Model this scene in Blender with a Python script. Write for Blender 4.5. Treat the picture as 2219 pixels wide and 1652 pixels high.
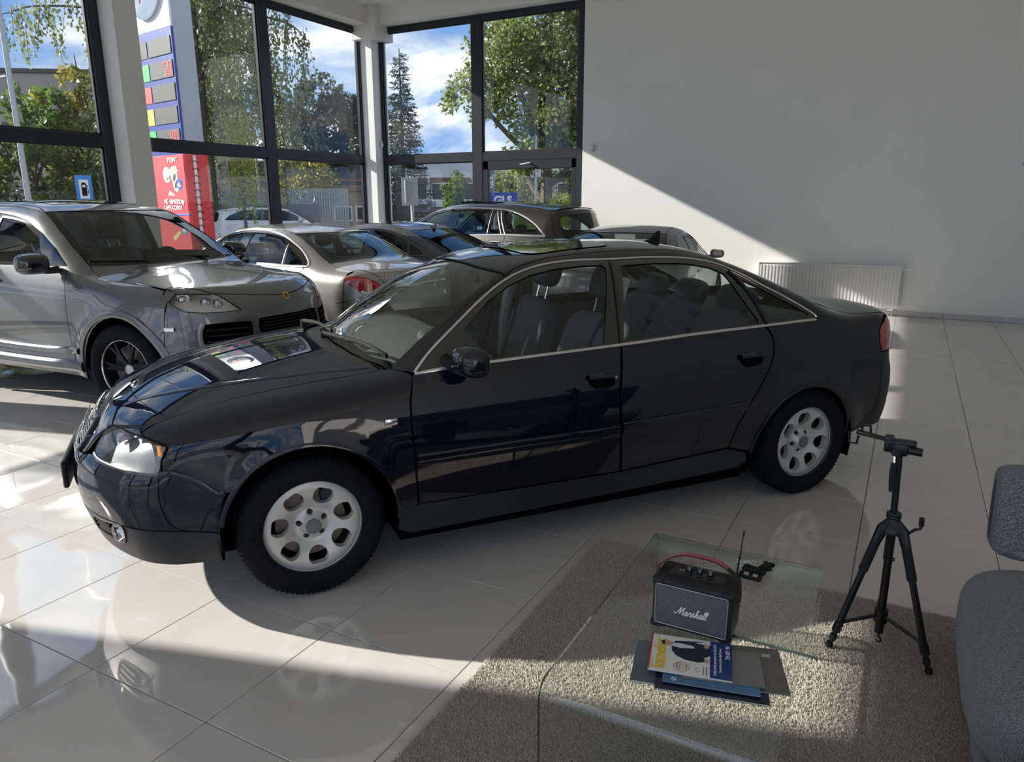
import bpy, bmesh, math, random
import numpy as np
from mathutils import Vector, Matrix
from mathutils.geometry import delaunay_2d_cdt

for o_ in list(bpy.data.objects): bpy.data.objects.remove(o_)
sc = bpy.context.scene
col = sc.collection
PI = math.pi
rng = np.random.default_rng(7)
random.seed(7)

# ------------------------------------------------------------------ camera
FPX, YAW, PITCH, ROLL = 1582.06, -.493111, .240497, -.002553
CAM = np.array([.06664, -4.34128, 1.65870])
fw_ = np.array([math.sin(YAW)*math.cos(PITCH), math.cos(YAW)*math.cos(PITCH), -math.sin(PITCH)])
r0_ = np.array([math.cos(YAW), -math.sin(YAW), 0]); u0_ = np.cross(r0_, fw_)
rt_ = r0_*math.cos(ROLL)+u0_*math.sin(ROLL); up_ = -r0_*math.sin(ROLL)+u0_*math.cos(ROLL)
cd = bpy.data.cameras.new('camera'); cam = bpy.data.objects.new('camera', cd); col.objects.link(cam)
cd.sensor_fit = 'HORIZONTAL'; cd.sensor_width = 36; cd.lens = FPX/2219*36
cd.clip_start = .05; cd.clip_end = 600
m_ = Matrix.Identity(4)
for i in range(3):
    m_[i][0], m_[i][1], m_[i][2], m_[i][3] = rt_[i], up_[i], -fw_[i], CAM[i]
cam.matrix_world = m_
sc.camera = cam

# ------------------------------------------------------------------ exposure
vs = sc.view_settings
sc.display_settings.display_device = 'sRGB'
vs.view_transform = 'Standard'; vs.look = 'None'; vs.exposure = 0.90; vs.gamma = 1.0; vs.use_curve_mapping = False
sc.cycles.max_bounces = 10; sc.cycles.diffuse_bounces = 5; sc.cycles.glossy_bounces = 5
sc.cycles.transparent_max_bounces = 24; sc.cycles.transmission_bounces = 6
sc.cycles.caustics_reflective = True; sc.cycles.caustics_refractive = False; sc.cycles.blur_glossy = .5
sc.cycles.sample_clamp_indirect = 8.0

# ------------------------------------------------------------------ sky with broken cloud
world = bpy.data.worlds.new('sky'); sc.world = world; world.use_nodes = True
wn = world.node_tree.nodes; wl = world.node_tree.links; wn.clear()
def N(t, **k):
    n = wn.new(t)
    for a, b in k.items(): setattr(n, a, b)
    return n
tc = N('ShaderNodeTexCoord'); sep = N('ShaderNodeSeparateXYZ'); wl.new(tc.outputs['Generated'], sep.inputs[0])
zc_ = N('ShaderNodeMath', operation='MAXIMUM'); wl.new(sep.outputs[2], zc_.inputs[0]); zc_.inputs[1].default_value = 0.0
za = N('ShaderNodeMath', operation='ADD'); wl.new(zc_.outputs[0], za.inputs[0]); za.inputs[1].default_value = .30
cmb = N('ShaderNodeCombineXYZ')
for k in (0, 1):
    dv = N('ShaderNodeMath', operation='DIVIDE'); wl.new(sep.outputs[k], dv.inputs[0]); wl.new(za.outputs[0], dv.inputs[1]); wl.new(dv.outputs[0], cmb.inputs[k])
no = N('ShaderNodeTexNoise'); no.inputs['Scale'].default_value = 1.9; no.inputs['Detail'].default_value = 9; no.inputs['Roughness'].default_value = .58; no.inputs['Distortion'].default_value = .5
mp = N('ShaderNodeMapping'); mp.inputs['Location'].default_value = (3.3, 1.15, 0); wl.new(cmb.outputs[0], mp.inputs[0]); wl.new(mp.outputs[0], no.inputs['Vector'])
cr_ = N('ShaderNodeValToRGB'); cr_.color_ramp.elements[0].position = .42; cr_.color_ramp.elements[1].position = .58
wl.new(no.outputs['Fac'], cr_.inputs[0])
no2 = N('ShaderNodeTexNoise'); no2.inputs['Scale'].default_value = 3.1; no2.inputs['Detail'].default_value = 6; wl.new(mp.outputs[0], no2.inputs['Vector'])
cr2 = N('ShaderNodeValToRGB'); cr2.color_ramp.elements[0].position = .36; cr2.color_ramp.elements[1].position = .56
cr2.color_ramp.elements[0].color = (.36, .45, .60, 1); cr2.color_ramp.elements[1].color = (1.0, 1.0, 1.0, 1)
wl.new(no2.outputs['Fac'], cr2.inputs[0])
grad = N('ShaderNodeValToRGB'); grad.color_ramp.elements[0].position = .0; grad.color_ramp.elements[1].position = .7
grad.color_ramp.elements[0].color = (.20, .37, .68, 1); grad.color_ramp.elements[1].color = (.08, .21, .56, 1)
wl.new(zc_.outputs[0], grad.inputs[0])
mx = N('ShaderNodeMixRGB'); wl.new(cr_.outputs[0], mx.inputs[0]); wl.new(grad.outputs[0], mx.inputs[1]); wl.new(cr2.outputs[0], mx.inputs[2])
bg = N('ShaderNodeBackground'); bg.inputs[1].default_value = .74; wl.new(mx.outputs[0], bg.inputs[0])
wo = N('ShaderNodeOutputWorld'); wl.new(bg.outputs[0], wo.inputs[0])

# ------------------------------------------------------------------ sun (low, from the street side)
SUN = Vector((1, .29, -.487)).normalized()
sd = bpy.data.lights.new('sun', 'SUN'); sun = bpy.data.objects.new('sun', sd); col.objects.link(sun)
sd.energy = 5.6; sd.angle = math.radians(.55); sd.color = (1, .955, .87)
sun.rotation_euler = SUN.to_track_quat('-Z', 'Y').to_euler(); sun.location = (-14, -2, 9)
# ================================================================== helpers
MATS = {}
def mat(name, c=(.5, .5, .5), rough=.5, metal=0., coat=0., crough=.03, cior=1.6, noise=None, bump=None, emit=0., spec=.5, sheen=0., rand=0.):
    if name in MATS: return MATS[name]
    m = bpy.data.materials.new(name); m.use_nodes = True; nt = m.node_tree; b = nt.nodes['Principled BSDF']
    b.inputs['Base Color'].default_value = (*c, 1); b.inputs['Roughness'].default_value = rough; b.inputs['Metallic'].default_value = metal
    b.inputs['Coat Weight'].default_value = coat; b.inputs['Coat Roughness'].default_value = crough; b.inputs['Coat IOR'].default_value = cior; b.inputs['Specular IOR Level'].default_value = spec
    if sheen: b.inputs['Sheen Weight'].default_value = sheen
    if emit: b.inputs['Emission Color'].default_value = (*c, 1); b.inputs['Emission Strength'].default_value = emit
    if noise or bump or rand:
        tcn = nt.nodes.new('ShaderNodeTexCoord')
    if noise:      # (scale, amount) tonal variation of the thing itself
        n = nt.nodes.new('ShaderNodeTexNoise'); n.inputs['Scale'].default_value = noise[0]; n.inputs['Detail'].default_value = 5
        nt.links.new(tcn.outputs['Object'], n.inputs['Vector'])
        hs = nt.nodes.new('ShaderNodeMixRGB'); hs.inputs[1].default_value = (*[x*(1-noise[1]) for x in c], 1); hs.inputs[2].default_value = (*[min(1, x*(1+noise[1])) for x in c], 1)
        nt.links.new(n.outputs['Fac'], hs.inputs[0]); nt.links.new(hs.outputs[0], b.inputs['Base Color'])
        if emit: nt.links.new(hs.outputs[0], b.inputs['Emission Color'])
    if bump:
        n2 = nt.nodes.new('ShaderNodeTexNoise'); n2.inputs['Scale'].default_value = bump[0]; n2.inputs['Detail'].default_value = 3
        nt.links.new(tcn.outputs['Object'], n2.inputs['Vector'])
        bm = nt.nodes.new('ShaderNodeBump'); bm.inputs['Strength'].default_value = bump[1]; bm.inputs['Distance'].default_value = .01
        nt.links.new(n2.outputs['Fac'], bm.inputs['Height']); nt.links.new(bm.outputs[0], b.inputs['Normal'])
    MATS[name] = m; return m
def glass(name, tint=(.9, .95, .93), f0=.045, mul=1., dirt=0., grey=(.8, .8, .8)):
    """sheet glass: clear transmission, mirror reflection rising towards grazing angles"""
    if name in MATS: return MATS[name]
    m = bpy.data.materials.new(name); m.use_nodes = True; nt = m.node_tree; nt.nodes.clear()
    A = nt.nodes.new; lw = A('ShaderNodeLayerWeight'); lw.inputs[0].default_value = .5
    p = A('ShaderNodeMath'); p.operation = 'POWER'; p.inputs[1].default_value = 5; nt.links.new(lw.outputs['Facing'], p.inputs[0])
    q = A('ShaderNodeMath'); q.operation = 'MULTIPLY_ADD'; q.inputs[1].default_value = (1-f0)*mul; q.inputs[2].default_value = f0*mul; nt.links.new(p.outputs[0], q.inputs[0])
    t = A('ShaderNodeBsdfTransparent'); t.inputs[0].default_value = (*tint, 1)
    g = A('ShaderNodeBsdfGlossy'); g.inputs['Roughness'].default_value = .0; g.inputs[0].default_value = (1, 1, 1, 1)
    x = A('ShaderNodeMixShader'); nt.links.new(q.outputs[0], x.inputs[0]); nt.links.new(t.outputs[0], x.inputs[1]); nt.links.new(g.outputs[0], x.inputs[2])
    last = x
    if dirt:
        tcn = A('ShaderNodeTexCoord'); n = A('ShaderNodeTexNoise'); n.inputs['Scale'].default_value = 3; n.inputs['Detail'].default_value = 6; nt.links.new(tcn.outputs['Object'], n.inputs['Vector'])
        k = A('ShaderNodeMath'); k.operation = 'MULTIPLY'; k.inputs[1].default_value = dirt; nt.links.new(n.outputs['Fac'], k.inputs[0])
        d = A('ShaderNodeBsdfDiffuse'); d.inputs[0].default_value = (*grey, 1)
        y = A('ShaderNodeMixShader'); nt.links.new(k.outputs[0], y.inputs[0]); nt.links.new(x.outputs[0], y.inputs[1]); nt.links.new(d.outputs[0], y.inputs[2]); last = y
    o = A('ShaderNodeOutputMaterial'); nt.links.new(last.outputs[0], o.inputs[0])
    MATS[name] = m; return m

def empty(name, loc=(0, 0, 0), rz=0., label=None, cat=None, group=None, kind=None, parent=None):
    o = bpy.data.objects.new(name, None); col.objects.link(o); o.location = loc; o.rotation_euler = (0, 0, rz); o.empty_display_size = .1
    if parent: o.parent = parent
    return tag(o, label, cat, group, kind)
def tag(o, label=None, cat=None, group=None, kind=None):
    if label: o['label'] = label
    if cat: o['category'] = cat
    if group: o['group'] = group
    if kind: o['kind'] = kind
    return o
def link(name, me, parent=None, loc=None, rot=None):
    o = bpy.data.objects.new(name, me); col.objects.link(o)
    if parent: o.parent = parent
    if loc is not None: o.location = loc
    if rot is not None: o.rotation_euler = rot
    return o
class MB:
    """collects vertices and faces into one mesh"""
    def __init__(s): s.v = []; s.f = []; s.n = 0; s.nm = []; s.has = False
    def add(s, V, F, nor=None):
        V = np.asarray(V, float).reshape(-1, 3); s.v.append(V); k = s.n
        s.f += [tuple(int(i)+k for i in q) for q in F]; s.n += len(V)
        s.nm.append(np.full((len(V), 3), np.nan) if nor is None else np.asarray(nor, float)); s.has |= nor is not None
        return s
    def box(s, c, d, rz=0., M=None):
        x, y, z = [a/2 for a in d]
        V = np.array([(i*x, j*y, k*z) for k in (-1, 1) for j in (-1, 1) for i in (-1, 1)], float)
        if rz: ca, sa = math.cos(rz), math.sin(rz); V = V@np.array([[ca, sa, 0], [-sa, ca, 0], [0, 0, 1]])
        if M is not None: V = V@np.array(M.to_3x3()).T
        return s.add(V+np.array(c), [(0, 2, 3, 1), (4, 5, 7, 6), (0, 1, 5, 4), (2, 6, 7, 3), (0, 4, 6, 2), (1, 3, 7, 5)])
    def bx(s, a, b):
        a, b = np.array(a, float), np.array(b, float); return s.box((a+b)/2, np.abs(b-a))
    def rbox(s, c, d, r=.01, seg=2, M=None, rz=0.):
        V, F = rbox(*d, r, seg)
        if rz: M = Matrix.Rotation(rz, 3, 'Z')
        if M is not None: V = V@np.array(M.to_3x3()).T
        return s.add(V+np.array(c), F)
    def tube(s, P, r, seg=8, closed=False, caps=True):
        V, F = tube(P, r, seg, closed, caps); return s.add(V, F)
    def lathe(s, prof, seg=32, M=None, c=(0, 0, 0), closed=False):
        V, F = lathe(prof, seg, closed)
        if M is not None: V = V@np.array(M.to_3x3()).T
        return s.add(V+np.array(c), F)
    def pillow(s, c, d, p=4, n=8, M=None):
        V, F = pillow(d, p, n)
        if M is not None: V = V@np.array(M.to_3x3()).T
        return s.add(V+np.array(c), F)
    def prism(s, poly, z0, z1, ax='z', M=None, c=(0, 0, 0)):
        """extrude a 2D outline; ax names the extrusion axis"""
        p = np.asarray(poly, float); n = len(p)
        def m3(z):
            k = np.full(n, z)
            return {'z': np.stack([p[:, 0], p[:, 1], k], -1), 'y': np.stack([p[:, 0], k, p[:, 1]], -1), 'x': np.stack([k, p[:, 0], p[:, 1]], -1)}[ax]
        V = np.concatenate([m3(z0), m3(z1)])
        if M is not None: V = V@np.array(M.to_3x3()).T
        F = [(i, (i+1) % n, n+(i+1) % n, n+i) for i in range(n)]+[tuple(range(n-1, -1, -1)), tuple(range(n, 2*n))]
        return s.add(V+np.array(c), F)
    def mesh(s, name, m, ang=35, smooth=True):
        me = bpy.data.meshes.new(name); V = np.concatenate(s.v) if s.v else np.zeros((0, 3))
        me.from_pydata(V.tolist(), [], s.f); me.materials.append(m)
        if not s.has:
            bm = bmesh.new(); bm.from_mesh(me); bmesh.ops.recalc_face_normals(bm, faces=bm.faces); bm.to_mesh(me); bm.free()
        if smooth and len(me.polygons):
            me.polygons.foreach_set('use_smooth', np.ones(len(me.polygons), bool))
            if s.has:
                NM = np.concatenate(s.nm); bad = np.isnan(NM[:, 0])
                if bad.any():
                    vn = np.array([v.normal for v in me.vertices]); NM[bad] = vn[bad]
                me.normals_split_custom_set_from_vertices(NM.tolist())
            else: me.set_sharp_from_angle(angle=math.radians(ang))
        me.update(); return me
    def obj(s, name, m, parent=None, loc=None, rot=None, ang=35, smooth=True): return link(name, s.mesh(name, m, ang, smooth), parent, loc, rot)
_rb = {}
def rbox(x, y, z, r, seg=2):
    k = (round(x, 5), round(y, 5), round(z, 5), round(r, 5), seg)
    if k not in _rb:
        bm = bmesh.new(); bmesh.ops.create_cube(bm, size=1); bmesh.ops.scale(bm, vec=(x, y, z), verts=bm.verts)
        bmesh.ops.bevel(bm, geom=list(bm.edges), offset=min(r, .49*min(x, y, z)), offset_type='OFFSET', segments=seg, profile=.5, affect='EDGES')
        bm.verts.ensure_lookup_table(); _rb[k] = (np.array([v.co[:] for v in bm.verts]), [[v.index for v in f.verts] for f in bm.faces]); bm.free()
    return _rb[k]
def frames(P, closed):
    P = np.asarray(P, float)
    T = (np.roll(P, -1, 0)-np.roll(P, 1, 0)) if closed else np.gradient(P, axis=0)
    T /= np.maximum(np.linalg.norm(T, axis=1, keepdims=True), 1e-9)
    a = np.array([0, 0, 1.]) if abs(T[0][2]) < .9 else np.array([1., 0, 0])
    n = np.cross(T[0], a); n /= np.linalg.norm(n); Ns = [n]
    for t in T[1:]:
        n = n-t*(n@t); n /= max(np.linalg.norm(n), 1e-9); Ns.append(n)
    Ns = np.array(Ns); return P, T, Ns, np.cross(T, Ns)
def tube(P, r, seg=8, closed=False, caps=True):
    P, T, A, B = frames(P, closed); n = len(P); r = np.broadcast_to(np.asarray(r, float), (n,))
    th = np.arange(seg)*2*PI/seg
    V = (P[:, None]+r[:, None, None]*(A[:, None]*np.cos(th)[None, :, None]+B[:, None]*np.sin(th)[None, :, None])).reshape(-1, 3)
    F = [(i*seg+k, i*seg+(k+1) % seg, ((i+1) % n)*seg+(k+1) % seg, ((i+1) % n)*seg+k) for i in range(n if closed else n-1) for k in range(seg)]
    if caps and not closed: F += [tuple(range(seg-1, -1, -1)), tuple(range((n-1)*seg, n*seg))]
    return V, F
def lathe(prof, seg=32, closed=False):
    """revolve (radius, height) about z"""
    p = np.asarray(prof, float); n = len(p); th = np.arange(seg)*2*PI/seg
    V = np.stack([p[None, :, 0]*np.cos(th)[:, None], p[None, :, 0]*np.sin(th)[:, None], np.broadcast_to(p[None, :, 1], (seg, n))], -1).reshape(-1, 3)
    F = [(i*n+k, ((i+1) % seg)*n+k, ((i+1) % seg)*n+(k+1) % n, i*n+(k+1) % n) for i in range(seg) for k in range(n if closed else n-1)]
    return V, F
_pw = {}
def pillow(d, p=4, n=8):
    if (p, n) not in _pw:
        bm = bmesh.new(); bmesh.ops.create_cube(bm, size=2); bmesh.ops.subdivide_edges(bm, edges=list(bm.edges), cuts=n, use_grid_fill=True)
        bm.verts.ensure_lookup_table(); V = np.array([v.co[:] for v in bm.verts]); F = [[v.index for v in f.verts] for f in bm.faces]; bm.free()
        V = V/((np.abs(V)**p).sum(1)**(1/p))[:, None]; _pw[(p, n)] = (V, F)
    V, F = _pw[(p, n)]; return V*np.array(d)/2, F
def RM(x=0, y=0, z=0):
    return (Matrix.Rotation(z, 3, 'Z') @ Matrix.Rotation(y, 3, 'Y') @ Matrix.Rotation(x, 3, 'X'))
YAXIS = Matrix.Rotation(-PI/2, 3, 'X')      # lathe axis z -> y
def copy_tree(o, parent=None, top=None):
    c = o.copy(); col.objects.link(c)
    if parent: c.parent = parent
    for ch in list(o.children): copy_tree(ch, c)
    return c
def text(name, s, size, m, parent, M, depth=.002, align='CENTER', bold=0., sx=1., shear=0.):
    """flat raised lettering; M places the text plane"""
    cu = bpy.data.curves.new(name, 'FONT'); cu.body = s; cu.size = size; cu.extrude = depth/2; cu.align_x = align; cu.align_y = 'CENTER'; cu.offset = bold; cu.shear = shear; cu.resolution_u = 3
    t = bpy.data.objects.new(name, cu); col.objects.link(t)
    dg = bpy.context.evaluated_depsgraph_get(); me = bpy.data.meshes.new_from_object(t.evaluated_get(dg))
    bpy.data.objects.remove(t); me.materials.clear(); me.materials.append(m)
    me.transform(M @ Matrix.Diagonal((sx, 1, 1, 1)))
    return link(name, me, parent)
def plane_M(o, x, y):
    """4x4 matrix with origin o, text direction x and up direction y"""
    x = Vector(x).normalized(); y = Vector(y).normalized(); z = x.cross(y); M = Matrix.Identity(4)
    for i in range(3): M[i][0], M[i][1], M[i][2], M[i][3] = x[i], y[i], z[i], o[i]
    return M
# ---- planar triangulation with holes
def resample(P, sp):
    P = np.asarray(P, float); Q = np.vstack([P, P[:1]]); out = []
    for a, b in zip(Q[:-1], Q[1:]):
        L = np.linalg.norm(b-a)
        if L < 1e-5: continue
        k = max(1, int(round(L/sp)))
        out += [a+(b-a)*i/k for i in range(k)]
    return np.array(out)
def area2(P): x, y = P[:, 0], P[:, 1]; return .5*np.sum(x*np.roll(y, -1)-y*np.roll(x, -1))
def inset(P, d):
    if not d: return P
    if area2(P) < 0: P = P[::-1]
    a = P-np.roll(P, 1, 0); b = np.roll(P, -1, 0)-P
    na = np.stack([-a[:, 1], a[:, 0]], -1); nb = np.stack([-b[:, 1], b[:, 0]], -1)
    na /= np.maximum(np.linalg.norm(na, axis=1, keepdims=True), 1e-9); nb /= np.maximum(np.linalg.norm(nb, axis=1, keepdims=True), 1e-9)
    n = na+nb; L = np.maximum((n*n).sum(1, keepdims=True)/2, .35)
    return P+n*d/L
def inside(Q, loops):
    r = np.zeros(len(Q), bool)
    for L in loops:
        x, y = Q[:, 0], Q[:, 1]
        for a, b in zip(L, np.roll(L, -1, 0)):
            if a[1] == b[1]: continue
            c = ((a[1] > y) != (b[1] > y)) & (x < (b[0]-a[0])*(y-a[1])/(b[1]-a[1])+a[0]); r ^= c
    return r
def cdt(loops, sp):
    """loops: outer + holes (dense 2D). returns points, triangles, index ranges of the loops"""
    A = np.vstack(loops); lo, hi = A.min(0), A.max(0)
    gx = np.arange(lo[0]+sp*.5, hi[0], sp); gy = np.arange(lo[1]+sp*.43, hi[1], sp*.866)
    G = np.array([(x+(sp*.5 if j % 2 else 0), y) for j, y in enumerate(gy) for x in gx]).reshape(-1, 2)
    if len(G):
        G = G[inside(G, loops)]
        if len(G):
            d = np.concatenate([np.min((g[:, None, 0]-A[None, :, 0])**2+(g[:, None, 1]-A[None, :, 1])**2, 1) for g in np.array_split(G, len(G)//2000+1)])
            G = G[d > (sp*.45)**2]
    P = np.vstack([A, G]) if len(G) else A
    E = []; k = 0; R = []
    for L in loops:
        n = len(L); E += [(k+i, k+(i+1) % n) for i in range(n)]; R.append((k, k+n)); k += n
    res = delaunay_2d_cdt([Vector(p) for p in P], E, [], 0, 1e-7, True)
    V = np.array([v[:] for v in res[0]]); T = np.array([f for f in res[2]])
    C = V[T].mean(1); T = T[inside(C, loops)]
    rev = {}
    for i, orig in enumerate(res[3]):
        for q in orig: rev[q] = i
    R = [[rev.get(i, 0) for i in range(a, b)] for a, b in R]
    return V, T, R
# ================================================================== car body surfaces
def pch(pts):
    """monotone cubic interpolation through (x,y) points, clamped ends"""
    p=np.array(sorted(pts),float); X,Y=p[:,0],p[:,1]
    if len(X)==1: return lambda x:np.full(np.shape(x),Y[0])
    h=np.diff(X); d=np.diff(Y)/h; m=np.zeros(len(X))
    m[0],m[-1]=d[0],d[-1]
    for i in range(1,len(X)-1):
        if d[i-1]*d[i]>0:
            w1=2*h[i]+h[i-1]; w2=h[i]+2*h[i-1]
            m[i]=(w1+w2)/(w1/d[i-1]+w2/d[i])
    def f(x):
        x=np.clip(np.asarray(x,float),X[0],X[-1])
        i=np.clip(np.searchsorted(X,x,side='right')-1,0,len(h)-1)
        t=(x-X[i])/h[i]; H=h[i]
        return (Y[i]*(1+2*t)*(1-t)**2+m[i]*H*t*(1-t)**2+Y[i+1]*t*t*(3-2*t)+m[i+1]*H*t*t*(t-1))
    return f
def spl(pts,n=12,closed=False):
    """Catmull-Rom through points (centripetal-ish uniform), returns dense polyline"""
    P=np.array(pts,float); N=len(P); out=[]
    rng=range(N) if closed else range(N-1)
    for i in rng:
        if closed: a,b,c,d=P[(i-1)%N],P[i],P[(i+1)%N],P[(i+2)%N]
        else:
            b,c=P[i],P[i+1]; a=P[i-1] if i>0 else 2*b-c; d=P[i+2] if i+2<N else 2*c-b
        for k in range(n):
            t=k/n
            out.append(.5*((2*b)+(-a+c)*t+(2*a-5*b+4*c-d)*t*t+(-a+3*b-3*c+d)*t**3))
    if not closed: out.append(P[-1])
    return np.array(out)
def rmax(a,b,r):
    u=np.maximum(a+r,0); v=np.maximum(b+r,0)
    return np.minimum(np.maximum(a,b),-r)+np.sqrt(u*u+v*v)
class Body:
    """car surface f(x,y,z)=0: rounded meet of side, top, front and rear sheets; x forward, y left, z up"""
    def __init__(s,zc,kx,crown,zb,wb,tum,low,xf,xr,cf,cr,r1,rf=.08,rr=.08,flare=(),x0F=1.3,x0R=-1.3,tcurv=.12):
        s.zc=pch(zc); s.kx=pch(kx); s.crown=pch(crown); s.zb=pch(zb); s.wb=pch(wb); s.tum=pch(tum); s.low=pch(low)
        s.xf=pch(xf); s.xr=pch(xr); s.cf=cf; s.cr=cr; s.r1=pch(r1); s.rf=rf; s.rr=rr; s.flare=flare; s.x0F=x0F; s.x0R=x0R; s.tcurv=tcurv
    def W(s,x,z):
        h=z-s.zb(x); up=np.maximum(h,0)
        w=s.wb(x)-s.tum(x)*up-s.tcurv*up*up+s.low(np.maximum(-h,0))
        for (cx,cz,R,wd,amp) in s.flare:
            d=np.hypot(x-cx,z-cz)-R
            w=w+amp*np.exp(-(d/wd)**2)*(z<cz+R+3*wd)
        return w
    def T(s,x,y):
        y=np.abs(y); xx=x+s.kx(x)*y*y
        return s.zc(xx)-s.crown(x)*(y/.7)**2
    def f(s,x,y,z):
        y=np.abs(y)
        a=(y-s.W(x,z)); a=a*np.where(z>s.zb(x),1/np.sqrt(1+s.tum(x)**2),1)
        xx=x+s.kx(x)*y*y
        sl=(s.zc(xx+.01)-s.zc(xx-.01))/.02
        b=(z-s.T(x,y))/np.sqrt(1+sl*sl)
        g=rmax(a,b,s.r1(x))
        c=x-(s.xf(z)-s.cf[0]*(y/.85)**s.cf[1]); d=(s.xr(z)+s.cr[0]*(y/.85)**s.cr[1])-x
        return rmax(rmax(g,c,s.rf),d,s.rr)
    def grad(s,P):
        x,y,z=P[:,0],P[:,1],P[:,2]; e=.004
        g=np.stack([s.f(x+e,y,z)-s.f(x-e,y,z),s.f(x,y+e,z)-s.f(x,y-e,z),s.f(x,y,z+e)-s.f(x,y,z-e)],-1)
        return g/np.maximum(np.linalg.norm(g,axis=1,keepdims=True),1e-9)
    def solve(s,kind,uv,sgn=1):
        uv=np.asarray(uv,float); a,b=uv[:,0],uv[:,1]
        if kind=='side': P=lambda t:np.stack([a,t*sgn,b],-1); lo,hi=0,1.3
        elif kind=='top': P=lambda t:np.stack([a,b,t],-1); lo,hi=.1,2.2
        elif kind=='front':
            ph=a/.8; P=lambda t:np.stack([s.x0F+t*np.cos(ph),t*np.sin(ph),b],-1); lo,hi=0,2.
        elif isinstance(kind,tuple):
            th=b/.4; P=lambda t:np.stack([a,kind[0]+t*np.cos(th),kind[1]+t*np.sin(th)],-1); lo,hi=0,2.
        else:
            ph=a/.8; P=lambda t:np.stack([s.x0R-t*np.cos(ph),t*np.sin(ph),b],-1); lo,hi=0,2.
        L=np.full(len(uv),float(lo)); H=np.full(len(uv),float(hi))
        for _ in range(36):
            M=(L+H)/2; Q=P(M); ins=s.f(Q[:,0],Q[:,1],Q[:,2])<0
            L=np.where(ins,M,L); H=np.where(ins,H,M)
        return P((L+H)/2)
    def to2(s,kind,P):
        P=np.atleast_2d(np.asarray(P,float))
        if isinstance(kind,tuple): return np.stack([P[:,0],.4*np.arctan2(P[:,2]-kind[1],np.abs(P[:,1])-kind[0])],-1)
        if kind=='side': return P[:,[0,2]]
        if kind=='top': return P[:,[0,1]]
        if kind=='front': return np.stack([.8*np.arctan2(P[:,1],P[:,0]-s.x0F),P[:,2]],-1)
        return np.stack([.8*np.arctan2(P[:,1],s.x0R-P[:,0]),P[:,2]],-1)

def patch(mb, B, kind, out, holes=(), sgn=1, sp=.04, off=0., lip=.014, gap=0., bsp=.025):
    """trimmed piece of the body surface, outline given by 3D points near the surface"""
    loops = [inset(resample(B.to2(kind, out), bsp), gap)]
    loops += [inset(resample(B.to2(kind, h), bsp), -gap) for h in holes]
    V2, T, R = cdt(loops, sp)
    P = B.solve(kind, V2); n = B.grad(P); P = P+n*off
    if sgn < 0: P = P*np.array([1, -1, 1]); n = n*np.array([1, -1, 1])
    fn = np.cross(P[T[:, 1]]-P[T[:, 0]], P[T[:, 2]]-P[T[:, 0]]); bad = (fn*n[T].mean(1)).sum(1) < 0
    T = np.where(bad[:, None], T[:, ::-1], T); mb.add(P, T, n)
    if lip:
        for ix in R:
            A = P[ix]; nn = n[ix]; t = np.roll(A, -1, 0)-np.roll(A, 1, 0); t /= np.maximum(np.linalg.norm(t, axis=1, keepdims=True), 1e-9)
            c = np.cross(t, nn); k = len(A)
            mid = A+c*.01; sgnc = 1.
            ctr = P.mean(0)
            if ix is not R[0]: pass
            V = np.vstack([A, A-nn*lip]); F = [(i, (i+1) % k, k+(i+1) % k, k+i) for i in range(k)]
            mb.add(V, F, np.vstack([c, c]))
    return mb
def strip(mb, B, path, w, h, sgn=1, closed=False, base=-.002, n3=None):
    """raised trim strip laid along a path on the body"""
    P = np.asarray(path, float); nn = B.grad(P) if n3 is None else n3
    t = (np.roll(P, -1, 0)-np.roll(P, 1, 0)) if closed else np.gradient(P, axis=0)
    t /= np.maximum(np.linalg.norm(t, axis=1, keepdims=True), 1e-9); s_ = np.cross(nn, t)
    sec = [(-w/2, base), (-w/2, h*.6), (-w*.25, h), (w*.25, h), (w/2, h*.6), (w/2, base)]
    V = np.stack([P+s_*a+nn*b for a, b in sec], 1); k = len(sec); n = len(P)
    if sgn < 0: V = V*np.array([1, -1, 1])
    F = [(i*k+j, i*k+j+1, ((i+1) % n)*k+j+1, ((i+1) % n)*k+j) for i in range(n if closed else n-1) for j in range(k-1)]
    return mb.add(V.reshape(-1, 3), F)
def onto(B, kind, pts, sp=.03, sgn=1, closed=False):
    """dense path on the body through 3D points near it"""
    q = B.to2(kind, spl(pts, 8, closed)); P = B.solve(kind, q)
    return P
def sym(half):
    h = np.asarray(half, float); m = h[::-1]*np.array([1, -1, 1])
    return np.vstack([h, m])
def arc(cx, cz, R, a0, a1, n=18, y=.88):
    a = np.radians(np.linspace(a0, a1, n)); return [(cx+R*math.cos(t), y, cz+R*math.sin(t)) for t in a]
def S3D(B, pts): return [tuple(q) for q in B.solve('side', np.array([(p[0], p[2]) for p in pts], float))]
def L3(p, y=.88): return [(a, y, b) for a, b in p]
# ================================================================== shared materials
M_TYRE = mat('tyre_rubber', (.009, .009, .010), .8, spec=.15, bump=(90, .3))
M_ALU = mat('silver_alloy', (.62, .61, .59), .38, .35, noise=(6, .10))
M_DARKMET = mat('dark_metal', (.03, .03, .032), .45, .6)
M_BRAKE = mat('brake_iron', (.16, .14, .13), .5, .8, noise=(20, .3))
M_BLACKP = mat('black_plastic', (.010, .010, .011), .5, spec=.25)
M_BLACKG = mat('gloss_black_trim', (.006, .006, .007), .08, coat=1.)
M_CHROME = mat('bright_trim', (.75, .74, .72), .18, 1.)
M_CHROMED = mat('polished_chrome', (.85, .85, .85), .06, 1.)
M_WIPER = mat('wiper_matt_black', (.010, .010, .011), .8, spec=.2)
M_VOID = mat('matt_black_and_gap_shade', (.003, .003, .003), .95, spec=.05)  # near-black: shade painted in gaps and handle scoops, and plain black parts
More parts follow.
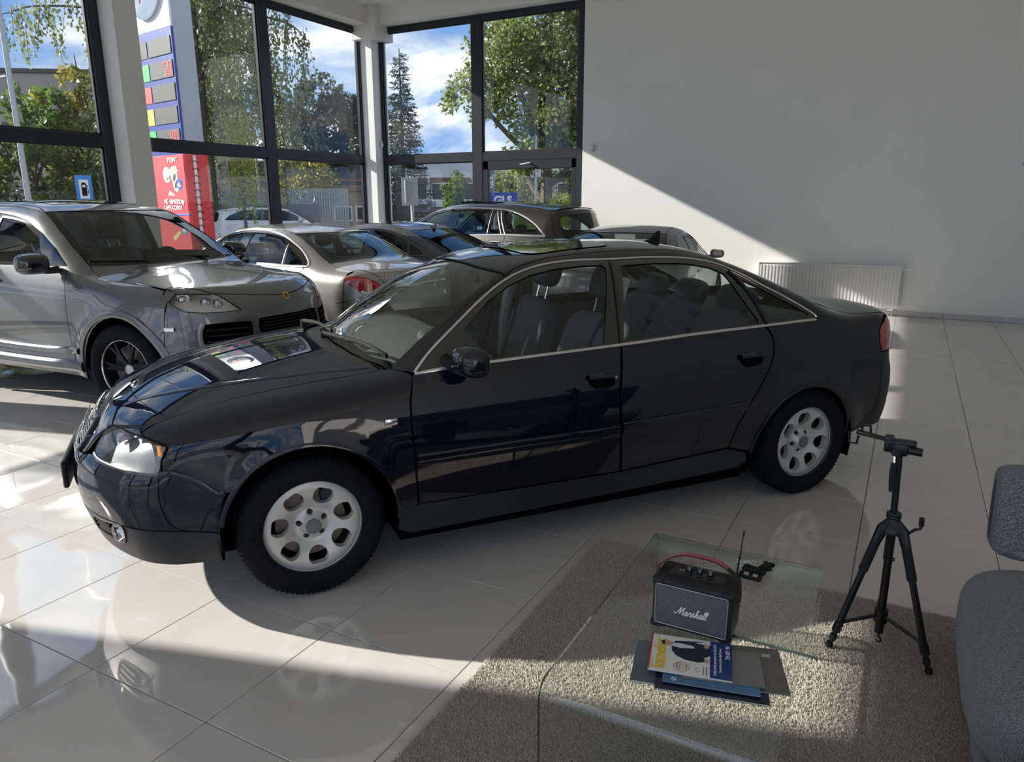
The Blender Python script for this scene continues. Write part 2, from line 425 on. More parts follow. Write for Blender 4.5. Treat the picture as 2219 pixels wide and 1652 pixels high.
M_SEAT = mat('grey_seat_fabric', (.10, .115, .11), .8, bump=(140, .4), noise=(40, .25))
M_SEATL = mat('dark_leather', (.03, .032, .032), .45, bump=(60, .15))
M_DASH = mat('grey_dash_plastic', (.055, .06, .056), .65, spec=.3)
M_LINER = mat('pale_headliner', (.36, .36, .34), .9)
M_GLASSG = glass('tinted_car_glass', (.80, .88, .85), .05)
M_GLASSD = glass('dark_privacy_glass', (.10, .11, .11), .05)
M_LENS = glass('clear_lamp_lens', (.95, .96, .96), .05)
M_RED = mat('red_lamp_lens', (.42, .008, .012), .12, coat=1.)
M_AMBER = mat('amber_lens', (.8, .28, .04), .2)
M_WHITE = mat('white_enamel', (.8, .8, .8), .35)

# ================================================================== showroom shell
M_WALL = mat('white_wall_paint', (.80, .80, .775), .75, noise=(1.5, .03), bump=(60, .05))
M_COLM = mat('cream_column_paint', (.74, .725, .68), .7, noise=(2, .03))
M_CEIL = mat('white_ceiling_paint', (.85, .845, .82), .8, noise=(1, .02))
M_FRAME = mat('anthracite_window_frame', (.028, .030, .034), .38, .3, noise=(3, .1))
M_PANE = glass('window_pane', (.93, .955, .95), .05, 1., .018)
M_SKIRT = mat('pale_tile_skirting', (.52, .49, .46), .2, noise=(4, .06))
M_SLAB = mat('dark_grout', (.06, .055, .05), .8, noise=(8, .1))
def tile_material():
    m = bpy.data.materials.new('polished_porcelain_tile'); m.use_nodes = True; nt = m.node_tree; b = nt.nodes['Principled BSDF']
    A = nt.nodes.new; L = nt.links.new
    tcn = A('ShaderNodeTexCoord'); oi = A('ShaderNodeObjectInfo'); add = A('ShaderNodeVectorMath'); add.operation = 'MULTIPLY_ADD'
    L(oi.outputs['Random'], add.inputs[0]); add.inputs[1].default_value = (37, 53, 11); L(tcn.outputs['Object'], add.inputs[2])
    n = A('ShaderNodeTexNoise'); n.inputs['Scale'].default_value = 2.4; n.inputs['Detail'].default_value = 1.2; L(add.outputs[0], n.inputs['Vector'])
    bm = A('ShaderNodeBump'); bm.inputs['Distance'].default_value = .0075; bm.inputs['Strength'].default_value = 1.; L(n.outputs['Fac'], bm.inputs['Height']); L(bm.outputs[0], b.inputs['Normal'])
    n2 = A('ShaderNodeTexNoise'); n2.inputs['Scale'].default_value = 7; n2.inputs['Detail'].default_value = 8; L(add.outputs[0], n2.inputs['Vector'])
    mx = A('ShaderNodeMixRGB'); mx.inputs[1].default_value = (.60, .575, .545, 1); mx.inputs[2].default_value = (.68, .655, .625, 1); L(n2.outputs['Fac'], mx.inputs[0]); L(mx.outputs[0], b.inputs['Base Color'])
    r = A('ShaderNodeMapRange'); r.inputs[3].default_value = .02; r.inputs[4].default_value = .07; L(n2.outputs['Fac'], r.inputs[0]); L(r.outputs[0], b.inputs['Roughness'])
    b.inputs['IOR'].default_value = 2.15; return m
M_TILE = tile_material()
X0, X1, Y0, YB, ZC = -9.73, 7.0, -9.0, 7.84, 5.25
fl = tag(MB().bx((X0-.15, Y0, -.25), (X1, 8.15, -.010)).obj('floor', M_SLAB), kind='structure')
tile_me = MB().rbox((0, 0, -.005), (.5965, .5965, .010), .0012, 1).mesh('tile', M_TILE)
cells = []
for i in range(-17, 12):
    for j in range(-15, 14):
        x, y = i*.6+.3, j*.6+.3
        if x < X0 or x > X1 or y < Y0 or y > YB+.05: continue
        d = np.array([x, y, 0])-CAM; dp = d@fw_
        vis = 0
        if dp > .3:
            u, v = 1109.5+FPX*(d@rt_)/dp, 826-FPX*(d@up_)/dp
            if -250 < u < 2470 and 0 < v < 1950: vis = 1/dp**2
        cells.append((vis, x, y))
cells.sort(key=lambda c: -c[0])
for k, (v, x, y) in enumerate(cells[:296]): link('tile', tile_me, fl, (x, y, 0))
m = MB(); tv, tf = rbox(.5965, .5965, .010, .0012, 1)
for v, x, y in cells[296:]: m.add(tv+(x, y, -.005), tf)
tag(m.obj('outer_tiles', M_TILE, fl), kind='stuff')
# walls
wb = tag(MB().bx((-5.09, YB, -.25), (X1, YB+.3, ZC+.2)).obj('wall_back', M_WALL), kind='structure')
m = MB().bx((X0, 7.7, 4.925), (-5.0, 8.15, ZC+.2)); tag(m.obj('trim_1', M_WALL), kind='structure')
m = MB().bx((X0-.12, Y0, 4.92), (-9.40, 8.15, ZC+.2)); tag(m.obj('wall_left', M_COLM), kind='structure')
tag(MB().bx((X1, Y0, -.25), (X1+.2, 8.15, ZC+.2)).obj('wall_right', M_WALL), kind='structure')
tag(MB().bx((X0-.12, Y0-.2, 4.9), (X1+.2, Y0, ZC+.2)).obj('wall_front', M_WALL), kind='structure')
for x in (-6.4, -3.05, .3, 3.65): tag(MB().bx((x-.12, Y0-.15, -.1), (x+.12, Y0, 4.92)).obj('column', M_FRAME), kind='structure')
tag(MB().bx((X0-.2, Y0-.2, ZC), (X1+.2, 8.2, ZC+.2)).obj('ceiling', M_CEIL), kind='structure')
for y in (2.35, -2.5):
    tag(MB().bx((X0-.02, y, -.01), (-9.42, y+.34, 4.93)).obj('column', M_COLM), kind='structure')
c = tag(MB().bx((X0-.1, 7.7, -.01), (-9.45, 8.15, 4.93)).obj('column', M_WALL), kind='structure')
MB().rbox((-9.50, 7.82, 4.96), (.56, .56, .58), .006, 1).obj('column_head', M_COLM, c)
# glazing
def window(n, axis, p, a0, a1, splits, zb=.06, zt=4.93, ew=(.15, .15)):
    """framed glazing in the plane x=p or y=p between a0 and a1, split by mullions"""
    w = tag(empty('window_%d' % n, (0, 0, 0)), kind='structure')
    def bar(nm, u0, u1, z0, z1, d=.10, o=0.):
        if axis == 'x': m = MB().rbox((p-d/2+o, (u0+u1)/2, (z0+z1)/2), (d, u1-u0, z1-z0), .006, 1)
        else: m = MB().rbox(((u0+u1)/2, p+d/2-o, (z0+z1)/2), (u1-u0, d, z1-z0), .006, 1)
        return m.obj(nm, M_FRAME, w)
    bar('top_rail', a0, a1, zt-.115, zt); bar('bottom_rail', a0, a1, zb, zb+.10)
    edges = [a0]+list(splits)+[a1]
    for e in edges:
        lo = e if e == a0 else (e-ew[1] if e == a1 else e-.11); hi = lo+(ew[0] if e == a0 else ew[1] if e == a1 else .22)
        bar('mullion', lo, hi, zb, zt, .12, .01)
    for u0, u1 in zip(edges[:-1], edges[1:]):
        l = u0+(ew[0] if u0 == a0 else .11); r = u1-(ew[1] if u1 == a1 else .11)
        bar('transom', l, r, 2.40, 2.56, .11, .005)
        for z0, z1 in ((zb+.10, 2.40), (2.56, zt-.115)):
            q = MB()
            if axis == 'x': q.add([(p-.06, l, z0), (p-.06, r, z0), (p-.06, r, z1), (p-.06, l, z1)], [(0, 1, 2, 3)])
            else: q.add([(l, p+.06, z0), (r, p+.06, z0), (r, p+.06, z1), (l, p+.06, z1)], [(0, 1, 2, 3)])
            q.obj('pane', M_PANE, w, smooth=False)
            g = MB()   # glazing bead
            for k, (A_, B_) in enumerate((((l, z0), (r, z0+.018)), ((l, z1-.018), (r, z1)), ((l, z0), (l+.018, z1)), ((r-.018, z0), (r, z1)))):
                if axis == 'x': g.bx((p-.055, A_[0], A_[1]), (p-.03, B_[0], B_[1]))
                else: g.bx((A_[0], p+.03, A_[1]), (B_[0], p+.055, B_[1]))
            g.obj('glazing_bead', M_FRAME, w)
    return w
window(1, 'x', X0, -2.16, 2.35, [.10])
window(2, 'x', X0, 2.69, 7.7, [5.24], ew=(.15, .03))
w3 = window(3, 'y', 7.93, -9.45, -5.09, [-7.25], ew=(.06, .15))
window(4, 'x', X0, -5.12, -2.5, [])
tag(MB().bx((X0-.12, Y0, -.25), (X0+.02, -5.12, 4.95)).obj('wall_left', M_WALL), kind='structure')
# opening sash in the lower right bay, with its lever
sa = empty('opening_sash', parent=w3)
for (a, b) in (((-7.13, 2.24), (-5.24, 2.40)), ((-7.13, .16), (-7.01, 2.40)), ((-5.33, .16), (-5.24, 2.40)), ((-7.13, .16), (-5.24, .28))):
    MB().rbox(((a[0]+b[0])/2, 7.945, (a[1]+b[1])/2), (b[0]-a[0], .05, b[1]-a[1]), .008, 1).obj('sash_bar', M_FRAME, sa)
h = MB().rbox((-6.15, 7.91, 2.345), (.05, .03, .03), .008, 2); h.tube([(-6.15, 7.895, 2.345), (-6.15, 7.875, 2.345), (-6.20, 7.87, 2.335), (-6.32, 7.87, 2.32)], .011, 8); h.obj('window_lever', M_WHITE, sa)
# skirting tiles along the back wall
bb = tag(empty('baseboard_back', (0, 0, 0)), kind='structure')
sk = MB().rbox((0, 0, 0), (.597, .012, .082), .0015, 1).mesh('skirting_tile', M_SKIRT)
for k in range(-8, 12):
    link('skirting_tile', sk, bb, (k*.6+.3, YB-.006, .041))
# radiator
rad = empty('radiator', (-.99, YB-.07, .12), 0, 'white ribbed panel radiator low on the white wall', 'radiator')
M_RAD = mat('white_radiator_enamel', (.72, .72, .70), .35, noise=(3, .03))
MB().rbox((0, 0, .305), (2.0, .06, .60), .006, 1).obj('panel', M_RAD, rad)
rib = MB().prism([(-.020, 0), (-.0125, -.016), (.0125, -.016), (.020, 0)], .03, .575, 'z').mesh('rib', M_RAD)
for k in range(40): link('rib', rib, rad, (-.975+.05*k, -.03, 0))
MB().rbox((0, 0, .612), (2.01, .09, .018), .004, 1).obj('top_grille', M_RAD, rad)
for s in (-1, 1): MB().rbox((s*1.004, 0, .305), (.008, .09, .60), .003, 1).obj('side_cover', M_RAD, rad)
MB().tube([(1.0, .0, .57), (1.10, 0, .57)], .022, 12).obj('thermostat_head', M_WHITE, rad)
v = MB(); v.rbox((.9, 0, -.01), (.09, .05, .05), .01, 2); v.tube([(.87, 0, -.02), (.87, 0, -.115)], .009, 8); v.tube([(.93, 0, -.02), (.93, 0, -.115)], .009, 8); v.obj('valve_block', M_CHROME, rad)
# wall sockets and sensors
def socket(x, z, n, label, kinds):
    s = empty('wall_socket', (x, YB, z), 0, label, 'socket')
    MB().rbox((0, -.005, 0), (.081+.071*(n-1), .010, .081), .004, 2).obj('faceplate', M_WHITE, s)
    for k in range(n):
        cx = (k-(n-1)/2)*.071
        if kinds[k] == 's':
            MB().lathe([(.024, .0), (.024, .001), (.0225, -.008), (0, -.008)], 20, Matrix.Rotation(PI/2, 3, 'X'), c=(cx, -.0105, 0)).obj('socket_well', mat('socket_grey', (.35, .35, .34), .5), s)
            for q in (-.0095, .0095): MB().lathe([(.003, 0), (.003, .002), (0, .002)], 8, Matrix.Rotation(PI/2, 3, 'X'), c=(cx+q, -.004, 0)).obj('pin_hole', M_VOID, s)
        elif kinds[k] == 'd':
            for q, r_ in ((-.014, .01), (.014, .01), (0, -.012)): MB().lathe([(.007, 0), (.007, .001), (0, .001)], 10, Matrix.Rotation(PI/2, 3, 'X'), c=(cx+q, -.0102, r_)).obj('aerial_hole', M_VOID, s)
        else: MB().rbox((cx, -.0105, -.004), (.03, .002, .016), .001, 1).obj('data_port', M_VOID, s)
    return s
socket(1.222, .379, 1, 'single white socket low on the wall right of the radiator', 's')
socket(1.255, 2.13, 4, 'white strip of sockets and data ports high on the wall', 'ssdr')
for (x, y, z, rz, lb) in ((-4.90, YB, 2.56, 0, 'small white alarm sensor on the wall beside the corner window'), (-9.45, 7.86, 2.78, PI/2, 'small white alarm sensor on the corner column')):
    e = empty('alarm_sensor', (x, y, z), rz, lb, 'sensor')
    MB().rbox((0, -.022, 0), (.066, .044, .115), .010, 3).obj('sensor_case', mat('sensor_plastic', (.62, .61, .56), .5), e)
    MB().rbox((0, -.045, -.016), (.045, .006, .05), .003, 2).obj('sensor_lens', M_WHITE, e)
# ================================================================== wheels, seats and other car pieces
def tyre_mesh(R, rr, w, blocks=84):
    """tyre cross-section revolved, shoulder blocks cut as real steps; axis = y, outer face +y"""
    h = w/2
    prof = [(rr, -h*.86), (rr+.012, -h*.96), (rr+(R-rr)*.45, -h*1.02), (R-.018, -h*.90), (R-.005, -h*.78), (R, -h*.55), (R, -h*.30), (R-.009, -h*.27), (R-.009, -h*.22), (R, -h*.19), (R, h*.19), (R-.009, h*.22), (R-.009, h*.27), (R, h*.30), (R, h*.55), (R-.005, h*.78), (R-.018, h*.90), (rr+(R-rr)*.45, h*1.02), (rr+.02, h*.97), (rr+.012, h*.94), (rr, h*.86)]
    seg = blocks*2; V, F = lathe(prof, seg); V = V.reshape(seg, len(prof), 3)
    cut = [k for k in range(len(prof)) if 3 <= k <= 7 or 12 <= k <= 16]
    for i in range(0, seg, 2):
        for k in cut:
            r = np.linalg.norm(V[i, k, :2]); V[i, k, :2] *= (r-.008)/r
    V = V.reshape(-1, 3)
    V = V[:, [0, 2, 1]]
    m = MB(); m.add(V, F); return m
def disc_face(R, holes, depth, off=0.):
    """dished wheel face with holes; profile depth(r); axis y"""
    out = np.array([(R*math.cos(a), R*math.sin(a)) for a in np.linspace(0, 2*PI, 97)[:-1]])
    V2, T, Rg = cdt([out]+[resample(h, .008) for h in holes], .016)
    r = np.hypot(V2[:, 0], V2[:, 1]); y = depth(r)+off; P = np.stack([V2[:, 0], y, V2[:, 1]], -1)
    e = .002; dy = (depth(r+e)-depth(np.maximum(r-e, 0)))/(2*e); rr = np.maximum(r, 1e-6)
    n = np.stack([-dy*V2[:, 0]/rr, np.ones(len(r)), -dy*V2[:, 1]/rr], -1); n /= np.linalg.norm(n, axis=1, keepdims=True)
    fn = np.cross(P[T[:, 1]]-P[T[:, 0]], P[T[:, 2]]-P[T[:, 0]]); T = np.where((fn[:, 1] < 0)[:, None], T[:, ::-1], T)
    m = MB(); m.add(P, T, n)
    for ix in Rg[1:]:
        A = P[ix]; t = np.roll(A, -1, 0)-np.roll(A, 1, 0); t /= np.linalg.norm(t, axis=1, keepdims=True); c = np.cross(t, [0, 1, 0]); k = len(A)
        m.add(np.vstack([A, A+(0, -.035, 0)+c*0]), [(i, (i+1) % k, k+(i+1) % k, k+i) for i in range(k)], np.vstack([-c, -c]))
    return m
def seat(root, x, y, zf, m, mh, w=.5, rake=.32, h=.62):
    """front seat of a car: cushion, backrest, headrest on two posts"""
    s = empty('seat', (x, y, zf), parent=root)
    MB().pillow((.05, 0, .1), (.52, w, .2), 4, 6).obj('seat_cushion', m, s)
    bx, bz = -math.sin(rake), math.cos(rake); M = RM(y=-rake)
    b = MB().pillow((-.2+bx*h*.5, 0, .14+bz*h*.5), (.15, w*.98, h), 4, 8, M); b.obj('backrest', m, s)
    t = np.array([-.2+bx*h, 0, .14+bz*h])
    p = MB()
    for k in (-.06, .06): p.tube([t+(0, k, -.03), t+(bx*.1, k, bz*.1)], .007, 8)
    p.obj('headrest_post', M_CHROMED, s)
    MB().pillow(t+np.array((bx*.17, 0, bz*.17)), (.12, .27, .19), 3.2, 7, M).obj('headrest', mh, s)
    return s
def steering(root, c, R=.185, tilt=.42):
    M = RM(y=-(PI/2-tilt)); th = np.linspace(0, 2*PI, 33)[:-1]
    P = np.array([(R*math.cos(a), R*math.sin(a), 0) for a in th])@np.array(M).T+np.array(c)
    g = MB().tube(P, .016, 8, True)
    for a in (0.1, PI-.1, -PI/2):
        q = np.array([(0, 0, 0), (R*math.sin(a)*1., R*math.cos(a), 0)])@np.array(M).T+np.array(c); g.tube(q, .018, 6)
    g.pillow(c, (.05, .17, .15), 3, 5, RM(y=tilt)); return g.obj('steering_wheel', M_BLACKP, root)
def mirror_wing(root, c, d, m, base, sgn=1, yaw=.12):
    """door mirror: rounded housing on a short foot, with the glass behind"""
    e = empty('door_mirror', (0, 0, 0), parent=root)
    V, F = pillow(d, 3.4, 9); V = V.copy(); t = V[:, 0]/d[0]   # rounder towards the front
    V[:, 1] *= 1-.22*np.clip(t+.1, 0, 1); V[:, 2] *= 1-.30*np.clip(t+.1, 0, 1); V[:, 2] += .02*np.clip(t, -1, 1)*0
    V[:, 2] *= 1-.12*(V[:, 1]/d[1])*sgn
    MB().add(V@np.array(RM(z=yaw*sgn)).T+np.array(c), F).obj('mirror_housing', m, e)
    MB().tube([np.array(base), (np.array(base)+np.array(c))/2+(0, 0, -.035), np.array(c)+(0, -.05*sgn, -d[2]*.32)], [.032, .024, .026], 10).obj('mirror_foot', M_BLACKP, e)
    MB().rbox(np.array(c)+(-d[0]*.492, 0, 0), (.004, d[1]*.55, d[2]*.48), .002, 1, rz=yaw*sgn).obj('mirror_glass', M_CHROMED, e)
    return e
def well(root, x, z, R, y0, y1, name='wheel_arch_liner'):
    """open half-drum behind a wheel arch"""
    for s in (1, -1):
        m = MB()
        a = np.radians(np.linspace(-15, 195, 22)); n = len(a)
        A = np.stack([x+R*np.cos(a), np.full(n, y1*s), z+R*np.sin(a)], -1); B_ = A.copy(); B_[:, 1] = y0*s
        V = np.vstack([A, B_, [[x, y0*s, z]]]); F = [(i, i+1, n+i+1, n+i) for i in range(n-1)]+[(n+i, n+i+1, 2*n) for i in range(n-1)]
        m.add(V, F); m.obj(name, M_VOID, root)
# ================================================================== the dark blue saloon
AUDI = Body(
     zc=[(2.6,.60),(2.32,.66),(2.22,.735),(2.12,.80),(1.95,.868),(1.7,.925),(1.4,.968),(1.2,.99),(1.13,1.0),(.95,1.105),(.7,1.245),(.5,1.325),(.38,1.366),(.2,1.404),(-.05,1.432),(-.3,1.444),(-.6,1.440),(-.85,1.413),(-1.05,1.358),(-1.25,1.288),(-1.5,1.19),(-1.72,1.098),(-1.85,1.066),(-2.1,1.046),(-2.3,1.012),(-2.40,.975),(-2.5,.90),(-2.7,.8)],
     kx=[(2.5,.05),(1.5,.12),(1.25,.22),(1.1,.28),(.5,.22),(.2,.05),(-.4,-.03),(-1.0,-.18),(-1.8,-.2),(-2.1,-.1),(-2.4,-.1)],
     crown=[(2.4,.05),(1.6,.055),(1.2,.05),(.5,.05),(-.2,.05),(-.9,.055),(-1.6,.05),(-2.4,.03)],
     zb=[(2.4,.86),(1.6,.91),(.913,.935),(0,.962),(-1.0,1.0),(-1.42,1.01),(-1.9,.99),(-2.4,.97)],
     wb=[(2.45,.62),(2.2,.705),(2.0,.765),(1.7,.815),(1.38,.838),(.9,.848),(.3,.852),(-.5,.848),(-1.0,.838),(-1.4,.82),(-1.8,.795),(-2.2,.755),(-2.5,.70)],
     tum=[(1.5,.62),(.9,.58),(0,.56),(-1.0,.545),(-1.6,.58),(-2.2,.8)],
     low=[(0,0),(.05,.018),(.12,.038),(.22,.052),(.35,.058),(.45,.055),(.55,.045),(.65,.025),(.75,.0),(.85,-.03)],
     xf=[(.15,2.18),(.22,2.245),(.3,2.28),(.42,2.315),(.5,2.325),(.58,2.315),(.66,2.275),(.75,2.235),(.85,2.18),(1.,2.05)],
     xr=[(.15,-2.36),(.3,-2.41),(.45,-2.455),(.6,-2.466),(.68,-2.455),(.75,-2.43),(.9,-2.42),(1.0,-2.40),(1.1,-2.35)],
     cf=(.33,2.6), cr=(.45,2.4), r1=[(2.3,.06),(1.6,.09),(1.2,.08),(.8,.05),(.3,.11),(-.3,.12),(-.8,.09),(-1.2,.05),(-1.5,.05),(-2.3,.06)],
     rf=.07, rr=.07, flare=[(1.38,.31,.36,.06,.014),(-1.38,.31,.36,.075,.022)])
M_NAVY = mat('deep_navy_paint', (.0030, .0042, .010), .5, coat=1., crough=.012, spec=.0)
M_NAVYM = mat('matt_bumper_plastic', (.017, .018, .021), .5, bump=(200, .1))
def build_audi():
    B = AUDI
    root = empty('sedan_car', (-1.855, -.607, 0), math.radians(-127.956), 'black four-door sedan with silver seven-hole wheels on the showroom floor', 'car')
    A1, A2 = (1.38, .335, .365), (-1.33, .295, .375)
    top3 = lambda pts: [tuple(p) for p in B.solve('top', np.array(pts, float))]
    ch_top = [(.905, .817, .938), (.821, .775, 1.016), (.675, .719, 1.122), (.486, .631, 1.241), (.381, .59, 1.294), (.253, .562, 1.339), (.118, .548, 1.363), (-.054, .553, 1.374), (-.228, .568, 1.373), (-.434, .57, 1.376), (-.672, .589, 1.365), (-.823, .61, 1.34), (-.917, .636, 1.307), (-1.004, .672, 1.266), (-1.092, .71, 1.216), (-1.19, .738, 1.168), (-1.289, .765, 1.115), (-1.39, .794, 1.056), (-1.416, .806, 1.033)]
    ch_bot = [(-1.405, .814, 1.021), (-1.026, .83, 1.014), (-.561, .837, 1.003), (-.122, .841, .984), (.552, .842, .961), (.774, .842, .951), (.905, .83, .938)]
    ws_edge = [(.974, .735, .947), (.865, .712, 1.021), (.749, .691, 1.102), (.626, .66, 1.181), (.489, .607, 1.253), (.36, .561, 1.315)]
    ws_top = [(.36, .561, 1.315), (.405, .35, 1.34), (.42, .15, 1.35), (.424, 0, 1.355)]
    shut = [(2.002, .698, .768), (1.93, .70, .81), (1.78, .69, .853), (1.59, .69, .884), (1.37, .70, .91), (1.165, .71, .928), (1.021, .715, .943)]
    hood_r = [(1.021, .715, .943), (1.096, .62, .95), (1.17, .45, .965), (1.215, .25, .98), (1.228, 0, .987)]
    ws_bot = [(.974, .735, .947), (1.05, .58, .95), (1.10, .42, .96), (1.135, .22, .97), (1.148, 0, .98)]
    lampT = [(2.137, .466, .745), (2.098, .508, .767), (2.05, .61, .768), (2.009, .69, .766)]
    lampB = [(1.942, .826, .631), (2.033, .766, .636), (2.123, .649, .64), (2.171, .559, .645), (2.19, .502, .656)]
    bump = [(1.713, .88, .541), (1.746, .871, .54), (1.81, .858, .595), (1.897, .841, .637), (1.942, .826, .631)]
    rail = top3([(.30, .525, 0), (.1, .495, 0), (-.1, .495, 0), (-.35, .50, 0), (-.6, .505, 0), (-.8, .52, 0), (-.95, .535, 0), (-1.10, .56, 0)])
    cp = top3([(-1.10, .56, 0), (-1.25, .58, 0), (-1.45, .605, 0), (-1.62, .635, 0), (-1.72, .665, 0), (-1.78, .70, 0)])
    tl = top3([(-1.78, .70, 0), (-1.9, .705, 0), (-2.02, .70, 0), (-2.1, .68, 0)])
    G = .0022
    # ---- outer panels
    # hood: upper sheet and nose
    split = lambda y: (2.06-.13*(y/.6)**2)
    ys = np.linspace(0, .655, 9); sp3 = top3([(split(y), y, 0) for y in ys])
    m = MB(); half = [tuple(p) for p in sp3]+[(1.97, .695, .79)]+shut[1:]+hood_r[1:]
    patch(m, B, 'top', sym(half), gap=G, sp=.035)
    g_top = [(2.178, .0, .752), (2.176, .2, .752), (2.17, .29, .745), (2.165, .325, .73)]
    nose = [tuple(p) for p in sp3]+[(1.97, .695, .79), (2.004, .692, .766), (2.05, .61, .768), (2.098, .508, .767), (2.137, .466, .745), (2.16, .455, .72), (2.19, .43, .66), (2.21, .40, .635), (2.225, .30, .628), (2.235, 0, .625)]
    grille_hole = sym([(2.19, 0, .728), (2.19, .20, .728), (2.19, .275, .718), (2.19, .30, .69), (2.22, .30, .645), (2.23, .26, .632), (2.24, 0, .63)])
    patch(m, B, 'front', sym(nose), [grille_hole], sp=.03, bsp=.02)
    m.obj('hood', M_NAVY, root)
    # V crease from the grille to the screen pillars
    m = MB()
    for s in (1, -1):
        pth = onto(B, 'top', [(2.07, .33, .8), (1.8, .46, .87), (1.5, .555, .92), (1.2, .625, .94), (1.06, .655, .945)])
        strip(m, B, pth, .034, .0025, s)
    m.obj('hood_crease', M_NAVY, root)
    K = (.45, .55)
    fender = arc(*A1, 184, 34)+bump[1:]+[(1.925, .82, .69), (1.902, .816, .741), (1.95, .765, .757), (2.005, .697, .767)]+shut[1:]+[(.985, .735, .945), (.93, .80, .94), (.917, .83, .938), (.948, .882, .832), (.951, .895, .733), (.943, .894, .564), (.929, .879, .365), (1.0, .87, .345), (1.013, .87, .325)]
    KS = (.3, .75)
    side = [(1.01, .722, .944)]+ws_edge+rail+cp[1:]+tl[1:]+[(-2.01, .745, .985), (-1.95, .79, .955), (-1.919, .808, .924), (-1.912, .826, .85), (-1.925, .834, .80), (-1.944, .839, .551), (-1.914, .83, .438), (-1.82, .835, .37), (-1.70, .845, .335)]+arc(*A2, 174, 6)+[(-.935, .87, .33), (-.80, .875, .372), (-.841, .894, .505), (-.92, .898, .625), (-.986, .894, .718), (-1.032, .888, .789), (-1.062, .878, .859), (-1.076, .858, .938), (-1.045, .83, 1.012), (-1.405, .814, 1.021), (-1.424, .806, 1.033)]+ch_top[::-1][1:]+[(.925, .80, .942)]
    fd = L3([(.925, .36), (.938, .564), (.946, .733), (.943, .832), (.92, .93)])+ch_bot[::-1][:4]+L3([(-.115, .957), (-.085, .764), (-.094, .528), (-.115, .352)])
    rd = L3([(-.125, .352), (-.104, .528), (-.095, .764), (-.125, .957)])+ch_bot[:4][::-1][:1]+[(-.561, .837, 1.003), (-1.026, .83, 1.014)]+[(-1.071, .858, .938), (-1.057, .878, .859), (-1.027, .888, .789), (-.981, .894, .718), (-.915, .898, .625), (-.836, .894, .505), (-.796, .89, .376)]
    sill = L3([(1.015, .335), (.99, .345), (.93, .358), (-.12, .345), (-.79, .368), (-.93, .325), (-.955, .27), (-.9, .235), (.95, .215), (1.02, .25)])
    dlo = ch_bot[::-1][:1]+ch_top[1:]+ch_bot[:-1]
    gF = L3([(.555, .974), (.65, 1.10), (.50, 1.212), (.38, 1.272), (.25, 1.316), (.11, 1.340), (-.05, 1.350), (-.15, 1.350), (-.165, 1.335), (-.035, 1.0), (-.02, .992)], .7)
    gR = L3([(-.255, 1.345), (-.45, 1.350), (-.66, 1.342), (-.79, 1.318), (-.865, 1.285), (-.93, 1.16), (-.995, 1.042), (-.985, 1.028), (-.150, 1.004), (-.155, 1.02)], .7)
    gQ = L3([(-.968, 1.25), (-1.10, 1.188), (-1.25, 1.112), (-1.365, 1.052), (-1.355, 1.042), (-1.085, 1.034), (-1.07, 1.05)], .75)
    gF, gR, gQ = S3D(B, gF), S3D(B, gR), S3D(B, gQ)
    for s in (1, -1):
        m = MB(); patch(m, B, K, fender, sgn=s, gap=G); m.obj('front_fender', M_NAVY, root)
        m = MB(); patch(m, B, KS, side, sgn=s, gap=G, sp=.035); m.obj('body_side', M_NAVY, root)
        for nm, o_, g_, hx in (('front_door', fd, gF, (.085, -.075)), ('rear_door', rd, gR, (-.824, -.988))):
            d = MB(); patch(d, B, 'side', o_, sgn=s, gap=G); d = d.obj(nm, M_NAVY, root)
            # pull handle over a flat black patch painting the scoop's shade
            x0, x1 = hx; zc = .828 if nm == 'front_door' else .848
            lo_ = [(x0, 0, zc+.03), (x0-.02, 0, zc+.033), (x1+.02, 0, zc+.033), (x1, 0, zc+.02), (x1+.01, 0, zc-.02), (x1+.04, 0, zc-.034), (x0-.04, 0, zc-.034), (x0-.008, 0, zc-.01)]
            q = MB(); patch(q, B, 'side', lo_, sgn=s, sp=.015, bsp=.008, off=.0012, lip=.004); q.obj('scoop_shade', M_VOID, d)
            q = MB(); p = onto(B, 'side', [(x0-.004, .88, zc+.021), ((x0+x1)/2, .88, zc+.024), (x1+.008, .88, zc+.018)])
            strip(q, B, p, .028, .022, s, base=.006); q.obj('door_handle', M_NAVY, d)
            if nm == 'front_door':
                q = MB().lathe([(0, .004), (.009, .003), (.009, -.003)], 12, YAXIS if s > 0 else Matrix.Rotation(PI/2, 3, 'X'), c=B.solve('side', np.array([[x1+.018, zc+.018]]))[0]*(1, s, 1)+(0, .024*s, 0)); q.obj('key_lock', M_CHROME, d)
            # rubbing strip
            zz = ((.93, .572), (.4, .573), (-.09, .572)) if nm == 'front_door' else ((-.108, .585), (-.5, .594), (-.885, .604))
            q = MB(); strip(q, B, onto(B, 'side', L3(zz)), .055, .012, s); q.obj('rubbing_strip', M_NAVY, d)
            q = MB(); patch(q, B, KS, g_, sgn=s, off=-.006, lip=0); q.obj('door_glass', M_GLASSG, d)
            q = MB(); patch(q, B, 'side', o_, sgn=s, off=-.07, lip=0, sp=.08, gap=.01); q.obj('door_card', M_DASH, d)
        q = MB(); patch(q, B, KS, gQ, sgn=s, off=-.006, lip=0); q.obj('quarter_glass', M_GLASSG, root)
        q = MB(); patch(q, B, KS, dlo, [gF, gR, gQ], sgn=s, off=-.002, lip=.01, sp=.05); q.obj('window_frame', M_BLACKG, root)
        q = MB(); strip(q, B, onto(B, KS, ch_top), .013, .006, s); strip(q, B, onto(B, KS, ch_bot), .014, .006, s); q.obj('window_trim', M_CHROME, root)
        q = MB(); strip(q, B, onto(B, KS, [(-.905, .65, 1.29), (-1.0, .74, 1.14), (-1.045, .82, 1.02)]), .012, .008, s); q.obj('window_divider', M_BLACKP, root)
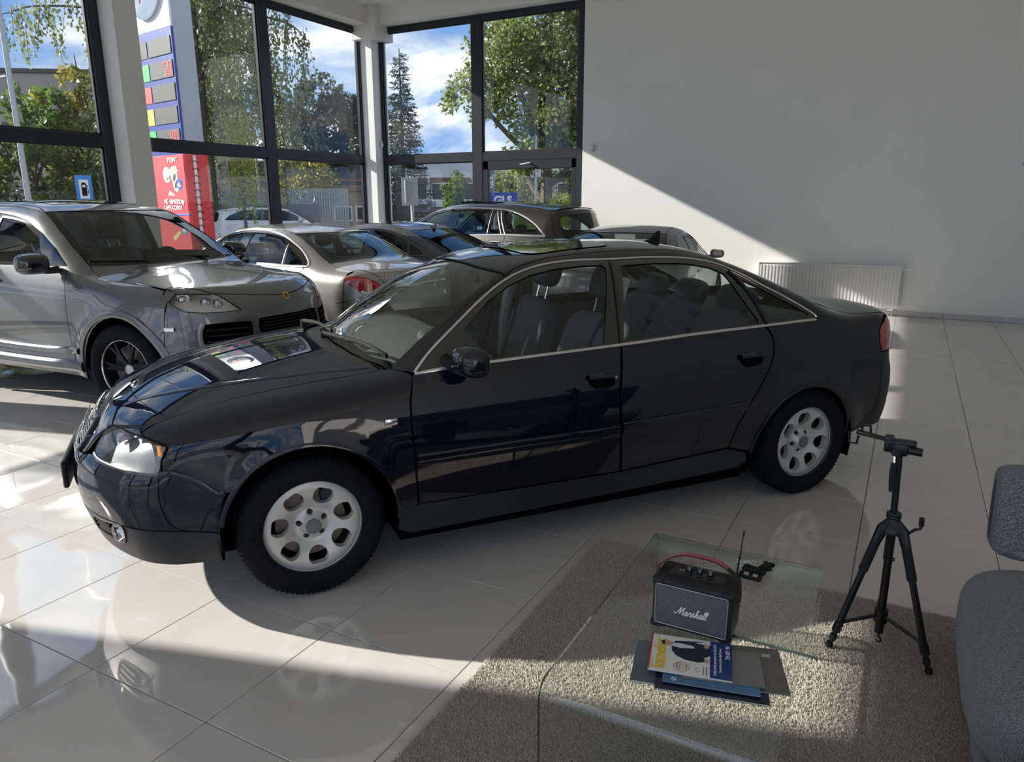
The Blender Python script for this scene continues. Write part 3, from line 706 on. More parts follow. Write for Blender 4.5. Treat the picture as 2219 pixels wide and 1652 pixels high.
        q = MB(); strip(q, B, onto(B, KS, [(-.205, .58, 1.36), (-.16, .7, 1.15), (-.122, .83, .99)]), .006, .005, s); q.obj('pillar_seal', M_BLACKP, root)
        q = MB(); patch(q, B, 'side', sill, sgn=s, off=.001); q.obj('rocker_panel', M_NAVYM, root)
        # side repeater lamp
        q = MB(); c = B.solve('side', np.array([[1.036, .754]]))[0]*(1, s, 1); q.rbox(c, (.058, .018, .034), .008, 2); r_ = q.obj('side_repeater', M_CHROME, root)
        MB().rbox(c+(0, .007*s, 0), (.04, .008, .02), .004, 2).obj('repeater_lens', M_LENS, r_)
        # headlamp
        h = empty('headlamp', parent=root)
        lens = lampT+[(1.95, .765, .757), (1.902, .816, .741), (1.925, .82, .69)]+lampB
        q = MB(); patch(q, B, 'front', lens, sgn=s, gap=.004, sp=.02, bsp=.012, lip=.012); q.obj('lamp_lens', M_LENS, h)
        q = MB(); patch(q, B, 'front', lens, sgn=s, gap=.002, sp=.03, off=-.05, lip=-.05); q.obj('lamp_housing', mat('lamp_chrome_housing', (.24, .25, .26), .4, .45), h)
        q = MB()
        for (bx, by, bz, br) in ((2.085, .58, .70, .06), (1.99, .705, .695, .058)):
            q.lathe([(br, .0), (br*.97, -.012), (br*.75, -.03), (br*.35, -.042), (.012, -.044), (.012, -.01), (0, -.008)], 24, RM(y=PI/2, z=.45*s), c=(bx-.012, by*s, bz))
        q.obj('reflector', M_CHROMED, h)
        q = MB().rbox((1.93, .775*s, .715), (.012, .03, .05), .005, 1, rz=.6*s); q.obj('indicator_bulb', M_AMBER, h)
        q = MB(); strip(q, B, onto(B, 'front', lampB), .014, .004, s); q.obj('lamp_trim', mat('dark_chrome', (.12, .12, .125), .2, .9), h)
        # headlamp surround gasket
        q = MB(); strip(q, B, onto(B, 'front', lens, closed=True), .007, .001, s, closed=True); q.obj('lamp_gasket', M_VOID, h)
        # tail lamp
        t = empty('tail_lamp', parent=root)
        q = MB(); patch(q, B, 'rear', [(-2.01, .745, .985), (-1.95, .79, .955), (-1.919, .808, .924), (-1.912, .826, .85), (-1.93, .834, .80), (-2.07, .77, .795), (-2.2, .64, .80), (-2.26, .55, .82), (-2.25, .55, .95), (-2.14, .65, .985)], sgn=s, gap=.003, sp=.025); q.obj('lamp_lens', M_RED, t)
        for A_, e_ in ((A1, (184, 10)), (A2, (176, 4))): q = MB(); strip(q, B, onto(B, 'side', arc(*A_, *e_)), .02, .004, s); q.obj('wheel_arch_lip', M_NAVY, root)
    # roof, sunroof, screens
    rf_rear = [(-1.10, .56, 1.33), (-1.06, .35, 1.34), (-1.03, .15, 1.36), (-1.02, 0, 1.36)]
    m = MB(); patch(m, B, 'top', sym(ws_top[::-1]+rail+rf_rear[1:]), gap=.002, sp=.05); m.obj('roof', M_NAVY, root)
    sr = [(.17, 0, 1.4), (.165, .30, 1.4), (.13, .385, 1.4), (.08, .405, 1.4), (-.25, .405, 1.4), (-.31, .38, 1.42), (-.34, .3, 1.42), (-.345, 0, 1.43)]
    m = MB(); patch(m, B, 'top', sym(sr), off=.004, lip=.008, sp=.06); m.obj('sunroof', M_BLACKG, root)
    wsl = ws_bot[::-1]+ws_edge[1:]+ws_top[1:]
    sh = lambda P, k, c=(.72, 0): [((x-c[0])*k+c[0], y*k, z) for x, y, z in P]
    m = MB(); patch(m, B, 'top', sym(wsl), off=-.004, lip=0, sp=.05, gap=.003); ws = m.obj('windshield', glass('windshield_glass', (.80, .87, .84), .06), root)
    m = MB(); patch(m, B, 'top', sym(wsl), [sym(sh(wsl, .93))], off=-.007, lip=0, sp=.05, gap=.003); m.obj('screen_border', M_VOID, ws)
    m = MB(); patch(m, B, 'top', sym(hood_r[::-1]+ws_bot[1:]), off=-.014, sp=.04, lip=0); m.obj('cowl_panel', M_BLACKP, root)
    m = MB(); strip(m, B, onto(B, 'top', np.array(sym(ws_top))[::-1]), .010, .002); m.obj('screen_header_trim', M_BLACKP, root)
    rg = [(-1.03, 0, 1.35), (-1.04, .15, 1.35), (-1.075, .35, 1.34), (-1.12, .545, 1.33), (-1.25, .565, 1.28), (-1.45, .59, 1.2), (-1.62, .62, 1.12), (-1.68, .60, 1.1), (-1.73, .35, 1.09), (-1.75, 0, 1.09)]
    m = MB(); patch(m, B, 'top', sym(rg), off=-.003, lip=0, gap=.003); m.obj('rear_window', M_GLASSG, root)
    # boot lid: deck and tail
    tr = [(-1.755, 0, 1.09), (-1.735, .35, 1.09), (-1.69, .61, 1.1), (-1.74, .665, 1.07), (-1.785, .695, 1.04)]+[(a, b-.004, c) for a, b, c in tl[1:]]+[(-2.25, .6, 1.0), (-2.33, .4, 1.0), (-2.36, 0, 1.0)]
    m = MB(); patch(m, B, 'top', sym(tr), gap=G)
    patch(m, B, 'rear', sym([(-2.36, 0, .985), (-2.33, .4, .98), (-2.25, .56, .975), (-2.26, .545, .82), (-2.33, .5, .72), (-2.4, 0, .72)]), gap=G)
    m.obj('boot_lid', M_NAVY, root)
    # bumpers
    low = [(1.744, .871, .372), (1.83, .85, .385), (1.95, .825, .40), (2.06, .75, .405), (2.161, .635, .41), (2.25, .4, .405), (2.29, 0, .40)]
    lip_ = [(1.75, .865, .235), (1.9, .83, .235), (2.05, .72, .24), (2.15, .55, .245), (2.2, .3, .245), (2.22, 0, .245)]
    fb = [(2.235, 0, .622), (2.225, .30, .625), (2.21, .40, .632)]+lampB[::-1]+bump[::-1][1:]+[(1.735, .87, .45)]
    m = MB(); patch(m, B, 'front', sym(fb+low), gap=G, sp=.03); m.obj('front_bumper', M_NAVY, root)
    fogs = [(2.205, .50, .385), (2.174, .604, .395), (2.127, .683, .402), (2.10, .72, .395), (2.105, .70, .33), (2.12, .665, .312), (2.16, .60, .31), (2.2, .49, .325)]
    m = MB(); patch(m, B, 'front', sym(low[::-1]+lip_), [fogs, [(a, -b, c) for a, b, c in fogs]], gap=G, sp=.03); m.obj('lower_bumper_lip', M_NAVYM, root)
    for s in (1, -1):
        fe = empty('fog_lamp', parent=root)
        m = MB(); patch(m, B, 'front', fogs, sgn=s, off=-.03, lip=-.03, sp=.02, bsp=.012); m.obj('fog_recess', M_VOID, fe)
        m = MB()
        for k in range(3):
            z = .335+.02*k; strip(m, B, onto(B, 'front', [(2.2, .50, z), (2.17, .57, z), (2.15, .615, z)]), .006, .001, s, base=-.02)
        m.obj('fog_slat', M_BLACKP, fe)
        MB().lathe([(.045, 0), (.038, -.02), (.015, -.03), (0, -.03)], 20, RM(y=PI/2, z=.7*s), c=(2.118, .662*s, .357)).obj('fog_reflector', M_CHROMED, fe)
        MB().lathe([(.046, 0), (.03, .008), (0, .01)], 20, RM(y=PI/2, z=.7*s), c=(2.122, .665*s, .357)).obj('fog_lens', M_LENS, fe)
        m = MB(); strip(m, B, onto(B, 'front', fogs, closed=True), .006, .004, s, closed=True); m.obj('fog_rim', M_BLACKP, fe)
        m = MB(); strip(m, B, onto(B, 'front', [(1.942, .826, .628), (1.95, .832, .537), (1.935, .834, .451), (1.90, .838, .407), (1.87, .845, .392)]), .0035, .0006, s); m.obj('bumper_seam', M_VOID, root)
    for s in (1, -1): m = MB(); strip(m, B, onto(B, 'front', bump), .026, .007, s); m.obj('bumper_shoulder', M_NAVY, root)
    rb = [(-1.914, .83, .80), (-1.944, .839, .551), (-1.914, .83, .438), (-1.80, .835, .365), (-1.69, .845, .33), (-1.68, .845, .322), (-1.9, .82, .335), (-2.2, .6, .335), (-2.36, 0, .33), (-2.43, 0, .70), (-2.35, .5, .71), (-2.27, .54, .80), (-2.2, .64, .795), (-2.07, .77, .79)]
    m = MB(); patch(m, B, 'rear', sym(rb[9:]+rb[:9]), gap=G); m.obj('rear_bumper', M_NAVYM, root)
    # grille
    g = empty('grille', parent=root)
    m = MB(); patch(m, B, 'front', grille_hole, off=-.03, lip=-.03, sp=.03); m.obj('grille_recess', M_VOID, g)
    fr = onto(B, 'front', [(2.19, 0, .737), (2.19, .20, .736), (2.19, .285, .725), (2.19, .315, .69), (2.22, .312, .64), (2.23, .27, .622), (2.24, 0, .62)], .02)
    ffull = np.vstack([fr, fr[::-1][1:-1]*(1, -1, 1)])
    m = MB(); strip(m, B, ffull, .032, .014, closed=True); m.obj('grille_frame', M_BLACKG, g)
    for k in range(7):
        z = .640+.0135*k; w = .285
        p = onto(B, 'front', [(2.22, -w, z), (2.24, 0, z), (2.22, w, z)]); m = MB(); strip(m, B, p, .007, .004, base=-.02); m.obj('grille_slat', M_CHROME, g)
    m = MB()
    for k in range(4):
        c = np.array((2.25, (k-1.5)*.052, .685)); th = np.linspace(0, 2*PI, 21)[:-1]
        m.tube([c+(0.012-.35*(.034*math.sin(a)), .034*math.cos(a), .034*math.sin(a)) for a in th], .0045, 6, True)
    m.obj('ring_emblem', M_CHROMED, g)
    # plate holder
    pl = MB().rbox((2.343, 0, .50), (.022, .53, .125), .006, 1).obj('plate_holder', M_BLACKP, root)
    # wipers
    for (a, b, c) in (((1.155, .02, .985), (1.03, .40, .985), (.985, .66, .972)), ((1.165, -.60, .96), (1.13, -.28, .99), (1.115, .05, .998))):
        w = empty('wiper', parent=root)
        P = spl([a, b, c], 6)+(0, 0, .022); MB().tube(P, [.012]*5+[.009]*(len(P)-5), 6).obj('wiper_arm', M_WIPER, w)
        Q = spl([np.array(a)+(-.03, .05, .0), np.array(b)+(-.02, 0, .0), np.array(c)], 6)+(0, 0, .012); MB().tube(Q, .006, 5).obj('wiper_blade', M_WIPER, w)
        MB().lathe([(0, .03), (.016, .028), (.018, 0), (.018, -.02)], 12, c=np.array(a)+(0, 0, .0)).obj('wiper_pivot', M_BLACKP, w)
    # roof aerial fin
    V = np.array([(.07, 0, 0), (-.07, .022, 0), (-.07, -.022, 0), (-.085, 0, .075), (-.055, .004, .07), (-.055, -.004, .07), (.0, .016, .02), (0, -.016, .02)])
    MB().add(V+(-.83, 0, 1.412), [(0, 6, 4, 5, 7), (6, 1, 3, 4), (7, 5, 3, 2), (4, 3, 5), (1, 2, 3), (0, 1, 6), (0, 7, 2)]).obj('aerial_fin', M_BLACKP, root)
    for s in (1, -1): mirror_wing(root, (.705, .965*s, 1.0), (.13, .20, .135), M_NAVY, (.76, .80*s, .98), s)
    # wheels
    W0 = None
    dep = pch([(0, .012), (.03, .012), (.045, -.012), (.07, -.028), (.10, -.012), (.13, .004), (.165, .010), (.2, .004), (.21, .0)])
    holes = []
    for k in range(7):
        a = k*2*PI/7+.25; c, s_ = math.cos(a), math.sin(a); pts = []
        for t in np.linspace(0, 2*PI, 25)[:-1]:
            u = .141+.0425*math.cos(t); v = .0425*math.sin(t); u = min(u, .1745); pts.append((u*c-v*s_, u*s_+v*c))
        holes.append(np.array(pts))
    bolts = []
    for k in range(5):
        a = k*2*PI/5+PI/2; bolts.append(np.array([(.057*math.cos(a)+.0135*math.cos(t), .057*math.sin(a)+.0135*math.sin(t)) for t in np.linspace(0, 2*PI, 11)[:-1]]))
    for (x, s) in ((1.38, 1), (-1.38, 1), (1.38, -1), (-1.38, -1)):
        if W0 is None:
            w = empty('wheel', parent=root)
            tyre_mesh(.316, .208, .205).obj('tyre', M_TYRE, w)
            f_ = disc_face(.2055, holes+bolts, dep, .062).obj('rim_face', M_ALU, w)
            MB().lathe([(.2125, .085), (.216, .078), (.2085, .066), (.203, .06), (.198, .04), (.19, -.02), (.185, -.09), (.21, -.095)], 64, Matrix.Rotation(-PI/2, 3, 'X')).obj('rim_barrel', M_DARKMET, w); MB().lathe([(.2135, .084), (.217, .079), (.2095, .0665), (.2045, .063)], 64, Matrix.Rotation(-PI/2, 3, 'X')).obj('rim_lip', M_ALU, w)
            cp_ = MB().lathe([(0, .078), (.029, .0775), (.033, .074), (.034, .05)], 28, Matrix.Rotation(-PI/2, 3, 'X')).obj('centre_cap', mat('grey_cap', (.16, .16, .16), .45), w)
            q = MB()
            for k in range(4): q.tube([((k-1.5)*.0095+.0062*math.cos(a), .0785, .0062*math.sin(a)) for a in np.linspace(0, 2*PI, 15)[:-1]], .0011, 5, True)
            q.obj('cap_emblem', mat('grey_emblem', (.3, .3, .3), .4), w)
            q = MB()
            for k in range(5):
                a = k*2*PI/5+PI/2; q.lathe([(0, .044), (.008, .043), (.009, .02)], 6, Matrix.Rotation(-PI/2, 3, 'X'), c=(.056*math.cos(a), 0, .056*math.sin(a)))
            q.obj('wheel_bolt', M_DARKMET, w)
            MB().lathe([(.15, -.01), (.15, .012), (.07, .012), (.07, .03), (0, .03)], 40, Matrix.Rotation(-PI/2, 3, 'X')).obj('brake_disc', M_BRAKE, w)
            MB().rbox((-.10, 0, .09), (.09, .06, .10), .02, 2).obj('brake_caliper', M_DARKMET, w)
            W0 = w
        else: w = copy_tree(W0, root)
        w.location = (x, .765*s, .316); w.rotation_euler = (0, .0 if x > 0 else .55, 0 if s > 0 else PI)
        if x > 0: w.rotation_euler = (0, .12, (0 if s > 0 else PI)+.035)
    for (cx, cz, R) in (A1, A2): well(root, cx, cz, R+.012, .45, .868)
    # floor pan, bulkheads and cabin
    m = MB(); m.bx((2.05, -.55, .27), (1.75, .55, .40)); m.bx((1.0, -.82, .17), (-.95, .82, .25)); m.bx((-1.72, -.6, .36), (-2.15, .6, .45)); m.bx((1.80, -.64, .18), (.9, .64, .21)); m.bx((.95, -.45, .25), (-1.9, .45, .3)); m.bx((-.9, -.62, .22), (-1.75, .62, .25)); m.obj('floor_pan', M_VOID, root)
    for x, h0, w_ in ((1.742, .245, .855), (1.012, .24, .85), (-.965, .25, .85), (-1.70, .33, .83)): MB().bx((x-.006, -w_, h0), (x+.006, w_, .62)).obj('light_baffle', M_VOID, root)  # opaque plates added to block sunlit floor showing through the wheel arches
    m = MB(); m.bx((1.05, -.68, .25), (1.0, .68, .93)); m.bx((-1.0, -.72, .25), (-1.05, .72, .9)); m.bx((1.9, -.62, .45), (1.05, .62, .62)); m.bx((-1.05, -.7, .55), (-2.1, .7, .62)); m.obj('bulkhead', M_VOID, root)
    prof = [(.98, .92), (.80, .985), (.62, .99), (.50, .96), (.44, .88), (.48, .75), (.62, .60), (.95, .55)]
    m = MB().prism(prof, -.70, .70, 'y'); m.pillow((.60, .36, .985), (.26, .40, .11), 3, 7); m.obj('dashboard', M_DASH, root)
    m = MB().pillow((-1.35, 0, .985), (.62, 1.30, .05), 6, 5); m.obj('parcel_shelf', M_DASH, root)
    m = MB(); patch(m, B, 'top', sym([(.38, 0, 1.3)]+[(.33, .5, 1.3), (-.2, .46, 1.4), (-.9, .50, 1.4), (-1.0, .5, 1.3), (-1.0, 0, 1.3)]), off=-.035, lip=0, sp=.1); m.obj('headliner', M_LINER, root)
    seat(root, .12, .37, .34, M_SEAT, M_SEATL); seat(root, .12, -.37, .34, M_SEAT, M_SEATL)
    rb_ = empty('rear_bench', (0, 0, 0), parent=root)
    MB().pillow((-.72, 0, .44), (.5, 1.28, .2), 5, 8).obj('seat_cushion', M_SEAT, rb_)
    for y in (-.42, 0, .42):
        MB().pillow((-1.02, y, .76), (.16, .44, .62), 4, 8, RM(y=-.38)).obj('backrest', M_SEAT, rb_)
        MB().pillow((-1.17, y, 1.10), (.12, .27, .17), 3.2, 7, RM(y=-.3)).obj('headrest', M_SEATL, rb_)
    steering(root, (.42, .37, .93))
    m = MB().rbox((.33, 0, 1.26), (.03, .22, .065), .015, 2); m.obj('interior_mirror', M_BLACKP, root)
    for s in (1, -1):
        q = MB(); P = [(-.28, .60*s, 1.27), (-.20, .66*s, 1.1), (-.17, .70*s, .9), (-.16, .72*s, .6)]; q.tube(spl(P, 6), .035, 8); q.obj('pillar_trim', M_LINER, root)
        q = MB().tube(spl([(-.24, .60*s, 1.17), (-.16, .5*s, .95), (-.05, .50*s, .62)], 6), .012, 5); q.obj('seat_belt', M_BLACKP, root)
    return root
build_audi()
# ================================================================== the other cars
CAY = Body(
 zc=[(2.6,.86),(2.36,.90),(2.28,.955),(2.15,1.0),(1.95,1.04),(1.6,1.085),(1.3,1.12),(1.18,1.14),(1.0,1.245),(.7,1.425),(.45,1.56),(.32,1.61),(.1,1.655),(-.3,1.69),(-.8,1.685),(-1.3,1.655),(-1.75,1.60),(-1.95,1.52),(-2.2,1.25),(-2.35,1.1),(-2.6,.9)],
 kx=[(2.5,.10),(1.6,.12),(1.2,.22),(.5,.2),(.2,.05),(-1.4,-.05),(-2.0,-.12)],
 crown=[(2.4,.03),(1.6,.04),(1.2,.045),(.5,.04),(-1,.04),(-2.4,.04)],
 zb=[(2.4,.98),(1.6,1.05),(1.0,1.075),(-1,1.11),(-2,1.12)],
 wb=[(2.5,.70),(2.2,.79),(1.9,.845),(1.43,.885),(.9,.90),(-.5,.905),(-1.5,.895),(-2.0,.86),(-2.4,.80)],
 tum=[(1.5,.44),(.5,.38),(-1.5,.44),(-2.2,.4)],
 low=[(0,0),(.08,.025),(.2,.045),(.4,.052),(.6,.045),(.75,.035),(.9,.0)],
 xf=[(.25,2.24),(.4,2.32),(.55,2.36),(.66,2.35),(.78,2.33),(.9,2.29),(1.0,2.2)],
 xr=[(.25,-2.40),(.6,-2.46),(.8,-2.44),(1.1,-2.38),(1.5,-2.1)],
 cf=(.42,2.3),cr=(.3,2.8),r1=[(2.3,.10),(1.6,.13),(1.2,.09),(.8,.06),(.3,.10),(-.8,.12),(-1.8,.10)],rf=.10,rr=.10,
 flare=[(1.43,.37,.45,.08,.03),(-1.43,.37,.45,.08,.03)])
CCL = Body(
 zc=[(2.5,.62),(2.25,.70),(2.1,.80),(1.8,.87),(1.4,.93),(1.15,.965),(.95,1.06),(.6,1.235),(.35,1.335),(.15,1.375),(-.2,1.405),(-.5,1.40),(-.85,1.365),(-1.1,1.305),(-1.4,1.18),(-1.7,1.05),(-1.85,1.015),(-2.1,.995),(-2.33,.965),(-2.42,.93),(-2.6,.85)],
 kx=[(2.4,.08),(1.5,.12),(1.2,.24),(.5,.2),(.1,.05),(-.5,-.05),(-1.0,-.16),(-1.8,-.2),(-2.3,-.14)],
 crown=[(2.4,.04),(.5,.05),(-1,.055),(-1.7,.05),(-2.4,.05)],
 zb=[(2.2,.80),(1.2,.90),(0,.945),(-1.0,.975),(-1.6,.97),(-2.4,.92)],
 wb=[(2.3,.66),(2.0,.76),(1.42,.83),(.8,.845),(-.4,.85),(-1.1,.84),(-1.5,.82),(-1.9,.79),(-2.4,.72)],
 tum=[(1.5,.60),(0,.56),(-1.0,.58),(-1.6,.62),(-2.2,.8)],
 low=[(0,0),(.06,.02),(.14,.045),(.25,.058),(.4,.06),(.55,.05),(.7,.02),(.8,-.01)],
 xf=[(.2,2.12),(.4,2.2),(.6,2.22),(.7,2.18),(.85,2.05)],
 xr=[(.2,-2.36),(.45,-2.45),(.62,-2.466),(.7,-2.44),(.85,-2.42),(.95,-2.41),(1.05,-2.3)],
 cf=(.4,2.4),cr=(.42,2.3),r1=[(2.2,.07),(1.4,.10),(1.,.06),(.3,.11),(-.6,.11),(-1.2,.09),(-1.6,.08),(-2.3,.06)],rf=.08,rr=.07,
 flare=[(1.42,.33,.37,.07,.02),(-1.42,.33,.37,.07,.02)],x0F=1.3,x0R=-1.3)
CPE = Body(
 zc=[(2.6,.60),(2.4,.68),(2.2,.78),(1.8,.86),(1.4,.92),(1.15,.955),(.9,1.06),(.5,1.24),(.25,1.33),(0,1.37),(-.3,1.385),(-.6,1.37),(-.9,1.32),(-1.2,1.235),(-1.5,1.12),(-1.8,1.01),(-2.0,.97),(-2.3,.94),(-2.45,.90),(-2.6,.8)],
 kx=[(2.4,.08),(1.2,.24),(.5,.2),(0,.03),(-.9,-.14),(-1.8,-.2),(-2.3,-.14)],
 crown=[(2.4,.04),(0,.05),(-2.4,.05)],
 zb=[(2.2,.80),(1.2,.89),(0,.93),(-1.0,.955),(-1.6,.95),(-2.4,.90)],
 wb=[(2.3,.66),(2.0,.76),(1.42,.83),(-.4,.85),(-1.1,.845),(-1.5,.83),(-1.9,.80),(-2.4,.70)],
 tum=[(1.5,.62),(0,.60),(-1.6,.66),(-2.2,.8)],
 low=[(0,0),(.06,.02),(.14,.045),(.25,.058),(.4,.06),(.55,.05),(.7,.02),(.8,-.01)],
 xf=[(.2,2.2),(.4,2.3),(.6,2.32),(.7,2.28),(.85,2.1)],
 xr=[(.2,-2.36),(.45,-2.45),(.62,-2.466),(.85,-2.43),(.95,-2.41)],
 cf=(.4,2.4),cr=(.42,2.3),r1=[(2.2,.07),(1.,.06),(.3,.11),(-.6,.11),(-1.6,.08),(-2.3,.06)],rf=.08,rr=.07,
 flare=[(1.42,.33,.37,.07,.02),(-1.42,.33,.37,.07,.02)])
WAG = Body(
 zc=[(2.5,.80),(2.2,.92),(1.8,1.0),(1.75,1.03),(1.55,1.07),(1.35,1.19),(1.05,1.37),(.8,1.49),(.58,1.57),(.2,1.63),(-.4,1.66),(-.9,1.655),(-1.4,1.625),(-1.75,1.585),(-1.95,1.55),(-2.0,1.50),(-2.08,1.38),(-2.2,1.1),(-2.6,.9)],
 kx=[(2.4,.08),(1.2,.22),(.5,.2),(0,.03),(-1.2,-.05),(-1.9,-.12),(-2.3,-.14)],
 crown=[(2.4,.04),(0,.05),(-2.4,.05)],
 zb=[(2.2,.98),(1.2,1.06),(0,1.09),(-1.6,1.12),(-2.4,1.12)],
 wb=[(2.3,.66),(2.0,.76),(1.42,.84),(-.4,.86),(-1.1,.855),(-1.5,.84),(-1.9,.80),(-2.3,.72)],
 tum=[(1.5,.5),(0,.46),(-1.6,.48),(-2.2,.5)],
 low=[(0,0),(.08,.025),(.2,.045),(.4,.05),(.7,.04),(.9,0)],
 xf=[(.2,2.2),(.4,2.3),(.6,2.32),(.8,2.28),(.95,2.1)],
 xr=[(.2,-2.15),(.45,-2.25),(.7,-2.26),(1.0,-2.22),(1.25,-2.13),(1.5,-2.02)],
 cf=(.4,2.4),cr=(.46,2.2),r1=[(2.2,.09),(1.,.07),(.3,.11),(-.6,.12),(-1.6,.12),(-2.3,.08)],rf=.08,rr=.06,
 flare=[(1.4,.36,.40,.07,.02),(-1.4,.36,.40,.07,.02)])
BLK = Body(
 zc=[(2.5,.60),(2.3,.68),(2.1,.78),(1.8,.85),(1.4,.91),(1.1,.95),(.85,1.06),(.5,1.235),(.25,1.32),(0,1.355),(-.3,1.365),(-.6,1.345),(-.9,1.295),(-1.2,1.21),(-1.5,1.09),(-1.75,.99),(-1.9,.96),(-2.1,.94),(-2.25,.90),(-2.4,.8)],
 kx=[(2.4,.08),(1.2,.24),(.5,.2),(0,.03),(-.9,-.14),(-1.8,-.2),(-2.3,-.14)],
 crown=[(2.4,.04),(0,.05),(-2.4,.05)],
 zb=[(2.2,.80),(1.2,.88),(0,.91),(-1.0,.94),(-1.6,.94),(-2.4,.90)],
 wb=[(2.3,.66),(2.0,.76),(1.38,.83),(-.4,.85),(-1.1,.85),(-1.5,.83),(-1.9,.80),(-2.4,.70)],
 tum=[(1.5,.62),(0,.54),(-1.6,.54),(-2.2,.8)],
 low=[(0,0),(.06,.02),(.14,.045),(.25,.058),(.4,.06),(.55,.05),(.7,.02),(.8,-.01)],
 xf=[(.2,2.1),(.4,2.2),(.6,2.22),(.7,2.18),(.85,2.0)],
 xr=[(.2,-2.1),(.45,-2.22),(.62,-2.24),(.85,-2.2),(.95,-2.18)],
 cf=(.4,2.4),cr=(.42,2.3),r1=[(2.2,.07),(1.,.06),(.3,.11),(-.6,.12),(-1.6,.1),(-2.3,.06)],rf=.08,rr=.07,
 flare=[(1.38,.33,.37,.07,.02),(-1.38,.33,.37,.07,.02)])
def wheel_generic(root, S, mrim, spokes=5, twin=False, style=None):
    R, rr, w = S['wr'], S['wr']-S.get('sw', .115), S.get('tw', .235)
    W0 = None
    YM = Matrix.Rotation(-PI/2, 3, 'X')
    for x in S['ax']:
        for s in (1, -1):
            if W0 is None:
                W0 = e = empty('wheel', parent=root)
                tyre_mesh(R, rr, w, 64).obj('tyre', M_TYRE, e)
                MB().lathe([(rr+.004, w*.41), (rr+.008, w*.38), (rr-.004, w*.33), (rr-.010, w*.1), (rr-.02, -w*.4), (rr, -w*.42)], 56, YM).obj('rim_barrel', M_DARKMET if style == 'black' else mrim, e)
                MB().lathe([(rr+.006, w*.415), (rr-.004, w*.425), (rr-.010, w*.40)], 64, YM).obj('rim_lip', M_CHROME, e)
                n = spokes
                m = MB()
                for k in range(n):
                    a0 = 2*PI*k/n+.3
                    for d in ((-.13, .13) if twin else (0,)):
                        P = [(math.cos(a0+d*.9*q)*r, w*(.30-.10*(1-q)**2) if True else 0, math.sin(a0+d*.9*q)*r) for q, r in zip((0, .35, .7, 1), (.05, rr*.4, rr*.72, rr*.985))]
                        P = spl(P, 4); m.tube(P, np.linspace(.022, .0135, len(P)), 6)
                m.obj('spokes', mrim, e)
                cap = MB().lathe([(0, w*.30), (.03, w*.295), (.042, w*.27), (.055, w*.12)], 24, YM).obj('centre_cap', M_ALU if style == 'black' else mrim, e)
                MB().lathe([(rr*.78, 0), (rr*.78, .02), (.08, .02), (.08, -.01)], 40, YM).obj('brake_disc', M_BRAKE, e)
                MB().rbox((-rr*.62, .01, rr*.2), (.09, .07, .19), .02, 2).obj('brake_caliper', M_DARKMET, e)
            else: e = copy_tree(W0, root)
            e.location = (x, S['wy']*s, R); e.rotation_euler = (0, .2*(1 if x > 0 else 2.1), (0 if s > 0 else PI)+(S.get('steer', 0) if x > 0 else 0))
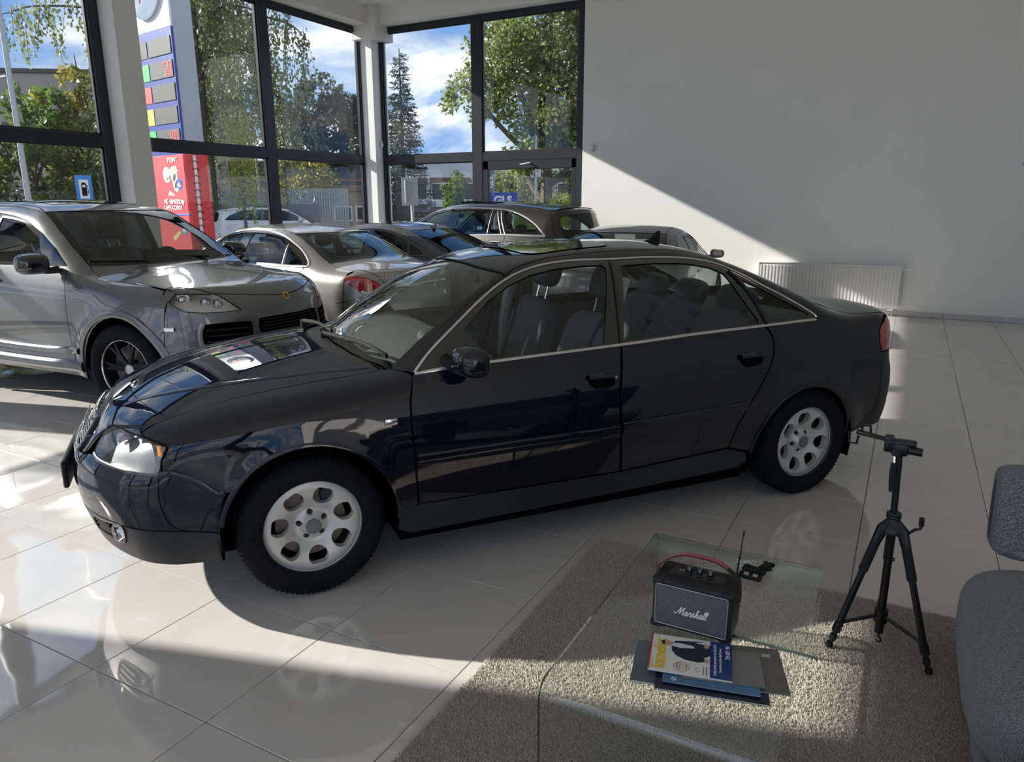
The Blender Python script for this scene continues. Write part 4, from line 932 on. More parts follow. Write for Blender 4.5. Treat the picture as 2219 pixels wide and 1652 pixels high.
def gen_car(name, label, pose, B, paint, S):
    root = empty(name, (pose[0], pose[1], 0), math.radians(pose[2]), label, 'car')
    T3 = lambda pts: [tuple(p) for p in B.solve('top', np.array([(a, b) for a, b in pts], float))]
    S3 = lambda pts: [tuple(p) for p in B.solve('side', np.array([(a, b) for a, b in pts], float))]
    xF, xR, sz, cz, aR = S['xF'], S['xR'], S['sill'], S['wr'], S['ar']
    KS = S.get('KS', (.3, .75)); G = .0025
    a0 = math.degrees(math.asin((sz-cz)/aR))
    hs = T3(S['hs']); we = T3(S['ws']); rail = T3(S['rail'])
    wg = S.get('wagon', False)
    bottom = [(a, .88, b) for a, _, b in arc(S['ax'][1], cz, aR, 180-a0, a0)]+[(a, .88, b) for a, _, b in arc(S['ax'][0], cz, aR, 180-a0, a0)]
    frontedge = S3([(xF, z) for z in np.linspace(sz, hs[0][2]-.06, 7)])
    if wg:
        rb = S3(S['rb']); rear = rb
    else:
        rg = T3(S['rg']); ts = T3(S['ts']); rear = rg+ts+S3([(xR, z) for z in np.linspace(ts[-1][2]-.05, sz, 7)])
    side = frontedge+hs+we+rail[1:]+rear[(0 if wg else 1):]+bottom
    dlo = S3D(B, S['dlo']); S['glasses'] = [S3D(B, g) for g in S['glasses']]
    for s in (1, -1):
        m = MB(); patch(m, B, KS, side, [dlo], sgn=s, gap=G, sp=.05); bs = m.obj('body_side', paint, root)
        for L in S['doors']:
            m = MB(); strip(m, B, onto(B, 'side', L3(L)), .005, .0006, s); m.obj('door_gap', M_VOID, bs)
        for hx, hz in S.get('handles', ()):
            m = MB(); strip(m, B, onto(B, 'side', L3([(hx+.09, hz), (hx, hz+.003), (hx-.09, hz)])), .026, .03, s, base=.0); m.obj('door_handle', S.get('hm', paint), bs)
        m = MB(); patch(m, B, KS, dlo, S['glasses'], sgn=s, off=-.003, sp=.06); m.obj('window_frame', M_BLACKG, root)
        for k, g in enumerate(S['glasses']):
            m = MB(); patch(m, B, KS, g, sgn=s, off=-.007, lip=0, sp=.08); m.obj('side_glass', S['gm'][min(k, len(S['gm'])-1)], root)
        if S.get('trim'):
            m = MB(); strip(m, B, onto(B, KS, dlo+dlo[:1]), S['trim'], .006, s); m.obj('window_trim', S.get('tm', M_CHROME), root)
        for L in S.get('bars', ()):
            m = MB(); strip(m, B, onto(B, KS, L), .010, .003, s); m.obj('pillar_trim', S.get('tm', M_CHROME), root)
        m = MB(); patch(m, B, 'side', L3([(S['ax'][0]-aR+.01, sz+.07), (S['ax'][1]+aR-.01, sz+.07), (S['ax'][1]+aR, sz-.05), (S['ax'][0]-aR, sz-.05)]), sgn=s, off=.004, sp=.08); m.obj('rocker_panel', S.get('rk', M_BLACKP), root)
        if S.get('lip'):
            m = MB(); strip(m, B, onto(B, 'side', arc(S['ax'][0], cz, aR+.028, 180-a0, a0)), .06, .012, s); m.obj('arch_flare', paint, root)
            m = MB(); strip(m, B, onto(B, 'side', arc(S['ax'][1], cz, aR+.028, 180-a0, a0)), .06, .012, s); m.obj('arch_flare', paint, root)
        if S.get('mir'): c, d, mm = S['mir']; mirror_wing(root, (c[0], c[1]*s, c[2]), d, mm, (c[0]+.08, (c[1]-.16)*s, c[2]-.05), s)
    # bonnet and nose
    y0 = hs[0][1]; ys = np.linspace(0, y0, 9)
    edge = T3([(xF+(S['xN']-xF)*(1-(y/y0)**2), y) for y in ys])
    wsb = T3([(S['ws'][0][0]+(S['wsb']-S['ws'][0][0])*(1-(y/S['ws'][0][1])**2), y) for y in np.linspace(S['ws'][0][1], 0, 8)])
    m = MB(); patch(m, B, 'top', sym(edge+hs[1:]+wsb[0:]), gap=G, sp=.05); m.obj('hood', paint, root)
    fb = edge+frontedge[::-1]+[(B.xf(sz)-.25, .6, sz), (B.xf(sz)-.05, .3, sz), (B.xf(sz), 0, sz)]
    m = MB(); patch(m, B, 'front', sym(fb), S.get('fholes', ()), gap=G, sp=.035); m.obj('front_bumper', paint, root)
    wst = T3([(S['ws'][-1][0]+(S['wst']-S['ws'][-1][0])*(1-(y/S['ws'][-1][1])**2), y) for y in np.linspace(0, S['ws'][-1][1], 6)])
    wsl = wsb[::-1]+we[1:]+wst[::-1][1:]
    m = MB(); patch(m, B, 'top', sym(wsl), off=-.004, lip=0, sp=.07, gap=.003); ws = m.obj('windshield', S.get('wg', M_GLASSG), root)
    cx = np.mean([p[0] for p in wsl]); inner = [((x-cx)*.90+cx, y*.93, z) for x, y, z in wsl]
    m = MB(); patch(m, B, 'top', sym(wsl), [sym(inner)], off=-.006, lip=0, sp=.07, gap=.003); m.obj('screen_border', M_VOID, ws)
    if wg:
        rc = T3([(rail[-1][0]+(S['rrx']-rail[-1][0])*(1-(y/rail[-1][1])**2), y) for y in np.linspace(rail[-1][1], 0, 7)])
        m = MB(); patch(m, B, 'top', sym(wst+rail[1:]+rc[1:]), gap=.002, sp=.07); m.obj('roof', paint, root)
        gate = rc[::-1]+rb+[(B.xr(sz)+.2, .6, sz), (B.xr(sz)+.03, .3, sz), (B.xr(sz), 0, sz)]
        m = MB(); patch(m, B, 'rear', sym(gate), [sym(S['rgl'])], gap=G, sp=.05); m.obj('tailgate', paint, root)
        m = MB(); patch(m, B, 'rear', sym(S['rgl']), off=-.004, lip=0, sp=.08); m.obj('rear_window', S.get('rgm', M_GLASSD), root)
    else:
        rgt = T3([(S['rg'][0][0]+(S['rgt']-S['rg'][0][0])*(1-(y/S['rg'][0][1])**2), y) for y in np.linspace(S['rg'][0][1], 0, 6)])
        rgb = T3([(S['rg'][-1][0]+(S['rgb']-S['rg'][-1][0])*(1-(y/S['rg'][-1][1])**2), y) for y in np.linspace(0, S['rg'][-1][1], 6)])
        m = MB(); patch(m, B, 'top', sym(wst+rail[1:]+rgt[1:]), gap=.002, sp=.06); m.obj('roof', paint, root)
        rgl = rgt[::-1]+rg[1:]+rgb[::-1][1:]
        m = MB(); patch(m, B, 'top', sym(rgl), off=-.004, lip=0, gap=.003, sp=.07); rw = m.obj('rear_window', S.get('rgm', M_GLASSG), root)
        cx = np.mean([p[0] for p in rgl]); inner = [((x-cx)*.84+cx, y*.88, z) for x, y, z in rgl]
        m = MB(); patch(m, B, 'top', sym(rgl), [sym(inner)], off=-.006, lip=0, sp=.07, gap=.003); m.obj('screen_border', S.get('rbm', M_VOID), rw)
        te = T3([(xR+(S['xT']-xR)*(1-(y/ts[-1][1])**2), y) for y in np.linspace(ts[-1][1], 0, 8)])
        m = MB(); patch(m, B, 'top', sym(rgb+ts[1:]+te[1:]), gap=G, sp=.05); m.obj('boot_lid', paint, root)
        rearedge = S3([(xR, z) for z in np.linspace(ts[-1][2]-.05, sz, 7)])
        tb = te[::-1]+rearedge+[(B.xr(sz)+.2, .6, sz), (B.xr(sz)+.03, .3, sz), (B.xr(sz), 0, sz)]
        m = MB(); patch(m, B, 'rear', sym(tb), S.get('rholes', ()), gap=G, sp=.04); m.obj('rear_bumper', paint, root)
    for x in S['ax']: well(root, x, cz, aR+.01, .42, S['wy']+.07)
    x1, x2 = S['ax']
    m = MB(); m.bx((x1-aR, -.78, sz-.04), (x2+aR, .78, sz+.05)); m.bx((x1+aR, -.6, sz), (x1+aR+.25, .6, sz+.1)); m.bx((x1+.3, -.45, sz+.02), (x2-.3, .45, sz+.08)); m.bx((x2-aR-.3, -.6, sz), (x2-aR, .6, sz+.1)); m.obj('floor_pan', M_VOID, root)
    # cabin
    zb = float(B.zb(0)); xd = S['ws'][0][0]
    m = MB().prism([(xd-.02, zb-.06), (xd-.30, zb+.01), (xd-.48, zb-.03), (xd-.52, zb-.15), (xd-.4, zb-.4), (xd, zb-.4)], -.70, .70, 'y'); m.obj('dashboard', S.get('dm', M_DASH), root)
    m = MB(); patch(m, B, 'top', sym([(wst[0][0]-.06, 0, 1), (we[-1][0]-.06, rail[0][1]*.9, 1)]+[(a, b*.92, 1) for a, b in S['rail'][1:-1]]+[(S['rail'][-1][0]+.1, rail[-1][1]*.9, 1), (S['rail'][-1][0]+.1, 0, 1)]), off=-.035, lip=0, sp=.12); m.obj('headliner', S.get('hl', M_LINER), root)
    sm = S.get('sm', M_SEATL); zf = S.get('zf', .32)
    for s in (1, -1): seat(root, S.get('sx', .1), .38*s, zf, sm, sm)
    rbn = empty('rear_bench', parent=root); bx = S.get('bx', -1.0)
    MB().pillow((bx+.3, 0, zf+.12), (.5, 1.25, .2), 5, 6).obj('seat_cushion', sm, rbn)
    MB().pillow((bx, 0, zf+.42), (.16, 1.28, .58), 5, 8, RM(y=-.36)).obj('backrest', sm, rbn)
    for y in (-.4, .4): MB().pillow((bx-.16, y, zf+.76), (.11, .27, .15), 3.2, 6, RM(y=-.3)).obj('headrest', sm, rbn)
    steering(root, (xd-.55, .38, zb-.03))
    MB().rbox((we[-1][0]-.03, 0, we[-1][2]-.07), (.03, .22, .07), .015, 2).obj('interior_mirror', M_BLACKP, root)
    return root
M_CAYP = mat('warm_grey_metallic', (.135, .137, .138), .32, .6, coat=1., crough=.02)
M_CCLP = mat('silver_grey_metallic', (.33, .322, .31), .38, .6, coat=1., crough=.03)
M_CPEP = mat('satin_graphite', (.085, .085, .085), .45, .5, coat=.4, crough=.2)
M_WAGP = mat('dark_brown_black_paint', (.018, .015, .013), .3, .2, coat=1., crough=.02)
M_BLKP = mat('black_coupe_paint', (.008, .008, .009), .3, coat=1., crough=.02)

# ---- grey SUV
def build_suv():
    B = CAY
    lamp = [(1.80, .80, .974), (1.755, .70, 1.018), (1.85, .635, 1.015), (1.948, .60, 1.001), (2.072, .537, .957), (2.15, .49, .90), (2.22, .445, .838), (2.145, .575, .833), (2.06, .68, .836), (1.973, .772, .852), (1.887, .817, .909)]
    grL = [(2.07, .698, .745), (2.16, .58, .75), (2.242, .444, .748), (2.275, .40, .74), (2.285, .40, .57), (2.19, .56, .565), (2.072, .718, .604), (2.06, .72, .68)]
    grC = [(2.31, 0, .765), (2.30, .25, .763), (2.29, .33, .758), (2.295, .345, .70), (2.295, .33, .63), (2.30, .25, .60), (2.31, 0, .595)]
    mir = lambda L: [(a, -b, c) for a, b, c in L]
    S = dict(ax=(1.43, -1.43), wr=.372, sw=.125, tw=.265, wy=.83, ar=.43, sill=.33, xF=1.86, xR=-2.0, xN=2.26, wsb=1.14, wst=.37, KS=(.3, .85),
        hs=[(1.86, .745), (1.6, .765), (1.3, .775), (1.05, .775), (.96, .765)], ws=[(.93, .755), (.78, .735), (.6, .705), (.42, .665), (.245, .62)],
        rail=[(.245, .62), (.1, .575), (-.3, .565), (-.9, .56), (-1.5, .56), (-1.78, .58)], wagon=True, rrx=-1.95,
        rb=[(-1.85, 1.48), (-1.95, 1.35), (-2.05, 1.15), (-2.05, .8), (-2.0, .33)], rgl=[(-2.1, 0, 1.50), (-2.08, .4, 1.47), (-2.05, .55, 1.42), (-2.15, .6, 1.2), (-2.22, .4, 1.15), (-2.25, 0, 1.15)],
        dlo=[(.80, .86, 1.165), (.62, .80, 1.29), (.40, .745, 1.41), (.153, .705, 1.51), (-.05, .69, 1.55), (-.3, .67, 1.575), (-.9, .67, 1.58), (-1.4, .68, 1.545), (-1.75, .70, 1.45), (-1.85, .76, 1.25), (-1.8, .8, 1.18), (-.2, .87, 1.15)],
        glasses=[L3([(.50, 1.19), (.36, 1.38), (.13, 1.485), (-.05, 1.525), (-.22, 1.54), (-.24, 1.175)], .7), L3([(-.36, 1.54), (-.9, 1.55), (-1.1, 1.54), (-1.2, 1.18), (-.33, 1.175)], .7), L3([(-1.3, 1.2), (-1.24, 1.52), (-1.42, 1.50), (-1.68, 1.43), (-1.78, 1.22)], .72)],
        gm=[M_GLASSG, M_GLASSD], trim=0, doors=[[(.81, 1.12), (.835, .9), (.84, .64), (.858, .40)], [(-.29, 1.14), (-.27, .8), (-.29, .40)], [(-1.2, 1.14), (-1.1, .95), (-.98, .7), (-.9, .45)]],
        handles=[(-.12, 1.02), (-1.02, 1.04)], mir=((.66, 1.05, 1.19), (.17, .24, .17), M_BLACKG), lip=True, rk=M_CAYP, zf=.50, sx=.12, bx=-.95, dm=M_BLACKP, wg=glass('suv_windshield', (.66, .70, .68), .05),
        fholes=[lamp, mir(lamp), grL, mir(grL), sym(grC)], steer=.10)
    r = gen_car('sport_utility_car', 'warm grey metallic SUV with black mirrors and black spoked wheels', (-6.756, .024, 2.8), B, M_CAYP, S)
    wheel_generic(r, S, mat('black_wheel', (.012, .012, .013), .4, .3), 7, True, 'black')
    for s in (1, -1):
        h = empty('headlamp', parent=r)
        m = MB(); patch(m, B, 'front', lamp, sgn=s, gap=.004, sp=.03, bsp=.015); m.obj('lamp_lens', M_LENS, h)
        m = MB(); patch(m, B, 'front', lamp, sgn=s, gap=.002, sp=.03, off=-.06, lip=-.06); m.obj('lamp_housing', mat('warm_lamp_housing', (.60, .57, .52), .35, .3), h)
        for (x, y, z, R) in ((1.90, .70, .925, .062), (2.03, .60, .905, .04), (2.09, .54, .89, .035)):
            m = MB().lathe([(R, 0), (R*.98, .012), (R*.86, .012), (R*.75, -.01), (R*.5, .01), (R*.3, .02), (0, .024)], 24, RM(y=PI/2, z=.7*s), c=(x-.02, y*s, z)); m.obj('projector', M_CHROMED, h)
        for L, n in ((grL, 3), (sym(grC), 6)):
            if n == 6 and s < 0: continue
            g = empty('air_intake', parent=r)
            m = MB(); patch(m, B, 'front', L, sgn=s, off=-.06, lip=-.06, sp=.05); m.obj('intake_recess', M_VOID, g)
            for k in range(n):
                m = MB()
                if n == 3:
                    z = .61+.045*k; strip(m, B, onto(B, 'front', [(2.09, .69, z), (2.18, .56, z), (2.28, .42, z)]), .010, .0, s, base=-.03)
                else:
                    z = .622+.025*k; strip(m, B, onto(B, 'front', [(2.29, -.32, z), (2.31, 0, z), (2.29, .32, z)]), .008, -.004, s, base=-.04)
                m.obj('intake_slat', M_BLACKP, g)
        m = MB(); strip(m, B, onto(B, 'front', [(2.075, .70, .755), (2.062, .725, .69), (2.072, .73, .60), (2.10, .71, .56)]), .034, .004, s); m.obj('daytime_lamp', mat('smoked_lamp', (.3, .3, .3), .25, .6), r)
        m = MB(); p = B.solve('front', B.to2('front', [(1.92, .90, .72)]))[0]; m.rbox(p*np.array((1, s, 1)), (.09, .02, .035), .006, 1, rz=-.35*s); m.obj('side_marker', M_CHROMED, r)
        m = MB(); strip(m, B, onto(B, 'front', [(1.80, .80, .974)]+lamp[1:7]), .008, .002, s); m.obj('lamp_gasket', M_VOID, h)
        # side skirt step
        m = MB(); strip(m, B, onto(B, 'side', L3([(.98, .50), (.3, .48), (-.96, .50)])), .05, .03, s); m.obj('side_skirt', M_CAYP, r)
        m = MB(); strip(m, B, onto(B, 'side', L3([(1.0, .37), (.3, .36), (-.98, .37)])), .09, .04, s); m.obj('side_skirt', M_CAYP, r)
    # shield badge
    c = B.solve('front', np.array([[0, .905]]))[0]; sh = [(-.03, .036), (0, .032), (.03, .036), (.032, .0), (.02, -.025), (0, -.04), (-.02, -.025), (-.032, 0)]
    b = MB().prism(sh, 0, .008, 'x', RM(y=-.35), c=c); b = b.obj('shield_badge', mat('gold_badge', (.75, .5, .12), .3, .9), r)
    MB().prism([(a*.45, q*.45) for a, q in sh], .008, .0095, 'x', RM(y=-.35), c=c).obj('badge_centre', mat('badge_black', (.02, .02, .02), .4), b)
    for y in (.3, -.35):
        w = empty('wiper', parent=r); P = spl([(1.10, y, 1.165), (1.05, y-.25, 1.18), (.98, y-.45, 1.19)], 5)+(0, 0, .012); MB().tube(P, .009, 6).obj('wiper_arm', M_WIPER, w)
    m = MB(); patch(m, B, 'top', sym([(.1, 0, 1.6), (.06, .42, 1.6), (-.6, .42, 1.6), (-.64, 0, 1.6)]), off=.003, lip=.006, sp=.1); m.obj('sunroof', M_BLACKG, r)
    return r
build_suv()
# ---- silver saloon seen from behind
def build_silver():
    B = CCL
    S = dict(ax=(1.42, -1.42), wr=.325, wy=.80, ar=.36, sill=.24, xF=1.80, xR=-2.0, xN=2.12, wsb=1.17, wst=.44, xT=-2.34,
        hs=[(1.80, .70), (1.5, .72), (1.2, .725), (1.05, .725)], ws=[(1.0, .73), (.8, .70), (.6, .655), (.36, .585)],
        rail=[(.36, .585), (.15, .525), (-.2, .515), (-.6, .52), (-.92, .535)], rg=[(-.92, .535), (-1.1, .56), (-1.3, .59), (-1.5, .625), (-1.62, .64)], rgt=-1.06, rgb=-1.72,
        ts=[(-1.62, .64), (-1.75, .655), (-1.9, .66), (-2.0, .65)],
        dlo=[(.90, .83, .93), (.72, .76, 1.04), (.5, .68, 1.17), (.25, .61, 1.275), (.05, .57, 1.325), (-.2, .565, 1.345), (-.624, .59, 1.332), (-.85, .62, 1.29), (-1.035, .66, 1.23), (-1.22, .71, 1.15), (-1.367, .75, 1.065), (-1.43, .79, 1.01), (-1.40, .81, .985), (-1.0, .84, .975), (0, .85, .955)],
        glasses=[L3([(.62, .975), (.48, 1.13), (.24, 1.245), (.05, 1.295), (-.13, 1.315), (-.08, .985)], .7), L3([(-.25, .99), (-.29, 1.315), (-.6, 1.302), (-.82, 1.265), (-.97, 1.20), (-1.02, .998)], .7), L3([(-1.07, 1.0), (-1.03, 1.17), (-1.2, 1.10), (-1.34, 1.03), (-1.34, 1.005)], .75)],
        gm=[glass('clear_saloon_glass', (.72, .82, .80), .05)], rgm=glass('clear_saloon_glass'), trim=.022, tm=mat('satin_window_trim', (.8, .79, .76), .3, .9), bars=[[(-1.0, .68, 1.19), (-1.04, .84, .98)]],
        doors=[[(.88, .92), (.93, .75), (.92, .4), (.9, .3)], [(-.16, .96), (-.13, .7), (-.15, .3)], [(-1.4, .98), (-1.36, .93), (-1.15, .7), (-1.0, .5), (-.95, .33)]], handles=[(0, .83), (-1.0, .85)],
        mir=((.66, .98, .99), (.14, .2, .13), M_BLACKG), rbm=mat('brown_screen_border', (.03, .026, .022), .3))
    S['rholes'] = []
    r = gen_car('sedan_car', 'silver grey sedan with red tail lamp and C 220 d boot lettering', (-7.0, 2.63, 173), B, M_CCLP, S)
    wheel_generic(r, S, M_ALU, 5, True)
    tl = [(-1.988, .806, .87), (-2.031, .769, .905), (-2.10, .72, .908), (-2.177, .658, .893), (-2.25, .58, .85), (-2.313, .488, .756), (-2.30, .53, .70), (-2.261, .595, .682), (-2.19, .68, .71), (-2.118, .746, .768), (-2.04, .79, .83)]
    for s in (1, -1):
        t = empty('tail_lamp', parent=r)
        m = MB(); patch(m, B, 'rear', tl, sgn=s, off=.006, lip=.012, sp=.025, bsp=.015); m.obj('lamp_lens', M_RED, t)
        m = MB(); strip(m, B, onto(B, 'rear', [(-2.06, .76, .87), (-2.15, .68, .86), (-2.24, .58, .81)]), .018, .010, s, base=.004); m.obj('light_bar', mat('bright_red_lens', (.75, .03, .03), .15, coat=1.), t)
        m = MB(); strip(m, B, onto(B, 'rear', [(-2.15, .715, .745), (-2.21, .655, .725), (-2.26, .585, .715)]), .028, .010, s, base=.004); m.obj('reversing_lens', M_WHITE, t)
        m = MB(); strip(m, B, onto(B, 'rear', [(-1.90, .84, .62), (-1.99, .83, .64), (-2.09, .78, .665), (-2.15, .72, .695), (-2.27, .58, .67)]), .005, .0008, s); m.obj('bumper_gap', M_VOID, r)
        m = MB(); strip(m, B, onto(B, 'rear', [(-2.0, .64, .965), (-2.17, .585, .94), (-2.26, .53, .87), (-2.32, .46, .75)]), .005, .0008, s); m.obj('boot_gap', M_VOID, r)
    # boot lid face: chrome bar, star, lettering
    m = MB(); strip(m, B, onto(B, 'rear', [(-2.38, -.42, .79), (-2.42, 0, .80), (-2.38, .42, .79)]), .035, .012); m.obj('boot_chrome_bar', M_CHROME, r)
    c = B.solve('rear', np.array([[0, .885]]))[0]; g = B.grad(c[None])[0]
    up = Vector((0, 0, 1)); nx = Vector(g); xx = Vector((0, -1, 0)); yy = nx.cross(xx)
    P = [Vector(c)+nx*.008+(xx*math.cos(a)+yy*math.sin(a))*.042 for a in np.linspace(0, 2*PI, 25)[:-1]]
    st = MB().tube(np.array(P), .0035, 6, True)
    for k in range(3):
        a = PI/2+k*2*PI/3; q = Vector(c)+nx*.008; st.tube(np.array([q, q+(xx*math.cos(a)+yy*math.sin(a))*.041]), [.007, .002], 5)
    st.obj('star_emblem', M_CHROMED, r)
    p = B.solve('rear', np.array([B.to2('rear', [(-2.27, .545, .895)])[0]]))[0]; q2 = B.solve('rear', np.array([B.to2('rear', [(-2.33, .40, .895)])[0]]))[0]
    d = Vector(q2-p).normalized(); g = Vector(B.grad(p[None])[0]); y_ = g.cross(d)
    text('boot_lettering', 'C 220 d', .062, M_CHROMED, r, plane_M(Vector(p)+g*.004, d, y_), .004, 'LEFT')
    return r
build_silver()
# ---- graphite coupe, brown estate, black coupe
def build_far():
    B = CPE
    S = dict(ax=(1.42, -1.42), wr=.33, wy=.81, ar=.365, sill=.24, xF=1.85, xR=-2.0, xN=2.2, wsb=1.17, wst=.34, xT=-2.36,
        hs=[(1.85, .70), (1.5, .72), (1.2, .725), (1.05, .72)], ws=[(1.0, .725), (.8, .69), (.5, .63), (.26, .565)],
        rail=[(.26, .565), (0, .49), (-.3, .48), (-.6, .485), (-.95, .51)], rg=[(-.95, .51), (-1.2, .55), (-1.45, .59), (-1.68, .62)], rgt=-1.02, rgb=-1.80,
        ts=[(-1.68, .62), (-1.8, .64), (-1.9, .645), (-2.0, .64)],
        dlo=[(.85, .82, .92), (.6, .73, 1.06), (.3, .63, 1.21), (0, .58, 1.275), (-.263, .585, 1.295), (-.515, .60, 1.292), (-.70, .61, 1.27), (-.867, .634, 1.236), (-1.03, .66, 1.19), (-1.164, .69, 1.145), (-1.29, .72, 1.095), (-1.387, .745, 1.045), (-1.47, .78, .99), (-1.48, .81, .96), (-.8, .84, .955), (0, .85, .945)],
        glasses=[L3([(.55, .965), (.3, 1.15), (0, 1.245), (-.28, 1.265), (-.30, .97)], .7), L3([(-.42, .97), (-.38, 1.268), (-.6, 1.262), (-.85, 1.215), (-1.08, 1.14), (-1.16, .975)], .7), L3([(-1.2, .978), (-1.14, 1.115), (-1.3, 1.05), (-1.42, .985)], .75)],
        gm=[M_GLASSG, M_GLASSD], rgm=M_GLASSD, trim=.014, tm=M_BLACKG, bars=[[(-1.11, .69, 1.15), (-1.18, .82, .96)], [(-.33, .6, 1.29), (-.36, .84, .95)]],
        doors=[[(.86, .9), (.9, .7), (.88, .3)], [(-.3, .95), (-.27, .7), (-.3, .3)]], handles=[(-.12, .82)], mir=((.6, .98, .97), (.13, .19, .12), M_BLACKG))
    r = gen_car('sedan_car', 'satin graphite sedan with dark privacy glass beside the silver one', (-6.97, 4.65, 176), B, M_CPEP, S)
    wheel_generic(r, S, M_DARKMET, 5, True)
    m = MB(); patch(m, B, 'top', sym([(.12, 0, 1.3), (.08, .42, 1.3), (-.72, .42, 1.3), (-.8, .35, 1.3), (-.82, 0, 1.3)]), off=.003, sp=.1); m.obj('glass_roof', M_BLACKG, r)
    def fin(B, x):
        z = float(B.solve('top', np.array([[x, 0.]]))[0][2]); V = np.array([(.08, 0, 0), (-.07, .022, 0), (-.07, -.022, 0), (-.09, 0, .06), (-.06, .004, .056), (-.06, -.004, .056), (.0, .016, .016), (0, -.016, .016)])
        return MB().add(V+(x, 0, z-.004), [(0, 6, 4, 5, 7), (6, 1, 3, 4), (7, 5, 3, 2), (4, 3, 5), (1, 2, 3), (0, 1, 6), (0, 7, 2)])
    fin(B, -.93).obj('aerial_fin', M_BLACKG, r)
    B = WAG
    S = dict(ax=(1.4, -1.3), wr=.35, wy=.81, ar=.39, sill=.28, xF=1.8, xR=-1.9, xN=2.15, wsb=1.57, wst=.66, KS=(.3, .85), wagon=True, rrx=-1.97,
        hs=[(1.8, .70), (1.6, .71), (1.45, .715)], ws=[(1.4, .74), (1.2, .715), (.9, .67), (.56, .60)],
        rail=[(.56, .60), (.3, .53), (0, .515), (-.6, .515), (-1.2, .53), (-1.7, .56)],
        rb=[(-1.74, 1.49), (-1.785, 1.42), (-1.84, 1.3), (-1.90, 1.12), (-1.93, .8), (-1.9, .28)], rgl=[(-2.0, 0, 1.49), (-1.95, .42, 1.465), (-1.90, .55, 1.43), (-1.95, .60, 1.2), (-2.0, .56, 1.13), (-2.1, .3, 1.12), (-2.16, 0, 1.12)],
        dlo=[(1.25, .80, 1.12), (.974, .72, 1.29), (.72, .66, 1.42), (.517, .61, 1.505), (.3, .60, 1.545), (.066, .60, 1.563), (-.4, .60, 1.567), (-.834, .615, 1.552), (-1.0, .63, 1.535), (-1.165, .652, 1.50), (-1.32, .68, 1.45), (-1.457, .71, 1.39), (-1.57, .735, 1.33), (-1.663, .756, 1.264), (-1.75, .78, 1.185), (-1.74, .79, 1.17), (-1.534, .811, 1.172), (-1.071, .825, 1.175), (-.718, .832, 1.164), (.4, .845, 1.13)],
        glasses=[L3([(.9, 1.165), (.72, 1.36), (.5, 1.47), (.3, 1.515), (.17, 1.53), (.17, 1.18)], .7), L3([(-.03, 1.19), (-.03, 1.535), (-.4, 1.54), (-.65, 1.532), (-.70, 1.2)], .7), L3([(-.76, 1.2), (-.74, 1.51), (-.79, 1.51), (-.98, 1.2)], .7), L3([(-1.1, 1.2), (-.92, 1.515), (-1.0, 1.508), (-1.165, 1.47), (-1.4, 1.385), (-1.55, 1.30), (-1.66, 1.2)], .72)],
        gm=[M_GLASSG], rgm=glass('pale_rear_glass', (.5, .58, .56), .06), trim=.028, tm=M_CHROME, bars=[[(-.845, .62, 1.55), (-.94, .74, 1.37), (-1.06, .825, 1.18)], [(-.69, .62, 1.55), (-.70, .74, 1.37), (-.715, .825, 1.18)], [(-.775, .62, 1.55), (-.88, .74, 1.37), (-.99, .825, 1.18)]],
        doors=[[(1.2, 1.1), (1.1, .8), (1.05, .35)], [(.05, 1.15), (.08, .8), (.05, .35)], [(-1.07, 1.17), (-1.05, .9), (-.9, .6), (-.85, .35)]], handles=[(.2, 1.0), (-.93, 1.06)], mir=((.95, .98, 1.18), (.15, .2, .15), M_WAGP), zf=.48, sx=.25, bx=-.9, hm=M_CHROME)
    r = gen_car('station_wagon', 'tall dark brown wagon with chrome window arch parked by the corner window', (-6.35, 6.6, 172), B, M_WAGP, S)
    wheel_generic(r, S, M_ALU, 5, False)
    # roof spoiler and open sunroof panel
    m = MB(); patch(m, B, 'top', sym([(-1.88, 0, 1.5), (-1.85, .4, 1.5), (-1.80, .54, 1.5), (-1.72, .545, 1.5), (-1.72, 0, 1.5)]), off=.008, lip=.02, sp=.06); m.obj('roof_spoiler', M_WAGP, r)
    m = MB().rbox((-.28, 0, 1.672), (.62, .86, .012), .005, 1, RM(y=-.02)); m.obj('sunroof', M_BLACKG, r)
    m = MB().rbox((.14, 0, 1.655), (.03, .84, .03), .01, 1); m.obj('wind_deflector', M_BLACKP, r)
    B = BLK
